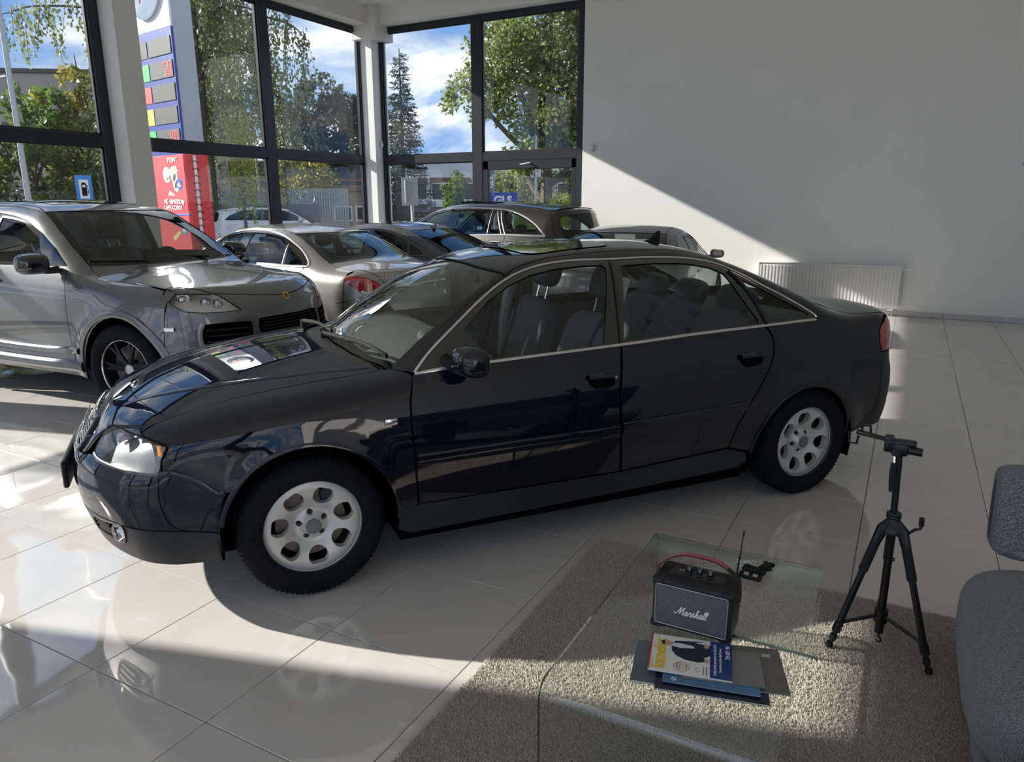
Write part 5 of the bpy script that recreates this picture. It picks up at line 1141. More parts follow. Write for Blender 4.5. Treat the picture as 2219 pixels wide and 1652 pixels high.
    S = dict(ax=(1.38, -1.38), wr=.325, wy=.80, ar=.36, sill=.23, xF=1.75, xR=-1.85, xN=2.05, wsb=1.12, wst=.34, xT=-2.18,
        hs=[(1.75, .70), (1.5, .72), (1.2, .725), (1.05, .72)], ws=[(.98, .725), (.8, .69), (.5, .63), (.26, .575)],
        rail=[(.26, .575), (0, .51), (-.3, .505), (-.6, .515), (-.82, .54)], rg=[(-.82, .54), (-1.0, .575), (-1.2, .615), (-1.45, .65), (-1.6, .655)], rgt=-.93, rgb=-1.75,
        ts=[(-1.6, .655), (-1.7, .66), (-1.78, .655), (-1.85, .65)],
        dlo=[(.80, .82, .91), (.55, .73, 1.06), (.3, .66, 1.17), (.1, .62, 1.235), (-.1, .60, 1.265), (-.4, .60, 1.275), (-.627, .621, 1.258), (-.85, .65, 1.20), (-1.05, .69, 1.12), (-1.2, .75, 1.03), (-1.25, .79, .97), (-.8, .84, .945), (0, .85, .93)],
        glasses=[L3([(.52, .96), (.28, 1.12), (.08, 1.195), (-.12, 1.225), (-.3, 1.235), (-.36, .965)], .7), L3([(-.42, .97), (-.36, 1.238), (-.6, 1.222), (-.8, 1.175), (-1.0, 1.10), (-1.15, 1.0), (-1.16, .98)], .72)],
        gm=[M_GLASSD], rgm=glass('smoked_rear_glass', (.32, .33, .33), .05), trim=.012, tm=M_BLACKG, doors=[[(.82, .9), (.86, .7), (.84, .3)], [(-.45, .93), (-.42, .7), (-.45, .3)]], handles=[(-.28, .8)], mir=((.55, .98, .96), (.13, .19, .12), mat('grey_mirror_cap', (.3, .3, .3), .35, .5, coat=.5)), hl=M_SEATL)
    r = gen_car('coupe_car', 'black coupe with smoked rear glass facing the radiator wall', (-3.2, 5.4, 95), B, M_BLKP, S)
    wheel_generic(r, S, M_ALU, 5, True)
build_far()
# ================================================================== outside
GZ = -.15
M_ASPH = mat('asphalt', (.15, .15, .155), .85, noise=(.8, .2), bump=(40, .3))
M_GRASS = mat('lawn_green', (.10, .19, .035), .9, noise=(1.2, .4))
tag(MB().bx((-140, -90, GZ-.3), (60, 140, GZ)).obj('floor_outside', M_ASPH), kind='structure')
def leafmat(name, c, c2):
    if name in MATS: return MATS[name]
    m = bpy.data.materials.new(name); m.use_nodes = True; nt = m.node_tree; nt.nodes.clear(); A = nt.nodes.new; L = nt.links.new
    tcn = A('ShaderNodeTexCoord'); n = A('ShaderNodeTexNoise'); n.inputs['Scale'].default_value = 1.1; n.inputs['Detail'].default_value = 6; L(tcn.outputs['Object'], n.inputs['Vector'])
    r = A('ShaderNodeValToRGB'); r.color_ramp.elements[0].position = .35; r.color_ramp.elements[1].position = .65; r.color_ramp.elements[0].color = (*c, 1); r.color_ramp.elements[1].color = (*c2, 1); L(n.outputs['Fac'], r.inputs[0])
    d = A('ShaderNodeBsdfPrincipled'); d.inputs['Roughness'].default_value = .5; t = A('ShaderNodeBsdfTranslucent'); L(r.outputs[0], d.inputs['Base Color']); L(r.outputs[0], t.inputs[0])
    x = A('ShaderNodeMixShader'); x.inputs[0].default_value = .42; L(d.outputs[0], x.inputs[1]); L(t.outputs[0], x.inputs[2]); o = A('ShaderNodeOutputMaterial'); L(x.outputs[0], o.inputs[0])
    MATS[name] = m; return m
def leaves(P, size, asp=.55, D=None, fold=.3):
    """one four-sided folded leaf at each point"""
    n = len(P); q = rng.normal(size=(n, 3)); q /= np.linalg.norm(q, axis=1, keepdims=True)
    if D is not None: q = q*.55+D; q /= np.linalg.norm(q, axis=1, keepdims=True)
    a = np.cross(q, rng.normal(size=(n, 3))); a /= np.linalg.norm(a, axis=1, keepdims=True); b = np.cross(q, a)
    s = size*rng.uniform(.6, 1.35, (n, 1))
    V = np.stack([P, P+q*s*.5+a*s*asp*.5+b*s*fold*.3, P+q*s, P+q*s*.5-a*s*asp*.5+b*s*fold*.3], 1).reshape(-1, 3)
    F = np.arange(4*n).reshape(n, 4); return V, F
def leafobj(name, V, F, m, parent, kind='stuff'):
    me = bpy.data.meshes.new(name); me.vertices.add(len(V)); me.vertices.foreach_set('co', np.asarray(V, np.float32).ravel())
    me.loops.add(F.size); me.loops.foreach_set('vertex_index', F.astype(np.int32).ravel()); me.polygons.add(len(F)); me.polygons.foreach_set('loop_start', (np.arange(len(F))*F.shape[1]).astype(np.int32))
    me.update(calc_edges=True); me.materials.append(m); o = link(name, me, parent); tag(o, kind=kind); return o
M_BARK = mat('grey_brown_bark', (.10, .08, .06), .9, noise=(6, .4), bump=(14, .6))
M_BIRCHB = mat('pale_birch_bark', (.38, .36, .33), .8, noise=(8, .5))
def tree(name, label, base, H, blobs, n, size, m, trunk=.28, bark=None, branches=True, cat='tree', group=None, rings=.72):
    """trunk, limbs running into each crown lobe, leaves through the lobes; lobes are (x,y,z,rx,ry,rz) from the base"""
    r = empty(name, base, 0, label, cat, group); bk = bark or M_BARK
    tz = H*.55; MB().tube(spl([(0, 0, -.3), (.06*H*.2, 0, H*.2), (-.03*H*.2, .02*H, tz), (0, 0, H*.86)], 6), np.linspace(trunk, trunk*.25, 19), 8).obj('trunk', bk, r)
    if branches:
        for k, b in enumerate(blobs):
            z0 = max(H*.16, b[2]*.55); e = np.array(b[:3]); s = np.array([0, 0, z0]); mid = (s+e)/2+np.array([0, 0, -.08*H*.3])
            MB().tube(spl([s, mid, e, e+(e-mid)*.5], 5), np.linspace(trunk*.45, trunk*.08, 16), 6).obj('branch', bk, r)
            q = MB()
            for j in range(5):
                d = rng.normal(size=3); d[2] = abs(d[2])*.6; d /= np.linalg.norm(d); q.tube([e-(e-mid)*.3*j/5, e+d*np.array(b[3:])*.75], [trunk*.14, trunk*.03], 4)
            tag(q.obj('twigs', bk, r), kind='stuff')
    vol = np.array([b[3]*b[4]*b[5] for b in blobs])**.7; cnt = (n*vol/vol.sum()).astype(int); PP = []
    for b, c in zip(blobs, cnt):
        # leaf clusters, open between
        k = max(6, c//26); d = rng.normal(size=(k, 3)); d /= np.linalg.norm(d, axis=1, keepdims=True); rad = rng.uniform(rings**3, 1, (k, 1))**(1/3)
        C_ = np.array(b[:3])+d*rad*np.array(b[3:]); idx = rng.integers(0, k, c); PP.append(C_[idx]+rng.normal(size=(c, 3))*np.array(b[3:]).mean()*.13)
    P = np.vstack(PP); V, F = leaves(P, size); leafobj('foliage', V, F, m, r); return r
def lobes(n, R, z0, z1, r, seed, sx=1., sy=1., squash=.8, cone=None):
    g = np.random.default_rng(seed); out = []
    for k in range(n):
        t = (k+.5)/n; a = k*2.39996+g.uniform(-.3, .3); prof = cone(t) if cone else math.sin(PI*(.12+.80*t))**.7; d = R*prof*g.uniform(.45, 1)
        q = r*g.uniform(.75, 1.2)*(.6+.4*prof); out.append((d*math.cos(a)*sx, d*math.sin(a)*sy, z0+(z1-z0)*t, q, q, q*squash))
    return out
LM_OAK = leafmat('oak_leaf', (.12, .175, .045), (.34, .40, .13)); LM_DK = leafmat('dark_leaf', (.045, .062, .04), (.10, .13, .085)); LM_YG = leafmat('yellowing_leaf', (.11, .16, .03), (.42, .33, .07))
LM_BI = leafmat('birch_leaf', (.15, .19, .07), (.36, .40, .18)); LM_SP = leafmat('spruce_needle', (.022, .042, .026), (.055, .085, .05)); LM_BR = leafmat('bright_shrub_leaf', (.20, .32, .03), (.42, .5, .06)); LM_GR = leafmat('mid_green_leaf', (.07, .14, .03), (.17, .26, .05))
# big oak beyond the corner window
tree('oak_tree', 'large green oak filling the right pane of the corner window', (-13.0, 22.7, GZ), 9.5, [(0, 0, 8.3, 1.9, 1.9, 1.5), (-1.4, -.4, 7.3, 1.5, 1.5, 1.2), (1.5, .4, 7.2, 1.7, 1.7, 1.3), (-2.5, -1.2, 5.9, 1.15, 1.1, .95), (-1.0, 0, 5.9, 1.3, 1.3, 1.1), (.9, .3, 5.7, 1.6, 1.6, 1.2), (2.3, .8, 5.9, 1.5, 1.5, 1.2), (.2, -.3, 4.5, 1.3, 1.3, .9), (1.7, .4, 4.2, 1.4, 1.4, .9), (2.9, 1.1, 4.4, 1.3, 1.3, 1.), (.2, .3, 9.6, 1.5, 1.5, 1.0), (1.9, .6, 8.9, 1.5, 1.5, 1.1), (-1.1, .2, 3.4, .8, .8, .5)], 30000, .20, LM_OAK, .34)
tree('tree', 'tall leafy tree behind the oak, to its right', (-9.0, 27.0, GZ), 9.5, lobes(9, 2.6, 3.0, 9.5, 1.6, 3), 6000, .24, LM_OAK, .25)
# undergrowth seen through the opening sash
tree('willow_shrub', 'pale green willow bush below the oak', (-14.6, 24.0, GZ), 3.4, lobes(7, 1.2, 1.0, 3.2, .9, 5), 3500, .16, LM_BI, .12, cat='bush')
tree('willow_shrub', 'olive willow bush under the oak trunk', (-11.9, 24.2, GZ), 3.3, lobes(7, 1.3, 1.0, 3.0, .9, 6), 3500, .16, LM_GR, .12, cat='bush')
tree('shrub', 'bright yellow-green shrub at the end of the corner window', (-10.9, 21.2, GZ), 2.1, lobes(6, .9, .7, 1.9, .7, 7), 2600, .13, LM_BR, .06, cat='bush', branches=False)
tree('shrub', 'low bright shrub in front of the pale pole', (-12.6, 20.6, GZ), 1.7, lobes(5, 1.0, .6, 1.5, .6, 8), 2000, .13, LM_BR, .06, cat='bush', branches=False)
tree('tree', 'small round tree in front of the office building', (-23.55, 32.8, GZ), 3.6, lobes(7, .65, 1.2, 3.4, .62, 9, cone=lambda t: 1.0-.7*t), 2600, .17, LM_GR, .1)
tree('chestnut_tree', 'dark rounded chestnut tree above the dark warehouse', (-28.0, 26.9, GZ), 8.4, [(0, 0, 7.3, 1.1, 1.1, .9), (-1.1, -.6, 6.4, 1.1, 1.1, .8), (1.0, .6, 6.6, 1.1, 1.1, .9), (0, 0, 5.7, 1.5, 1.5, 1.0), (-1.3, -.9, 4.9, 1.1, 1.1, .8), (1.3, .9, 5.0, 1.2, 1.2, .9), (0, 0, 4.2, 1.5, 1.5, .8)], 6000, .30, LM_DK, .22)
tree('tree', 'yellowing tree standing over the gatehouse', (-25.6, 22.6, GZ), 3.9, lobes(8, 1.5, 1.7, 3.7, .85, 11), 3200, .2, LM_YG, .14)
# trees before the concrete building, left bay
for k, (x, y, H, R, mm, lb) in enumerate(((-29.4, 12.3, 6.1, 1.9, LM_GR, 'green tree before the concrete building, beside the lamp post'), (-28.2, 14.0, 7.1, 1.6, LM_YG, 'tall yellowing tree at the corner of the concrete building'), (-26.6, 14.2, 5.6, 1.5, LM_GR, 'green tree behind the fuel station totem'), (-30.6, 9.6, 6.0, 2.2, LM_YG, 'yellow-green tree left of the lamp post'))):
    tree('tree', lb, (x, y, GZ), H, lobes(10, R, 1.4, H-.3, 1.05, 20+k), 5200, .22, mm, .16)
tree('hedge_tree', 'dark low trees behind the razor wire fence', (-30.5, 12.6, GZ), 3.0, [(dx, dx*.75, 1.6, 1.5, 1.2, 1.2) for dx in (-3, -1, 1, 3)], 4200, .22, LM_DK, .1, branches=False)
# weeping birch
def birch():
    r = empty('birch_tree', (-23.1, 15.1, GZ), 0, 'weeping birch with long hanging shoots behind the fuel price totem', 'tree')
    MB().tube(spl([(0, 0, -.3), (.1, 0, 3), (-.1, .1, 6.5), (0, 0, 10)], 6), np.linspace(.17, .05, 19), 8).obj('trunk', M_BARK, r)
    P, V0, F0 = [], [], []; k0 = 0
    lim = []
    for k in range(34):
        a = rng.uniform(0, 2*PI); z = rng.uniform(4.0, 8.8); L_ = rng.uniform(1.2, 2.3)*(1.2 if z < 7.5 else .8); d = np.array([math.cos(a), math.sin(a), 0])
        lim.append(spl([(0, 0, z), d*L_*.5+(0, 0, z+.55), d*L_+(0, 0, z+.35), d*L_*1.2+(0, 0, z-.1)], 5))
    lim.append(spl([(0, 0, 5.6), (-1.2, -1.6, 6.6), (-2.1, -3.0, 6.6), (-2.5, -3.7, 6.3)], 6)); lim.append(spl([(0, 0, 6.2), (-1.0, -1.4, 7.4), (-1.7, -2.5, 7.3), (-2.0, -3.0, 6.8)], 6))
    b = MB()
    for q in lim: b.tube(q, np.linspace(.05, .012, len(q)), 5)
    tag(b.obj('limbs', M_BARK, r), kind='stuff')
    s_ = MB()
    for q in lim:
        for j in range(30):
            i = rng.integers(3, len(q)); o = q[i]+rng.normal(size=3)*.08; L_ = min(rng.uniform(.8, 3.2), o[2]-1.1); n = max(4, int(L_/.07))
            if q is lim[-1] or q is lim[-2]: L_ = rng.uniform(.5, 1.5); n = int(L_/.06)
            t = np.linspace(0, 1, n)[:, None]; sway = rng.normal(size=(1, 2))*.16
            S_ = o+np.hstack([sway[:, :1]*t, sway[:, 1:]*t, -L_*t]); P.append(S_+rng.normal(size=S_.shape)*.035)
            if j % 2 == 0: s_.tube(S_[::max(1, n//4)], .005, 3, caps=False)
    tag(s_.obj('hanging_shoots', M_BARK, r), kind='stuff')
    P = np.vstack(P); V, F = leaves(P, .115, .6, np.array([0, 0, -.8])); leafobj('foliage', V, F, LM_BI, r)
    r.scale = (1.27, 1.27, 1.22); return r
birch()
b2 = empty('birch_shoots', (-16.3, 10.5, GZ), 0, 'yellow-green hanging birch shoots over the white parked car', 'tree')
Q = []
for k in range(34):
    o = np.array([rng.normal()*.22, rng.normal()*.22, 3.9+rng.normal()*.2]); L_ = rng.uniform(1.2, 2.6); n = int(L_/.05); t = np.linspace(0, 1, n)[:, None]; Q.append(o+np.hstack([rng.normal()*.1*t, rng.normal()*.1*t, -L_*t])+rng.normal(size=(n, 3))*.03)
V, F = leaves(np.vstack(Q), .09, .6, np.array([0, 0, -.8])); leafobj('foliage', V, F, leafmat('yellow_birch_leaf', (.22, .26, .03), (.42, .42, .06)), b2)  # bright yellow-green leaf tone of the hanging shoots
MB().tube([(0, 0, -.1), (-.15, .1, 2), (-.1, .1, 4.3)], [.05, .04, .03], 6).obj('trunk', M_BARK, b2)
# spruce
def spruce():
    H = 8.6; r = empty('spruce_tree', (-21.35, 24.75, GZ), 0, 'tall dark spruce just inside the corner column edge', 'tree')
    MB().tube([(0, 0, -.2), (0, 0, H)], [.16, .02], 8).obj('trunk', M_BARK, r); P, D = [], []
    for lv in range(46):
        z = .8+lv*(H-.9)/46; R = 1.75*(1-z/(H+.2))**.85+.05; nb = 11 if lv < 36 else 6
        for k in range(nb):
            a = rng.uniform(0, 2*PI); L_ = R*rng.uniform(.75, 1.1); n = max(6, int(L_*48)); t = rng.uniform(.1, 1, (n, 1))
            d = np.array([math.cos(a), math.sin(a), 0.]); q = d*L_*t+np.hstack([np.zeros((n, 2)), z-.28*L_*t+.22*L_*t**2]); q += rng.normal(size=q.shape)*np.array([.05, .05, .03]); P.append(q); D.append(np.tile(d*.8+(0, 0, -.35), (n, 1)))
    V, F = leaves(np.vstack(P), .15, .28, np.vstack(D)); leafobj('foliage', V, F, LM_SP, r)
spruce()
# ---- fuel price totem
TK = 1.333; TZ = lambda z: z*TK-.553
T0 = np.array([-17.13, 9.38, 0]); d1 = np.array([-.982, .19, 0]); d2 = np.array([.19, .982, 0]); nf = -d2
M_TBLUE = mat('totem_blue', (.022, .05, .27), .4, noise=(3, .1)); M_TWHITE = mat('totem_white', (.74, .75, .78), .4); M_TGREY = mat('totem_grey_side', (.42, .44, .48), .45, noise=(2, .06)); M_DISP = mat('led_display_grey', (.035, .037, .037), .6, noise=(60, .5)); M_LED = mat('red_led', (1., .06, .06), .5, emit=1.6); M_BRED = mat('banner_red', (.62, .03, .05), .55, noise=(2, .12)); M_BWHITE = mat('banner_white', (.8, .78, .78), .6); M_BBLUE = mat('banner_blue', (.03, .10, .42), .5)
tot = empty('price_totem', (0, 0, 0), 0, 'tall fuel price totem with red number displays outside the window', 'sign')
rot = math.atan2(d1[1], d1[0])
def tbox(nm, u0, u1, v0, v1, z0, z1, m, par=None, r=.01):
    """box in totem axes: u along the face from the near edge, v back from the face"""
    u0, u1, v0, v1, z0, z1 = u0*TK, u1*TK, v0*TK, v1*TK, (TZ(z0) if z0 > 0 else z0), TZ(z1); c = T0+d1*(u0+u1)/2+d2*(v0+v1)/2; return MB().rbox((c[0], c[1], (z0+z1)/2), (abs(u1-u0), abs(v1-v0), z1-z0), min(r, abs(v1-v0)*.4), 1, rz=rot).obj(nm, m, par or tot)
tbox('totem_body', .02, 1.9, .02, .44, GZ, 7.6, M_TGREY); tbox('white_head', .0, 1.9, -.015, .03, 4.95, 7.6, M_TWHITE); tbox('blue_panel', .0, 1.9, -.02, .03, 2.2, 4.95, M_TBLUE)
rows = [4.79-.425*k for k in range(5)]
for k, z in enumerate(rows):
    dp = tbox('price_display', .06, .97, -.035, .0, z-.315, z, M_DISP, r=.004); tbox('display_slot', 1.03, 1.8, -.03, .0, z-.315, z, (M_DISP, mat('fuel_green', (.03, .45, .08), .5), mat('fuel_red', (.6, .03, .03), .5), mat('fuel_yellow', (.8, .55, .05), .5), mat('fuel_green'))[k], r=.004)
    if k in (1, 4):
        segs = {'5': 'afgcd', '0': 'abcdef', '4': 'fgbc'}
        for ch, u in zip('50' if k == 1 else '40', (.36, .17)):
            x0, x1, za, zm, zb_ = u+.055, u-.055, z-.035, z-.155, z-.275   # x0 = reader's left
            pos = {'a': (x0, za, x1, za), 'd': (x0, zb_, x1, zb_), 'g': (x0, zm, x1, zm), 'f': (x0, zm, x0, za), 'b': (x1, zm, x1, za), 'e': (x0, zb_, x0, zm), 'c': (x1, zb_, x1, zm)}
            q = MB()
            for s in segs[ch]:
                a0_, b0_, a1_, b1_ = pos[s]
                for t in np.linspace(.08, .92, 6):
                    u_, z_ = a0_+(a1_-a0_)*t, b0_+(b1_-b0_)*t; c = T0+d1*u_*TK-d2*.038*TK; q.box((c[0], c[1], TZ(z_)), (.020, .012, .020), rot)
            q.obj('led_digit', M_LED, dp)
# round emblem: silver disc with a red figure
ec = T0+d1*1.15-d2*.06; Mx = Matrix.Rotation(PI/2, 3, 'X'); Mr = Matrix.Rotation(rot+PI, 3, 'Z') @ Mx
em = MB().lathe([(0, .06), (.83, .055), (.93, .03), (.93, -.04)], 48, Mr, c=(ec[0], ec[1], TZ(5.86))).obj('round_emblem', mat('silver_emblem', (.62, .64, .66), .18, .7), tot)
MB().prism([(1.333*a, 1.333*b) for a, b in [(-.42, .45), (-.05, .5), (.30, .32), (.38, .12), (.18, .02), (-.02, -.02), (-.12, -.40), (-.22, -.02), (-.48, .1)]], .062, .072, 'z', Mr, c=(ec[0], ec[1], TZ(5.86))).obj('emblem_figure', mat('emblem_red', (.62, .03, .05), .35), tot)
# wrapped advertising banner on the foot of the totem
ban = empty('advertising_banner', (0, 0, 0), 0, 'red coffee banner laced around the foot of the price totem', 'banner')
tbox('banner_sheet', -.01, 1.92, -.05, -.025, .35, 2.60, M_BRED, ban); tbox('banner_side', -.035, -.01, -.04, .46, .35, 2.60, mat('banner_bright_red', (.75, .05, .05), .5), ban); tbox('banner_strap', -.04, 1.93, -.055, -.02, 1.40, 1.44, M_BBLUE, ban)
for k in range(14):
    z = TZ(2.45-.14*k); P = [T0-d1*.058+d2*.13+(0, 0, z), T0-d1*.062+d2*.23+(0, 0, z+.04), T0-d1*.058+d2*.33+(0, 0, z-.013)]; MB().tube(P, .010, 5).obj('lacing', M_BLACKP, ban)
tbox('lacing_gap', -.04, -.03, .14, .20, .4, 2.58, M_BWHITE, ban, .002)
xr = Vector(-d1); zu = Vector((0, 0, 1))
def bt(s, u, z, size, nm='banner_lettering', m=M_BWHITE, al='RIGHT', bold=.004): text(nm, s, size*TK, m, ban, plane_M(Vector(T0+d1*u*TK-d2*.076)+zu*TZ(z), xr, zu), .003, al, bold)
bt('POINT', .22, 2.50, .14); bt('VIEŠ ESPRESSO', .22, 1.68, .115); bt('CAPPUCCINO?', .22, 1.56, .115); bt('POINT', .24, 1.28, .15); bt('♥', .10, 1.66, .10, bold=0)
cup = T0+d1*.42-d2*.06
def bpoly(nm, pts, m, lift, u=.42, z=2.12): 
    p = np.array(pts); V0 = [T0+d1*(u-a)*TK-d2*(.070+lift)+(0, 0, TZ(z+b)) for a, b in p]; V1 = [v+d2*.004 for v in V0]; n = len(p)
    MB().add(V0+V1, [tuple(range(n)), tuple(range(2*n-1, n-1, -1))]+[(i, (i+1) % n, n+(i+1) % n, n+i) for i in range(n)]).obj(nm, m, ban)
circ = lambda r, cx=0, cy=0, sx=1, n=20: [(cx+r*sx*math.cos(a), cy+r*math.sin(a)) for a in np.linspace(0, 2*PI, n+1)[:-1]]
bpoly('cup_print', [(-.17, .16), (.13, .22), (.12, -.22), (.03, -.25), (-.05, -.20)], mat('cup_cream', (.72, .66, .52), .5), .002)
bpoly('cup_rim', [(a*.16-.02, b*.07+.19+a*.03) for a, b in circ(1)], M_BWHITE, .004); bpoly('cup_crema', [(a*.12-.02, b*.05+.19+a*.03) for a, b in circ(1)], mat('cup_coffee', (.55, .45, .3), .5), .006)
for cx, cy in ((.0, .04), (.04, -.10)): bpoly('cup_leaf', [(a*.05+cx+b*.03, b*.075+cy) for a, b in circ(1, n=12)], mat('cup_dark', (.05, .05, .05), .5), .006)
bpoly('price_disc', circ(.115), M_BBLUE, .004, .25, 2.03); bt('45,-', .25, 2.01, .11, al='CENTER'); bpoly('cloud_print', circ(.16, 0, .1)+circ(.0), M_BWHITE, .003, .72, 2.12); bpoly('cloud_print', [(-.12, -.05), (-.05, .06), (.02, .02), (.1, -.02), (.16, -.06)], M_BWHITE, .003, .62, 1.86); bpoly('cloud_print', [(-.06, -.02), (0, .04), (.06, -.01), (.08, -.03)], M_BWHITE, .003, .30, 2.30)
bpoly('churro_print', [(-.25, -.05), (.05, .10), (.12, .06), (-.15, -.12)], mat('churro_tan', (.62, .42, .16), .6), .002, .5, 1.0); bpoly('price_disc', circ(.10), mat('banner_teal', (.05, .28, .36), .5), .004, .22, 1.12); bt('39,-', .22, 1.11, .10, al='CENTER')
# lamp posts
M_POST = mat('galvanised_post', (.42, .44, .46), .45, .5, noise=(5, .1))
for (x, y, h, r_, lb) in ((-19.17, 6.35, 9.0, .075, 'thick galvanised lamp post in front of the concrete building'), (-35.2, 14.57, 7.0, .07, 'thin lamp post further back beside the thick one'), (-11.5, 18.95, 4.0, .05, 'pale pole among the bushes below the oak'), (-25.2, 19.4, 6.0, .05, 'slim pole at the steel fence')):
    p = empty('lamp_post', (x, y, GZ), 0, lb, 'pole'); MB().tube([(0, 0, 0), (0, 0, h)], [r_, r_*.6], 10).obj('post', M_POST, p); MB().tube([(0, 0, 0), (0, 0, 1.9 if r_ > .07 else .4)], r_*1.5, 10).obj('post_sleeve', M_POST, p)
    if h > 5: MB().rbox((.5, 0, h), (1.1, .12, .08), .02, 1).obj('lamp_head', M_POST, p)
# fuel pump road sign
fs = empty('fuel_sign', (-16.85, 6.33, GZ), math.radians(56), 'blue road sign with a petrol pump symbol outside', 'sign')
MB().tube([(0, .03, 0), (0, .03, 2.4)], .03, 10).obj('sign_post', M_POST, fs); MB().rbox((0, 0, 2.12), (.33, .012, .62), .03, 3).obj('sign_plate', mat('sign_blue', (.03, .22, .62), .35), fs); MB().rbox((0, -.009, 2.12), (.19, .006, .42), .006, 1).obj('white_field', M_WHITE, fs)
MB().prism([(-.05, -.15), (.05, -.15), (.05, .11), (.03, .15), (-.03, .15), (-.05, .11)], -.016, -.012, 'y', c=(0, 0, 2.12)).obj('pump_symbol', M_VOID, fs); MB().tube([(.05, -.014, 2.06), (.075, -.014, 2.02), (.075, -.014, 2.16), (.05, -.014, 2.22)], .007, 5).obj('hose_symbol', M_VOID, fs); MB().rbox((0, -.017, 2.19), (.06, .003, .05), .001, 1).obj('pump_window', M_WHITE, fs)
# back of a road sign by the corner window
bs = empty('road_sign', (-9.42, 8.75, GZ), math.radians(34), 'back of a white road sign on a grey pole', 'sign')
MB().tube([(.03, .04, 0), (.03, .04, 2.35)], .03, 12).obj('sign_post', M_POST, bs); MB().rbox((0, 0, 2.03), (.34, .008, .58), .05, 3).obj('sign_plate', mat('sign_back_grey', (.55, .56, .57), .4, .3), bs)
for z in (1.86, 2.20): MB().rbox((0, -.02, z), (.24, .025, .022), .004, 1).obj('sign_clamp', M_POST, bs)
MB().tube([(-.08, -.03, 1.80), (-.08, -.03, 2.26)], .028, 10).obj('pipe_stub', M_POST, bs); MB().tube([(.05, -.035, 0), (.05, -.035, 2.26)], .026, 10).obj('second_pole', M_POST, bs)
# grey concrete building behind the trees
def facade(nm, label, base, rz, W, H, D, mw, roof, wins=(), cat='building', bands=()):
    b = empty(nm, base, rz, label, cat); MB().rbox((W/2, D/2, H/2), (W, D, H), .03, 1).obj('wall', mw, b); MB().rbox((W/2, D/2, H+.12), (W+.3, D+.3, .26), .02, 1).obj('roof', roof, b)
    for (z0, z1, m) in bands: MB().bx((0, -.06, z0), (W, .02, z1)).obj('band', m, b)
    for (x0, x1, z0, z1) in wins:
        w = MB().bx((x0, -.05, z0), (x1, .03, z1)).obj('window', M_WHITE, b); MB().bx((x0+.08, -.065, z0+.08), (x1-.08, -.045, z1-.08)).obj('pane', mat('dark_far_pane', (.03, .04, .05), .1), w)
    return b
M_CONC = mat('weathered_concrete', (.36, .32, .28), .9, noise=(.5, .25)); M_DROOF = mat('dark_roof_edge', (.10, .085, .08), .7)
b = facade('concrete_building', 'long weathered concrete building with dark roof edge behind the trees', (-60, 18.4, GZ), .62, 22, 9.9, 12, M_CONC, M_DROOF, bands=[(6.2, 6.9, M_DROOF)])
b = facade('warehouse', 'dark grey steel warehouse behind the metal fence', (-49, 31, GZ), .86, 17, 4.6, 10, mat('dark_cladding', (.055, .065, .08), .6, noise=(1, .15)), M_DROOF, bands=[(3.4, 3.6, mat('brick_red_band', (.25, .11, .09), .8)), (1.6, 2.3, mat('brick_red_band'))])
b = facade('gatehouse', 'small brick gatehouse with white framed windows', (-25.9, 23.4, GZ), .73, 3.6, 2.35, 3, mat('pale_brick', (.38, .29, .25), .9, noise=(4, .2)), mat('gatehouse_roof', (.28, .20, .16), .8), [(1.0, 1.9, .9, 1.65), (2.05, 2.95, .9, 1.65)])
ob = facade('office_building', 'two-storey office building with white band and tall windows', (-37.5, 45.3, GZ), .507, 20, 5.0, 12, mat('brown_panel', (.17, .09, .075), .7, noise=(1, .2)), mat('white_fascia', (.62, .63, .64), .6), [(1.0+2.05*k, 2.75+2.05*k, 1.95, 3.35) for k in range(8)], bands=[(3.75, 5.0, mat('white_fascia')), (.2, 1.2, mat('grey_plinth', (.2, .2, .2), .8))])
for k in range(9): MB().bx((.72+2.05*k, -.16, 1.3), (.90+2.05*k, .02, 3.75)).obj('pilaster', mat('white_fascia'), ob)
MB().bx((1.6, -.2, 1.45), (6.4, -.05, 1.95)).obj('name_board', mat('white_fascia'), ob)
text('name_lettering', 'GLS     DEPO', .42, mat('sign_navy', (.03, .06, .2), .5), ob, plane_M(Vector((3.9, -.22, 1.70)), (1, 0, 0), (0, 0, 1)), .02, 'CENTER', .01)
# courier signs
M_GLSB = mat('courier_blue', (.03, .07, .36), .4)
gs = empty('courier_sign', (-11.53, 16.7, GZ), math.radians(24), 'blue board with white GLS letters below the pale pole', 'sign'); MB().rbox((0, 0, 1.85), (.95, .05, .52), .01, 1).obj('board', M_GLSB, gs); text('sign_lettering', 'GLS', .34, M_WHITE, gs, plane_M(Vector((-.02, -.03, 1.86)), (1, 0, 0), (0, 0, 1)), .006, 'CENTER', .016); MB().tube([(-.3, .03, 0), (-.3, .03, 1.7)], .03, 8).obj('sign_post', M_POST, gs); MB().tube([(.3, .03, 0), (.3, .03, 1.7)], .03, 8).obj('sign_post', M_POST, gs)
gf = empty('courier_flag', (-13.85, 19.96, GZ), math.radians(24), 'grey-blue upright flag reading GLS beside the window bar', 'sign'); MB().tube([(-.14, 0, 0), (-.14, 0, 3.3)], .02, 8).obj('flag_pole', M_POST, gf); MB().rbox((0, 0, 2.62), (.24, .02, 1.25), .004, 1).obj('flag_sheet', mat('flag_grey_blue', (.16, .22, .30), .6), gf); text('flag_lettering', 'GLS.', .24, M_WHITE, gf, plane_M(Vector((.0, -.014, 2.55)), (0, 0, 1), (-1, 0, 0)), .004, 'CENTER', .008)
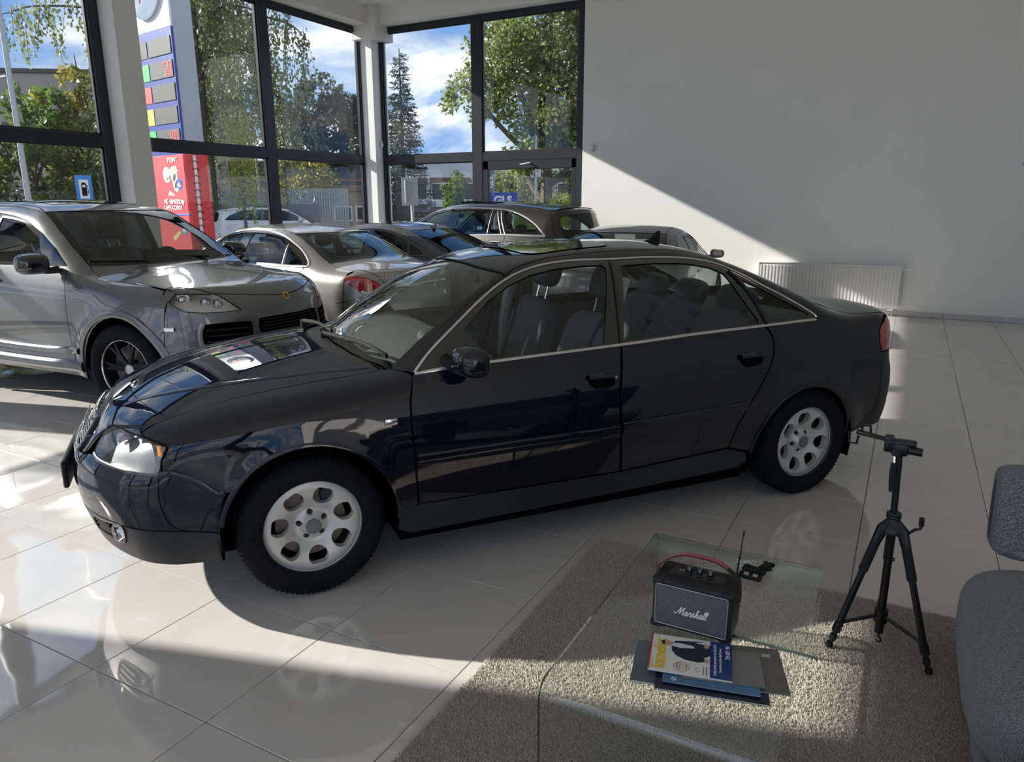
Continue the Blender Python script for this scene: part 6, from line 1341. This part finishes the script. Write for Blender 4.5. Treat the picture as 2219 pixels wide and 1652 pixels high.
# steel palisade fence, razor wire and arrow sign
M_PAL = mat('galvanised_fence', (.36, .39, .43), .5, .4, noise=(2, .12))
A_, B_ = np.array([-27.6, 15.8]), np.array([-22.0, 21.7]); L_ = np.linalg.norm(B_-A_); u_ = (B_-A_)/L_; nfn = int(L_/.11)
pf = empty('steel_fence', (A_[0], A_[1], GZ), math.atan2(u_[1], u_[0]), 'tall galvanised vertical steel fence behind the white car', 'fence')
sl = MB().rbox((0, 0, 1.2), (.075, .02, 2.4), .004, 1).mesh('slat', M_PAL)
for k in range(nfn): link('slat', sl, pf, (.055+.11*k, 0, 0))
for z in (.4, 2.0): MB().bx((0, .015, z), (L_, .055, z+.06)).obj('rail', M_PAL, pf)
lf = empty('wire_fence', (-33.0, 8.0, GZ), math.radians(40), 'low grey wall topped with coils of razor wire', 'fence'); MB().bx((0, 0, 0), (16, .15, 1.75)).obj('low_wall', mat('grey_wall_far', (.22, .22, .23), .8, noise=(1, .15)), lf)
q = MB()
for k in range(58): q.tube([(.2+.27*k+.02*math.sin(a), .08+.05*math.cos(a), 2.02+.22*math.sin(a)) if 0 else (.2+.27*k+.24*math.cos(a), .08+.04*math.sin(a*2), 1.98+.24*math.sin(a)) for a in np.linspace(0, 2*PI, 15)[:-1]], .011, 4, True)
tag(q.obj('wire_coils', M_POST, lf), kind='stuff')
ar = empty('arrow_sign', (-22.7, 19.55, GZ), math.radians(43), 'round blue sign with a white right-pointing arrow', 'sign'); MB().lathe([(0, .01), (.26, .01), (.26, -.01), (0, -.01)], 28, Matrix.Rotation(PI/2, 3, 'X'), c=(0, 0, 1.35)).obj('sign_plate', mat('sign_blue'), ar)
MB().prism([(-.17, -.03), (.04, -.03), (.04, -.09), (.18, 0), (.04, .09), (.04, .03), (-.17, .03)], -.016, -.011, 'y', c=(0, 0, 1.35)).obj('arrow_symbol', M_WHITE, ar); MB().tube([(0, .02, 0), (0, .02, 1.3)], .03, 8).obj('sign_post', M_POST, ar)
# white car parked across the road (same body as the estate)
src = [o for o in bpy.data.objects if o.name == 'station_wagon'][0]
wc = copy_tree(src); wc.name = 'station_wagon'; wc.location = (-21.6, 16.6, GZ); wc.rotation_euler = (0, 0, math.radians(48)); wc['label'] = 'small white parked car in front of the steel fence outside'
M_WCAR = mat('white_car_paint', (.72, .74, .76), .3, coat=1.)
def repaint(o):
    if o.type == 'MESH' and o.data.materials and o.data.materials[0] == M_WAGP: o.material_slots[0].link = 'OBJECT'; o.material_slots[0].material = M_WCAR
    for c in o.children: repaint(c)
repaint(wc)
# lawn strip and kerb
tag(MB().bx((-40, 14, GZ), (-30, 22, GZ+.02)).obj('floor_lawn', M_GRASS), kind='structure'); tag(MB().bx((-20, 18.5, GZ), (0, 34, GZ+.03)).obj('floor_lawn', M_GRASS), kind='structure')
# ================================================================== lounge corner in the foreground
RZ = .020
M_RUG = mat('taupe_rug_base', (.30, .265, .225), .95, noise=(30, .2))
def pile_mat():
    m = bpy.data.materials.new('taupe_shag_pile'); m.use_nodes = True; nt = m.node_tree; b = nt.nodes['Principled BSDF']; A = nt.nodes.new; L = nt.links.new
    tcn = A('ShaderNodeTexCoord'); n = A('ShaderNodeTexNoise'); n.inputs['Scale'].default_value = 160; n.inputs['Detail'].default_value = 2; L(tcn.outputs['Object'], n.inputs['Vector'])
    r = A('ShaderNodeValToRGB'); r.color_ramp.elements[0].position = .38; r.color_ramp.elements[1].position = .62; r.color_ramp.elements[0].color = (.38, .34, .29, 1); r.color_ramp.elements[1].color = (.68, .63, .555, 1); L(n.outputs['Fac'], r.inputs[0]); L(r.outputs[0], b.inputs['Base Color'])
    b.inputs['Roughness'].default_value = .9; b.inputs['Sheen Weight'].default_value = .25; return m
rug = empty('rug', (0, 0, 0), 0, 'large taupe shaggy rug under the glass coffee table', 'rug')
MB().rbox((.33, -2.55, .006), (2.94, 2.77, .010), .004, 1).obj('rug_backing', M_RUG, rug)
def pile():
    n = 240000; x = rng.uniform(-1.145, .95, n); y = rng.uniform(-3.30, -1.16, n); h = rng.uniform(.007, .015, n)
    a = rng.uniform(0, 2*PI, n); ln = rng.uniform(.002, .008, n); w = rng.uniform(.0017, .0030, n)
    base = np.stack([x, y, np.full(n, .009)], -1); tip = base+np.stack([np.cos(a)*ln, np.sin(a)*ln, h], -1)
    V = np.stack([tip]+[base+np.stack([np.cos(a+k*2*PI/3)*w, np.sin(a+k*2*PI/3)*w, np.zeros(n)], -1) for k in range(3)], 1).reshape(-1, 3); o = np.arange(n)[:, None]*4
    F = np.concatenate([o+np.array(f) for f in ((0, 1, 2), (0, 2, 3), (0, 3, 1))]).reshape(-1, 3)
    ob = leafobj('pile', V, F, pile_mat(), rug); ob.data.polygons.foreach_set('use_smooth', np.ones(len(ob.data.polygons), bool))
pile()
# ---- bent glass table
tab = empty('coffee_table', (0, 0, 0), 0, 'low bent clear glass coffee table on the taupe rug', 'table')
M_TG = glass('bent_table_glass', (.962, .985, .972), .05, 1.); M_TGE = mat('green_glass_edge', (.02, .045, .038), .08, coat=1.)
tx0, tx1, ztop, rad_ = -.685, -.075, .400, .055
def prof(off):
    r = rad_-off; c0, c1 = (-1.715-rad_, ztop-rad_), (-2.80+rad_, ztop-rad_)
    p = [(-1.715-off, .022)]+[(c0[0]+r*math.cos(a), c0[1]+r*math.sin(a)) for a in np.linspace(0, PI/2, 9)]+[(c1[0]+r*math.cos(a), c1[1]+r*math.sin(a)) for a in np.linspace(PI/2, PI, 9)]+[(-2.80+off, .022)]
    return np.array(p)
po, pi_ = prof(0), prof(.012); n = len(po)
def sheet(p, x0, x1): return np.vstack([[(x0, a, b) for a, b in p], [(x1, a, b) for a, b in p]]), [(i, i+1, n+i+1, n+i) for i in range(n-1)]
m = MB(); V, F = sheet(po, tx0, tx1); m.add(V, F); V, F = sheet(pi_, tx0, tx1); m.add(V, [f[::-1] for f in F]); m.obj('glass_sheet', M_TG, tab, ang=50)
for x in (tx0, tx1):
    V = np.vstack([[(x, a, b) for a, b in po], [(x, a, b) for a, b in pi_]]); MB().add(V, [(i, i+1, n+i+1, n+i) for i in range(n-1)]).obj('polished_edge', M_TGE, tab, smooth=False)
for y in (-1.721, -2.794): MB().bx((tx0, y-.006, .020), (tx1, y+.006, .0225)).obj('foot_edge', M_TGE, tab)
# ---- portable loudspeaker
sp = empty('portable_speaker', (-.385, -2.325, ztop+.004), 0, 'black portable loudspeaker with strap and white script logo on the table', 'speaker')
M_LEATH = mat('black_leatherette', (.012, .012, .013), .5, bump=(350, .35)); W_, D_, H_ = .236, .132, .158
MB().rbox((0, 0, H_/2+.003), (W_, D_, H_), .012, 3).obj('cabinet', M_LEATH, sp)
for sx in (-1, 1):
    for sy in (-1, 1): MB().lathe([(0, -.004), (.009, -.004), (.009, .004), (0, .004)], 12, c=(sx*.09, sy*.045, .0)).obj('foot', M_BLACKP, sp)
gm = bpy.data.materials.new('woven_grille_cloth'); gm.use_nodes = True; nt = gm.node_tree; b_ = nt.nodes['Principled BSDF']; tcn = nt.nodes.new('ShaderNodeTexCoord'); br = nt.nodes.new('ShaderNodeTexBrick')
mp_ = nt.nodes.new('ShaderNodeMapping'); mp_.inputs['Rotation'].default_value = (PI/2, 0, 0); nt.links.new(tcn.outputs['Object'], mp_.inputs[0]); nt.links.new(mp_.outputs[0], br.inputs['Vector'])
br.inputs['Color1'].default_value = (.34, .33, .35, 1); br.inputs['Color2'].default_value = (.24, .235, .25, 1); br.inputs['Mortar'].default_value = (.008, .008, .01, 1); br.inputs['Scale'].default_value = 1.; br.inputs['Brick Width'].default_value = .0052; br.inputs['Row Height'].default_value = .0034; br.inputs['Mortar Size'].default_value = .0009; br.inputs['Mortar Smooth'].default_value = .3
nt.links.new(br.outputs['Color'], b_.inputs['Base Color']); b_.inputs['Roughness'].default_value = .55
MB().rbox((0, -D_/2-.001, H_/2+.001), (W_-.026, .006, H_-.032), .002, 1).obj('grille_cloth', gm, sp)
gx, gz0, gz1 = W_/2-.012, .018, H_-.012; yy = -D_/2-.0035
c4 = [(-gx+.004, yy, gz0), (gx-.004, yy, gz0), (gx, yy, gz0+.004), (gx, yy, gz1-.004), (gx-.004, yy, gz1), (-gx+.004, yy, gz1), (-gx, yy, gz1-.004), (-gx, yy, gz0+.004)]
MB().tube(c4, .0016, 6, True).obj('grille_piping', mat('silver_piping', (.5, .5, .5), .35, .7), sp)
for sx in (-1, 1):
    for z in (.012, H_-.006): MB().rbox((sx*(W_/2-.014), -D_/2+.012, z), (.034, .034, .022), .008, 2).obj('corner_cap', M_LEATH, sp)
A1_ = [(.55, .85), (.3, .95), (.05, .6), (.0, .2), (.2, .0), (.45, .35), (.6, .9), (.52, .2), (.65, .0), (.85, .25)]
ST = [[(-.35, .55), (-.42, .3), (-.2, .12), (.1, .25), (.4, .9), (.7, 1.75), (.78, 1.7), (.74, .9), (.72, .12)], [(.72, .12), (1.05, 1.0), (1.42, 1.75), (1.5, 1.65), (1.4, .8), (1.45, .1), (1.65, .15), (1.8, .35)]]
ST += [[(x+1.8, y) for x, y in A1_], [(2.65, .25), (2.85, 1.0), (2.95, .72), (3.2, .85), (3.1, .3), (3.2, .0), (3.4, .2)], [(3.4, .2), (3.7, 1.05), (3.76, .6), (3.92, .2), (3.68, -.02), (3.5, .15)], [(3.9, .12), (4.1, .25), (4.42, 1.3), (4.52, 1.8), (4.36, 1.75), (4.25, .8), (4.2, 0)], [(4.2, 0), (4.4, .75), (4.65, .8), (4.6, .3), (4.7, 0), (4.95, .25)]]
ST += [[(x+4.95, y) for x, y in A1_]]+[[(5.8+k, .25), (6.1+k, 1.3), (6.16+k, 1.8), (5.98+k, 1.75), (5.9+k, .6), (6.0+k, .0), (6.2+k, .2)] for k in (0, .45)]
q = MB(); sc_ = .0135
for s in ST: P = [((x-3.1+.28*y)*sc_, yy-.0035, H_/2-.006+(y-.6)*sc_+(x-3.1)*.0004) for x, y in spl(s, 6)]; q.tube(P, .00165, 6)
q.obj('script_logo', mat('logo_white', (.85, .85, .83), .35), sp)
MB().rbox((0, .008, H_+.0025), (.165, .052, .003), .001, 1).obj('control_recess', mat('recess_black', (.006, .006, .006), .25), sp)
ring = [(sx*(.07)+.024*math.cos(a), .008+.024*math.sin(a), H_+.004) for sx, aa in ((1, np.linspace(-PI/2, PI/2, 9)), (-1, np.linspace(PI/2, 3*PI/2, 9))) for a in aa]
MB().tube(ring, .0022, 6, True).obj('recess_rim', M_LEATH, sp)
for x in (-.028, .004, .036): k = MB().lathe([(0, .021), (.007, .0205), (.0085, .018), (.009, .002), (.011, .0)], 18, c=(x, .008, H_+.004)).obj('control_knob', M_BLACKG, sp)
for x in (-.055, -.045): MB().rbox((x, .008, H_+.006), (.005, .005, .004), .001, 1).obj('push_button', M_CHROME, sp)
hp = spl([(-W_/2-.005, .012, .085), (-W_/2-.006, .012, .13), (-W_/2+.004, .012, .175), (-.06, .012, .212), (0, .012, .219), (.06, .012, .212), (W_/2-.004, .012, .175), (W_/2+.006, .012, .13), (W_/2+.005, .012, .085)], 8)
def band(P, w, off, t):
    P = np.asarray(P); T = np.gradient(P, axis=0); T /= np.linalg.norm(T, axis=1, keepdims=True); Nn = np.stack([T[:, 2], np.zeros(len(P)), -T[:, 0]], -1)*-1; k = len(P)
    V = np.stack([P+Nn*(off+a)+np.array([0, b, 0]) for a, b in ((0, -w), (t, -w), (t, w), (0, w))], 1).reshape(-1, 3)
    return V, [(i*4+j, i*4+(j+1) % 4, i*4+4+(j+1) % 4, i*4+4+j) for i in range(k-1) for j in range(4)]+[(0, 1, 2, 3), (k*4-4, k*4-3, k*4-2, k*4-1)]
V, F = band(hp, .0115, 0, .0022); MB().add(V, F).obj('strap', M_LEATH, sp)
M_VEL = mat('red_velvet', (.34, .012, .025), .8, sheen=.5); V, F = band(hp[6:-6], .0105, -.0014, .0016); MB().add(V, F).obj('strap_lining', M_VEL, sp); V, F = band(hp[8:44], .0095, .0018, .0010); MB().add(V, F).obj('strap_facing', M_VEL, sp)
for sx in (-1, 1): MB().lathe([(0, .004), (.004, .0035), (.005, 0)], 14, RM(y=sx*PI/2), c=(sx*(W_/2+.006), .012, .098)).obj('strap_stud', mat('brass', (.75, .52, .2), .25, .9), sp)
# ---- magazines
def mag(name, label, c, rot, w, h, z, t, m, pages=True):
    e = empty(name, (c[0], c[1], z), rot, label, 'magazine', 'printed matter on the glass table')
    MB().rbox((0, 0, t*.45), (w-.002, h-.002, t*.8), .0006, 1).obj('pages', mat('paper_edge', (.62, .61, .58), .7), e); MB().rbox((0, 0, t-.0004), (w, h, .0008), .0002, 1).obj('cover', m, e); MB().rbox((0, 0, .0004), (w, h, .0008), .0002, 1).obj('back_cover', m, e); return e
z0 = ztop+.0015; RG = math.radians
mag('magazine', 'teal-grey magazine at the bottom of the stack', (-.322, -2.545), RG(12.5), .345, .195, z0, .006, mat('teal_cover', (.10, .15, .16), .2, noise=(9, .5)))
mag('magazine', 'dark navy brochure sticking out below the stack', (-.28, -2.562), RG(14), .29, .185, z0+.0065, .005, mat('navy_cover', (.012, .018, .045), .2))
e = mag('brochure', 'stone-grey brochure with a small printed block in its corner', (-.235, -2.50), RG(18), .27, .203, z0+.012, .003, mat('stone_cover', (.13, .125, .12), .35, noise=(14, .35)))
for k in range(4): MB().bx((.085, .070-.004*k, .003), (.108, .0715-.004*k, .0032)).obj('printed_line', M_WHITE, e)
e = mag('brochure', 'blue brochure with a small round emblem', (-.285, -2.545), RG(13), .25, .175, z0+.0155, .003, mat('sky_blue_cover', (.06, .17, .33), .2, noise=(12, .6)))
MB().lathe([(0, .0004), (.0075, .0004), (.0075, 0)], 20, c=(-.095, -.072, .003)).obj('round_emblem', M_WHITE, e)
MB().add([(-.095, -.072, .0036), (-.089, -.072, .0036), (-.0908, -.0678, .0036), (-.095, -.066, .0036)], [(0, 1, 2, 3)]).obj('emblem_quarter', M_BBLUE, e); MB().add([(-.095, -.072, .0036), (-.101, -.072, .0036), (-.0992, -.0762, .0036), (-.095, -.078, .0036)], [(0, 1, 2, 3)]).obj('emblem_quarter', M_BBLUE, e)
mag('brochure', 'plain mid-grey brochure under the top magazine', (-.262, -2.52), RG(16), .215, .155, z0+.019, .002, mat('grey_cover', (.19, .19, .185), .4))
e = mag('magazine', 'magazine titled kamelot showing a man in a navy suit', (-.346, -2.527), RG(13), .222, .172, z0+.0215, .005, mat('white_cover', (.80, .79, .77), .25))
zc = .0052
def flat(nm, pts, m, lift=0.): MB().prism([(-(y-.111), x-.086) for x, y in pts], zc+lift, zc+lift+.0002, 'z').obj(nm, m, e)   # magazine axes: x reading direction, y towards the title
def Mt(x, y, z=.0): return plane_M(Vector((-(y-.111), x-.086, zc+.0006+z)), (0, 1, 0), (-1, 0, 0))
flat('red_edge', [(.0, .218), (.172, .218), (.172, .222), (.0, .222)], mat('red_spine', (.55, .03, .05), .3))
flat('blue_band', [(0, 0), (.172, 0), (.172, .058), (0, .058)], mat('cover_navy', (.015, .045, .20), .25))
M_YEL = mat('title_yellow', (.85, .55, .02), .3); M_SUIT = mat('suit_navy', (.012, .018, .045), .4); M_SKIN = mat('printed_skin', (.55, .34, .25), .5); M_INK = mat('print_ink', (.02, .02, .03), .5)
text('title_lettering', 'kamelot', .050, M_YEL, e, Mt(.080, .194), .0003, 'CENTER', .0013, sx=.86)
text('small_lettering', 'váš časopis', .009, M_YEL, e, Mt(.035, .214), .0002, 'CENTER')
text('band_lettering', 'Každý prodej nemovitosti má svůj příběh.', .0105, M_WHITE, e, Mt(.086, .045), .0002, 'CENTER', .0002, sx=.82); text('band_lettering', 'Postarám se o jeho dobrý konec.', .0105, M_WHITE, e, Mt(.086, .031), .0002, 'CENTER', .0002, sx=.82); text('band_lettering', '724 609 194', .017, M_WHITE, e, Mt(.125, .010), .0002, 'CENTER', .0003, sx=.75)
flat('suit_print', [(a+.024, b) for a, b in [(.055, .150), (.075, .162), (.105, .165), (.125, .155), (.150, .150), (.160, .120), (.158, .088), (.140, .072), (.132, .09), (.128, .100), (.122, .058), (.075, .058), (.06, .075), (.045, .068), (.036, .09), (.040, .125)] if a < .149], M_SUIT, .0002)
flat('shirt_print', [(.122, .165), (.136, .165), (.140, .14), (.134, .105), (.124, .10), (.117, .14)], mat('shirt_white', (.72, .72, .74), .5), .0004)
flat('head_print', [(.134+.0115*math.cos(a), .176+.016*math.sin(a)) for a in np.linspace(0, 2*PI, 17)[:-1]], M_SKIN, .0006); flat('hair_print', [(.134+.0120*math.cos(a), .184+.009*math.sin(a)) for a in np.linspace(-.1, PI+.1, 11)], M_INK, .0008)
for cx, cy in ((.072, .066), (.140, .068)): flat('hand_print', [(cx+.010*math.cos(a), cy+.007*math.sin(a)) for a in np.linspace(0, 2*PI, 11)[:-1]], M_SKIN, .0007)
rg_ = MB().tube([(-(.133-.111)+.021*math.cos(a), .030-.086+.021*math.sin(a), zc+.0002) for a in np.linspace(0, 2*PI, 33)[:-1]], .0006, 4, True).obj('ring_print', mat('ring_red', (.5, .04, .05), .5), e)
for k, (t, m_) in enumerate((('1. MÍSTO', M_INK), ('TOP 2023', mat('ring_red')), ('REALITY', M_YEL), ('kamelot', M_INK))): text('seal_lettering', t, .0075, m_, e, Mt(.030, .145-.008*k), .0002, 'CENTER')
MB().tube([(-(.085-.111)-.01*math.sin(3*t)-.008*t, .018-.086+.014*t, zc+.0002) for t in np.linspace(0, 1.4, 14)], .0005, 4).obj('signature_print', M_INK, e)
for k in range(2): text('small_lettering', 'www.kamelot.cz', .006, M_INK, e, Mt(.025, .075-.008*k), .0002, 'CENTER')
# ---- car keys
ky = empty('car_keys', (-.30, -1.94, ztop+.001), RG(-4), 'bunch of black car keys with silver rings at the far end of the table', 'keys')
MB().rbox((.01, -.012, .008), (.078, .036, .015), .007, 3).obj('key_fob', M_BLACKP, ky); MB().rbox((.012, -.014, .0158), (.046, .020, .0012), .0004, 1).obj('fob_buttons', mat('fob_silver', (.5, .5, .5), .3, .6), ky); MB().rbox((.012, -.014, .0166), (.014, .021, .001), .0004, 1).obj('fob_symbol', M_BLACKP, ky)
MB().rbox((.012, .032, .012), (.080, .036, .016), .007, 3, rz=-.12).obj('second_key_fob', M_BLACKP, ky)
for k, (x, y) in enumerate(((-.035, .07), (-.01, .082), (-.022, .06))): MB().tube([(x+.015*math.cos(a), y+.015*math.sin(a), .006+.004*k+.003*math.sin(a)) for a in np.linspace(0, 2*PI, 21)[:-1]], .0012, 5, True).obj('key_ring', M_CHROMED, ky)
for k, a in enumerate((2.6, 3.1, 2.1)): MB().rbox((-.05+.012*k, .085-.01*k, .004+.002*k), (.045, .009, .002), .0008, 1, rz=a).obj('key_blade', M_CHROMED, ky)
MB().prism([(.02, .06), (.05, .058), (.062, .075), (.056, .095), (.064, .108), (.05, .112), (.044, .105), (.036, .114), (.024, .108), (.03, .09)], .004, .016, 'z').obj('charm', M_BLACKP, ky)
an = empty('stylus', (-.333, -1.972, ztop+.001), 0, 'thin black stylus standing beside the car keys', 'stylus'); MB().tube([(0, 0, .0), (.005, .001, .075), (.0065, .001, .078), (.012, .003, .165)], [.0032, .0028, .0022, .0018], 8).obj('rod', M_BLACKP, an); MB().lathe([(0, -.004), (.004, -.003), (.004, .003), (0, .004)], 10, c=(.0058, .001, .077)).obj('joint', M_BLACKP, an); MB().rbox((.013, .003, .168), (.006, .003, .016), .001, 1).obj('tip', M_BLACKP, an)
# ---- tripod
tp = empty('tripod', (.124, -1.52, RZ), 0, 'black camera tripod with phone clamp standing on the rug', 'tripod')
M_TRI = mat('tripod_black', (.010, .010, .011), .38, noise=(20, .2)); M_FOAM = mat('tripod_foam', (.014, .014, .015), .85)
apex = np.array([0, 0, .49])
for k, f in enumerate(((-.160, -.095), (.170, -.105), (.0, .20))):
    ft = np.array([f[0], f[1], .0]); s = apex+np.array([f[0], f[1], 0])*.20; l = empty('leg', parent=tp); d = ft-s
    MB().tube([apex+np.array([f[0], f[1], 0])*.06+(0, 0, .012), s+(0, 0, -.01), s+d*.14], [.020, .021, .017], 10).obj('leg_shoulder', M_TRI, l); MB().tube([s+d*.12, s+d*.36], .0165, 12).obj('foam_grip', M_FOAM, l); MB().tube([s+d*.34, s+d*.86], .0125, 10).obj('leg_tube', M_TRI, l); MB().tube([s+d*.80, s+d*.87], .016, 10).obj('leg_clamp', M_TRI, l); MB().tube([s+d*.86, s+d*.955], .0095, 10).obj('leg_extension', M_TRI, l); MB().tube([s+d*.90, s+d*.94], .0135, 10).obj('leg_clamp', M_TRI, l); MB().lathe([(0, .022), (.011, .02), (.014, .004), (.012, 0), (0, 0)], 12, c=ft).obj('rubber_foot', M_BLACKP, l)
    MB().tube([(f[0]*.09, f[1]*.09, .125), s+d*.80], .007, 6).obj('brace', M_TRI, l)
MB().tube([(0, 0, .13), (0, 0, .50)], .0145, 14).obj('centre_tube', M_TRI, tp); MB().tube([(0, 0, .48), (-.008, 0, .77)], .0115, 12).obj('centre_column', M_TRI, tp); MB().tube([(0, 0, .10), (0, 0, .15)], .024, 14).obj('brace_collar', M_TRI, tp); MB().tube([(0, 0, .055), (0, 0, .105)], .016, 12).obj('column_foot', M_TRI, tp)
MB().tube([(0, 0, .055), (0, 0, .04), (.010, 0, .026), (.012, 0, .018), (.0, 0, .012), (-.008, 0, .02)], .0035, 6).obj('weight_hook', M_TRI, tp); MB().lathe([(0, .03), (.020, .03), (.024, .02), (.030, .008), (.042, -.005), (.044, -.02), (.030, -.03), (0, -.03)], 20, c=(0, 0, .49)).obj('shoulder_casting', M_TRI, tp)
for z in (.525, .537): MB().lathe([(0, .005), (.024, .005), (.026, 0), (.024, -.005), (0, -.005)], 12, c=(0, 0, z)).obj('locking_collar', M_TRI, tp)
MB().tube([(.035, 0, .475), (.055, -.005, .474), (.07, -.005, .49), (.088, -.005, .498), (.090, -.005, .515)], .0055, 8).obj('crank_arm', M_TRI, tp); MB().tube([(.090, -.005, .510), (.088, -.005, .540)], .009, 10).obj('crank_knob', M_TRI, tp); MB().tube([(0, 0, .36), (.02, -.006, .36)], .008, 8).obj('stay_screw', M_TRI, tp)
hd = empty('pan_head', parent=tp); hz = .785
MB().rbox((-.008, 0, hz), (.055, .05, .05), .012, 2).obj('head_block', M_TRI, hd); MB().rbox((.0, 0, hz+.022), (.085, .045, .02), .008, 2).obj('quick_plate', M_TRI, hd); MB().tube([(.02, -.01, hz), (.062, -.012, hz-.002)], .015, 12).obj('tilt_knob', M_TRI, hd); MB().lathe([(0, .006), (.014, .006), (.014, -.006), (0, -.006)], 16, Matrix.Rotation(PI/2, 3, 'X'), c=(-.022, -.030, hz-.008)).obj('pivot_screw', M_TRI, hd)
MB().tube([(-.024, -.03, hz-.02), (-.022, -.035, hz-.05)], .005, 8).obj('handle_rod', M_CHROME, hd); P = [(-.022, -.035, hz-.045), (-.022, -.036, hz-.075), (-.019, -.037, hz-.115), (-.016, -.037, hz-.15)]; MB().tube(spl(P, 5), np.interp(np.linspace(0, 1, 16), [0, .15, .5, .85, 1], [.0085, .0095, .0125, .012, .0125]), 12).obj('pan_handle', M_FOAM, hd)
ph = empty('phone_clamp', parent=tp); c0 = np.array([-.045, -.005, hz+.015]); MB().rbox(c0, (.03, .035, .06), .006, 2).obj('clamp_base', M_TRI, ph)
for yy_ in (-.012, .012): MB().tube([c0+(0, yy_, .012), c0+(-.105, yy_*1.6, .028)], .0045, 6).obj('clamp_rail', M_TRI, ph)
for (x, y, s_) in ((-.062, .018, 1), (-.100, -.022, -1)):
    pts = [c0+(x, y, .02), c0+(x-.016*.2, y, .02+.03*s_), c0+(x-.028, y, .02+.03*s_), c0+(x-.03, y, .028)]; MB().tube(pts, .005, 6).obj('clamp_jaw', M_TRI, ph)
MB().tube([c0+(-.105, -.02, .028), c0+(-.105, .02, .028)], .0045, 6).obj('clamp_end', M_TRI, ph)
# ---- sofa at the right edge
def fabric():
    m = bpy.data.materials.new('grey_melange_weave'); m.use_nodes = True; nt = m.node_tree; b = nt.nodes['Principled BSDF']; A = nt.nodes.new; L = nt.links.new
    tcn = A('ShaderNodeTexCoord'); n = A('ShaderNodeTexNoise'); n.inputs['Scale'].default_value = 420; n.inputs['Detail'].default_value = 2; mpp = A('ShaderNodeMapping'); mpp.inputs['Scale'].default_value = (.45, 1.6, 1.); L(tcn.outputs['Object'], mpp.inputs[0]); L(mpp.outputs[0], n.inputs['Vector'])
    w = A('ShaderNodeTexWave'); w.inputs['Scale'].default_value = 85; w.inputs['Distortion'].default_value = 6; w.inputs['Detail'].default_value = 2; w.bands_direction = 'Y'; L(tcn.outputs['Object'], w.inputs['Vector'])
    mu = A('ShaderNodeMath'); mu.operation = 'MULTIPLY_ADD'; mu.inputs[1].default_value = .10; L(w.outputs['Fac'], mu.inputs[0]); L(n.outputs['Fac'], mu.inputs[2])
    r = A('ShaderNodeValToRGB'); r.color_ramp.elements[0].position = .40; r.color_ramp.elements[1].position = .72; r.color_ramp.elements[0].color = (.055, .058, .065, 1); r.color_ramp.elements[1].color = (.34, .34, .35, 1); L(mu.outputs[0], r.inputs[0]); L(r.outputs[0], b.inputs['Base Color'])
    bm = A('ShaderNodeBump'); bm.inputs['Strength'].default_value = .5; bm.inputs['Distance'].default_value = .003; L(mu.outputs[0], bm.inputs['Height']); L(bm.outputs[0], b.inputs['Normal']); b.inputs['Roughness'].default_value = .9; b.inputs['Sheen Weight'].default_value = .15; return m
M_FAB = fabric(); sofa = empty('sofa', (.80, -2.45, RZ), 0, 'grey woven fabric sofa with black tapered legs at the rug edge', 'sofa')
def cushion(nm, c, d, p=5.5, M=None, seam=True):
    V, F = pillow(d, p, 14); V = V.copy(); t = 1-(np.abs(V[:, 0])/(d[0]/2))**4*.0; V[:, 2] *= 1+.06*np.cos(V[:, 0]/d[0]*PI)*np.cos(V[:, 1]/d[1]*PI)
    if M is not None: V = V@np.array(M).T
    o = MB().add(V+np.array(c), F).obj(nm, M_FAB, sofa)
    return o
cushion('seat_cushion', (.0, .50, .305), (.93, 1.03, .25), 4.2); cushion('seat_cushion', (.0, -.54, .305), (.93, 1.03, .25), 4.2)
MB().rbox((.0, -.02, .135), (.84, 2.04, .11), .03, 3).obj('seat_frame', M_FAB, sofa)
back = cushion('back_cushion', (.10, 1.14, .545), (.92, .20, .33), 11, RM(x=-.20))
# piping round the back cushion's edge
P = []
for t in np.linspace(0, 2*PI, 49)[:-1]:
    c_, s_ = math.cos(t), math.sin(t); k = (abs(c_)**6+abs(s_)**6)**(-1/6); P.append((.462*c_*k, 0, .167*s_*k))
P = np.array(P)@np.array(RM(x=-.20)).T+np.array((.10, 1.125, .548)); MB().tube(P, .007, 6, True).obj('cushion_piping', mat('piping_grey', (.09, .09, .10), .9, bump=(300, .4)), sofa)
for x in (-.36, .36):
    for y in (.98, -.98): MB().tube([(x, y, .0), (x*1.0, y*.97, .10)], [.016, .030], 12).obj('leg', M_BLACKP, sofa)
MB().rbox((.50, -.02, .45), (.18, 2.05, .62), .06, 3).obj('backrest', M_FAB, sofa)
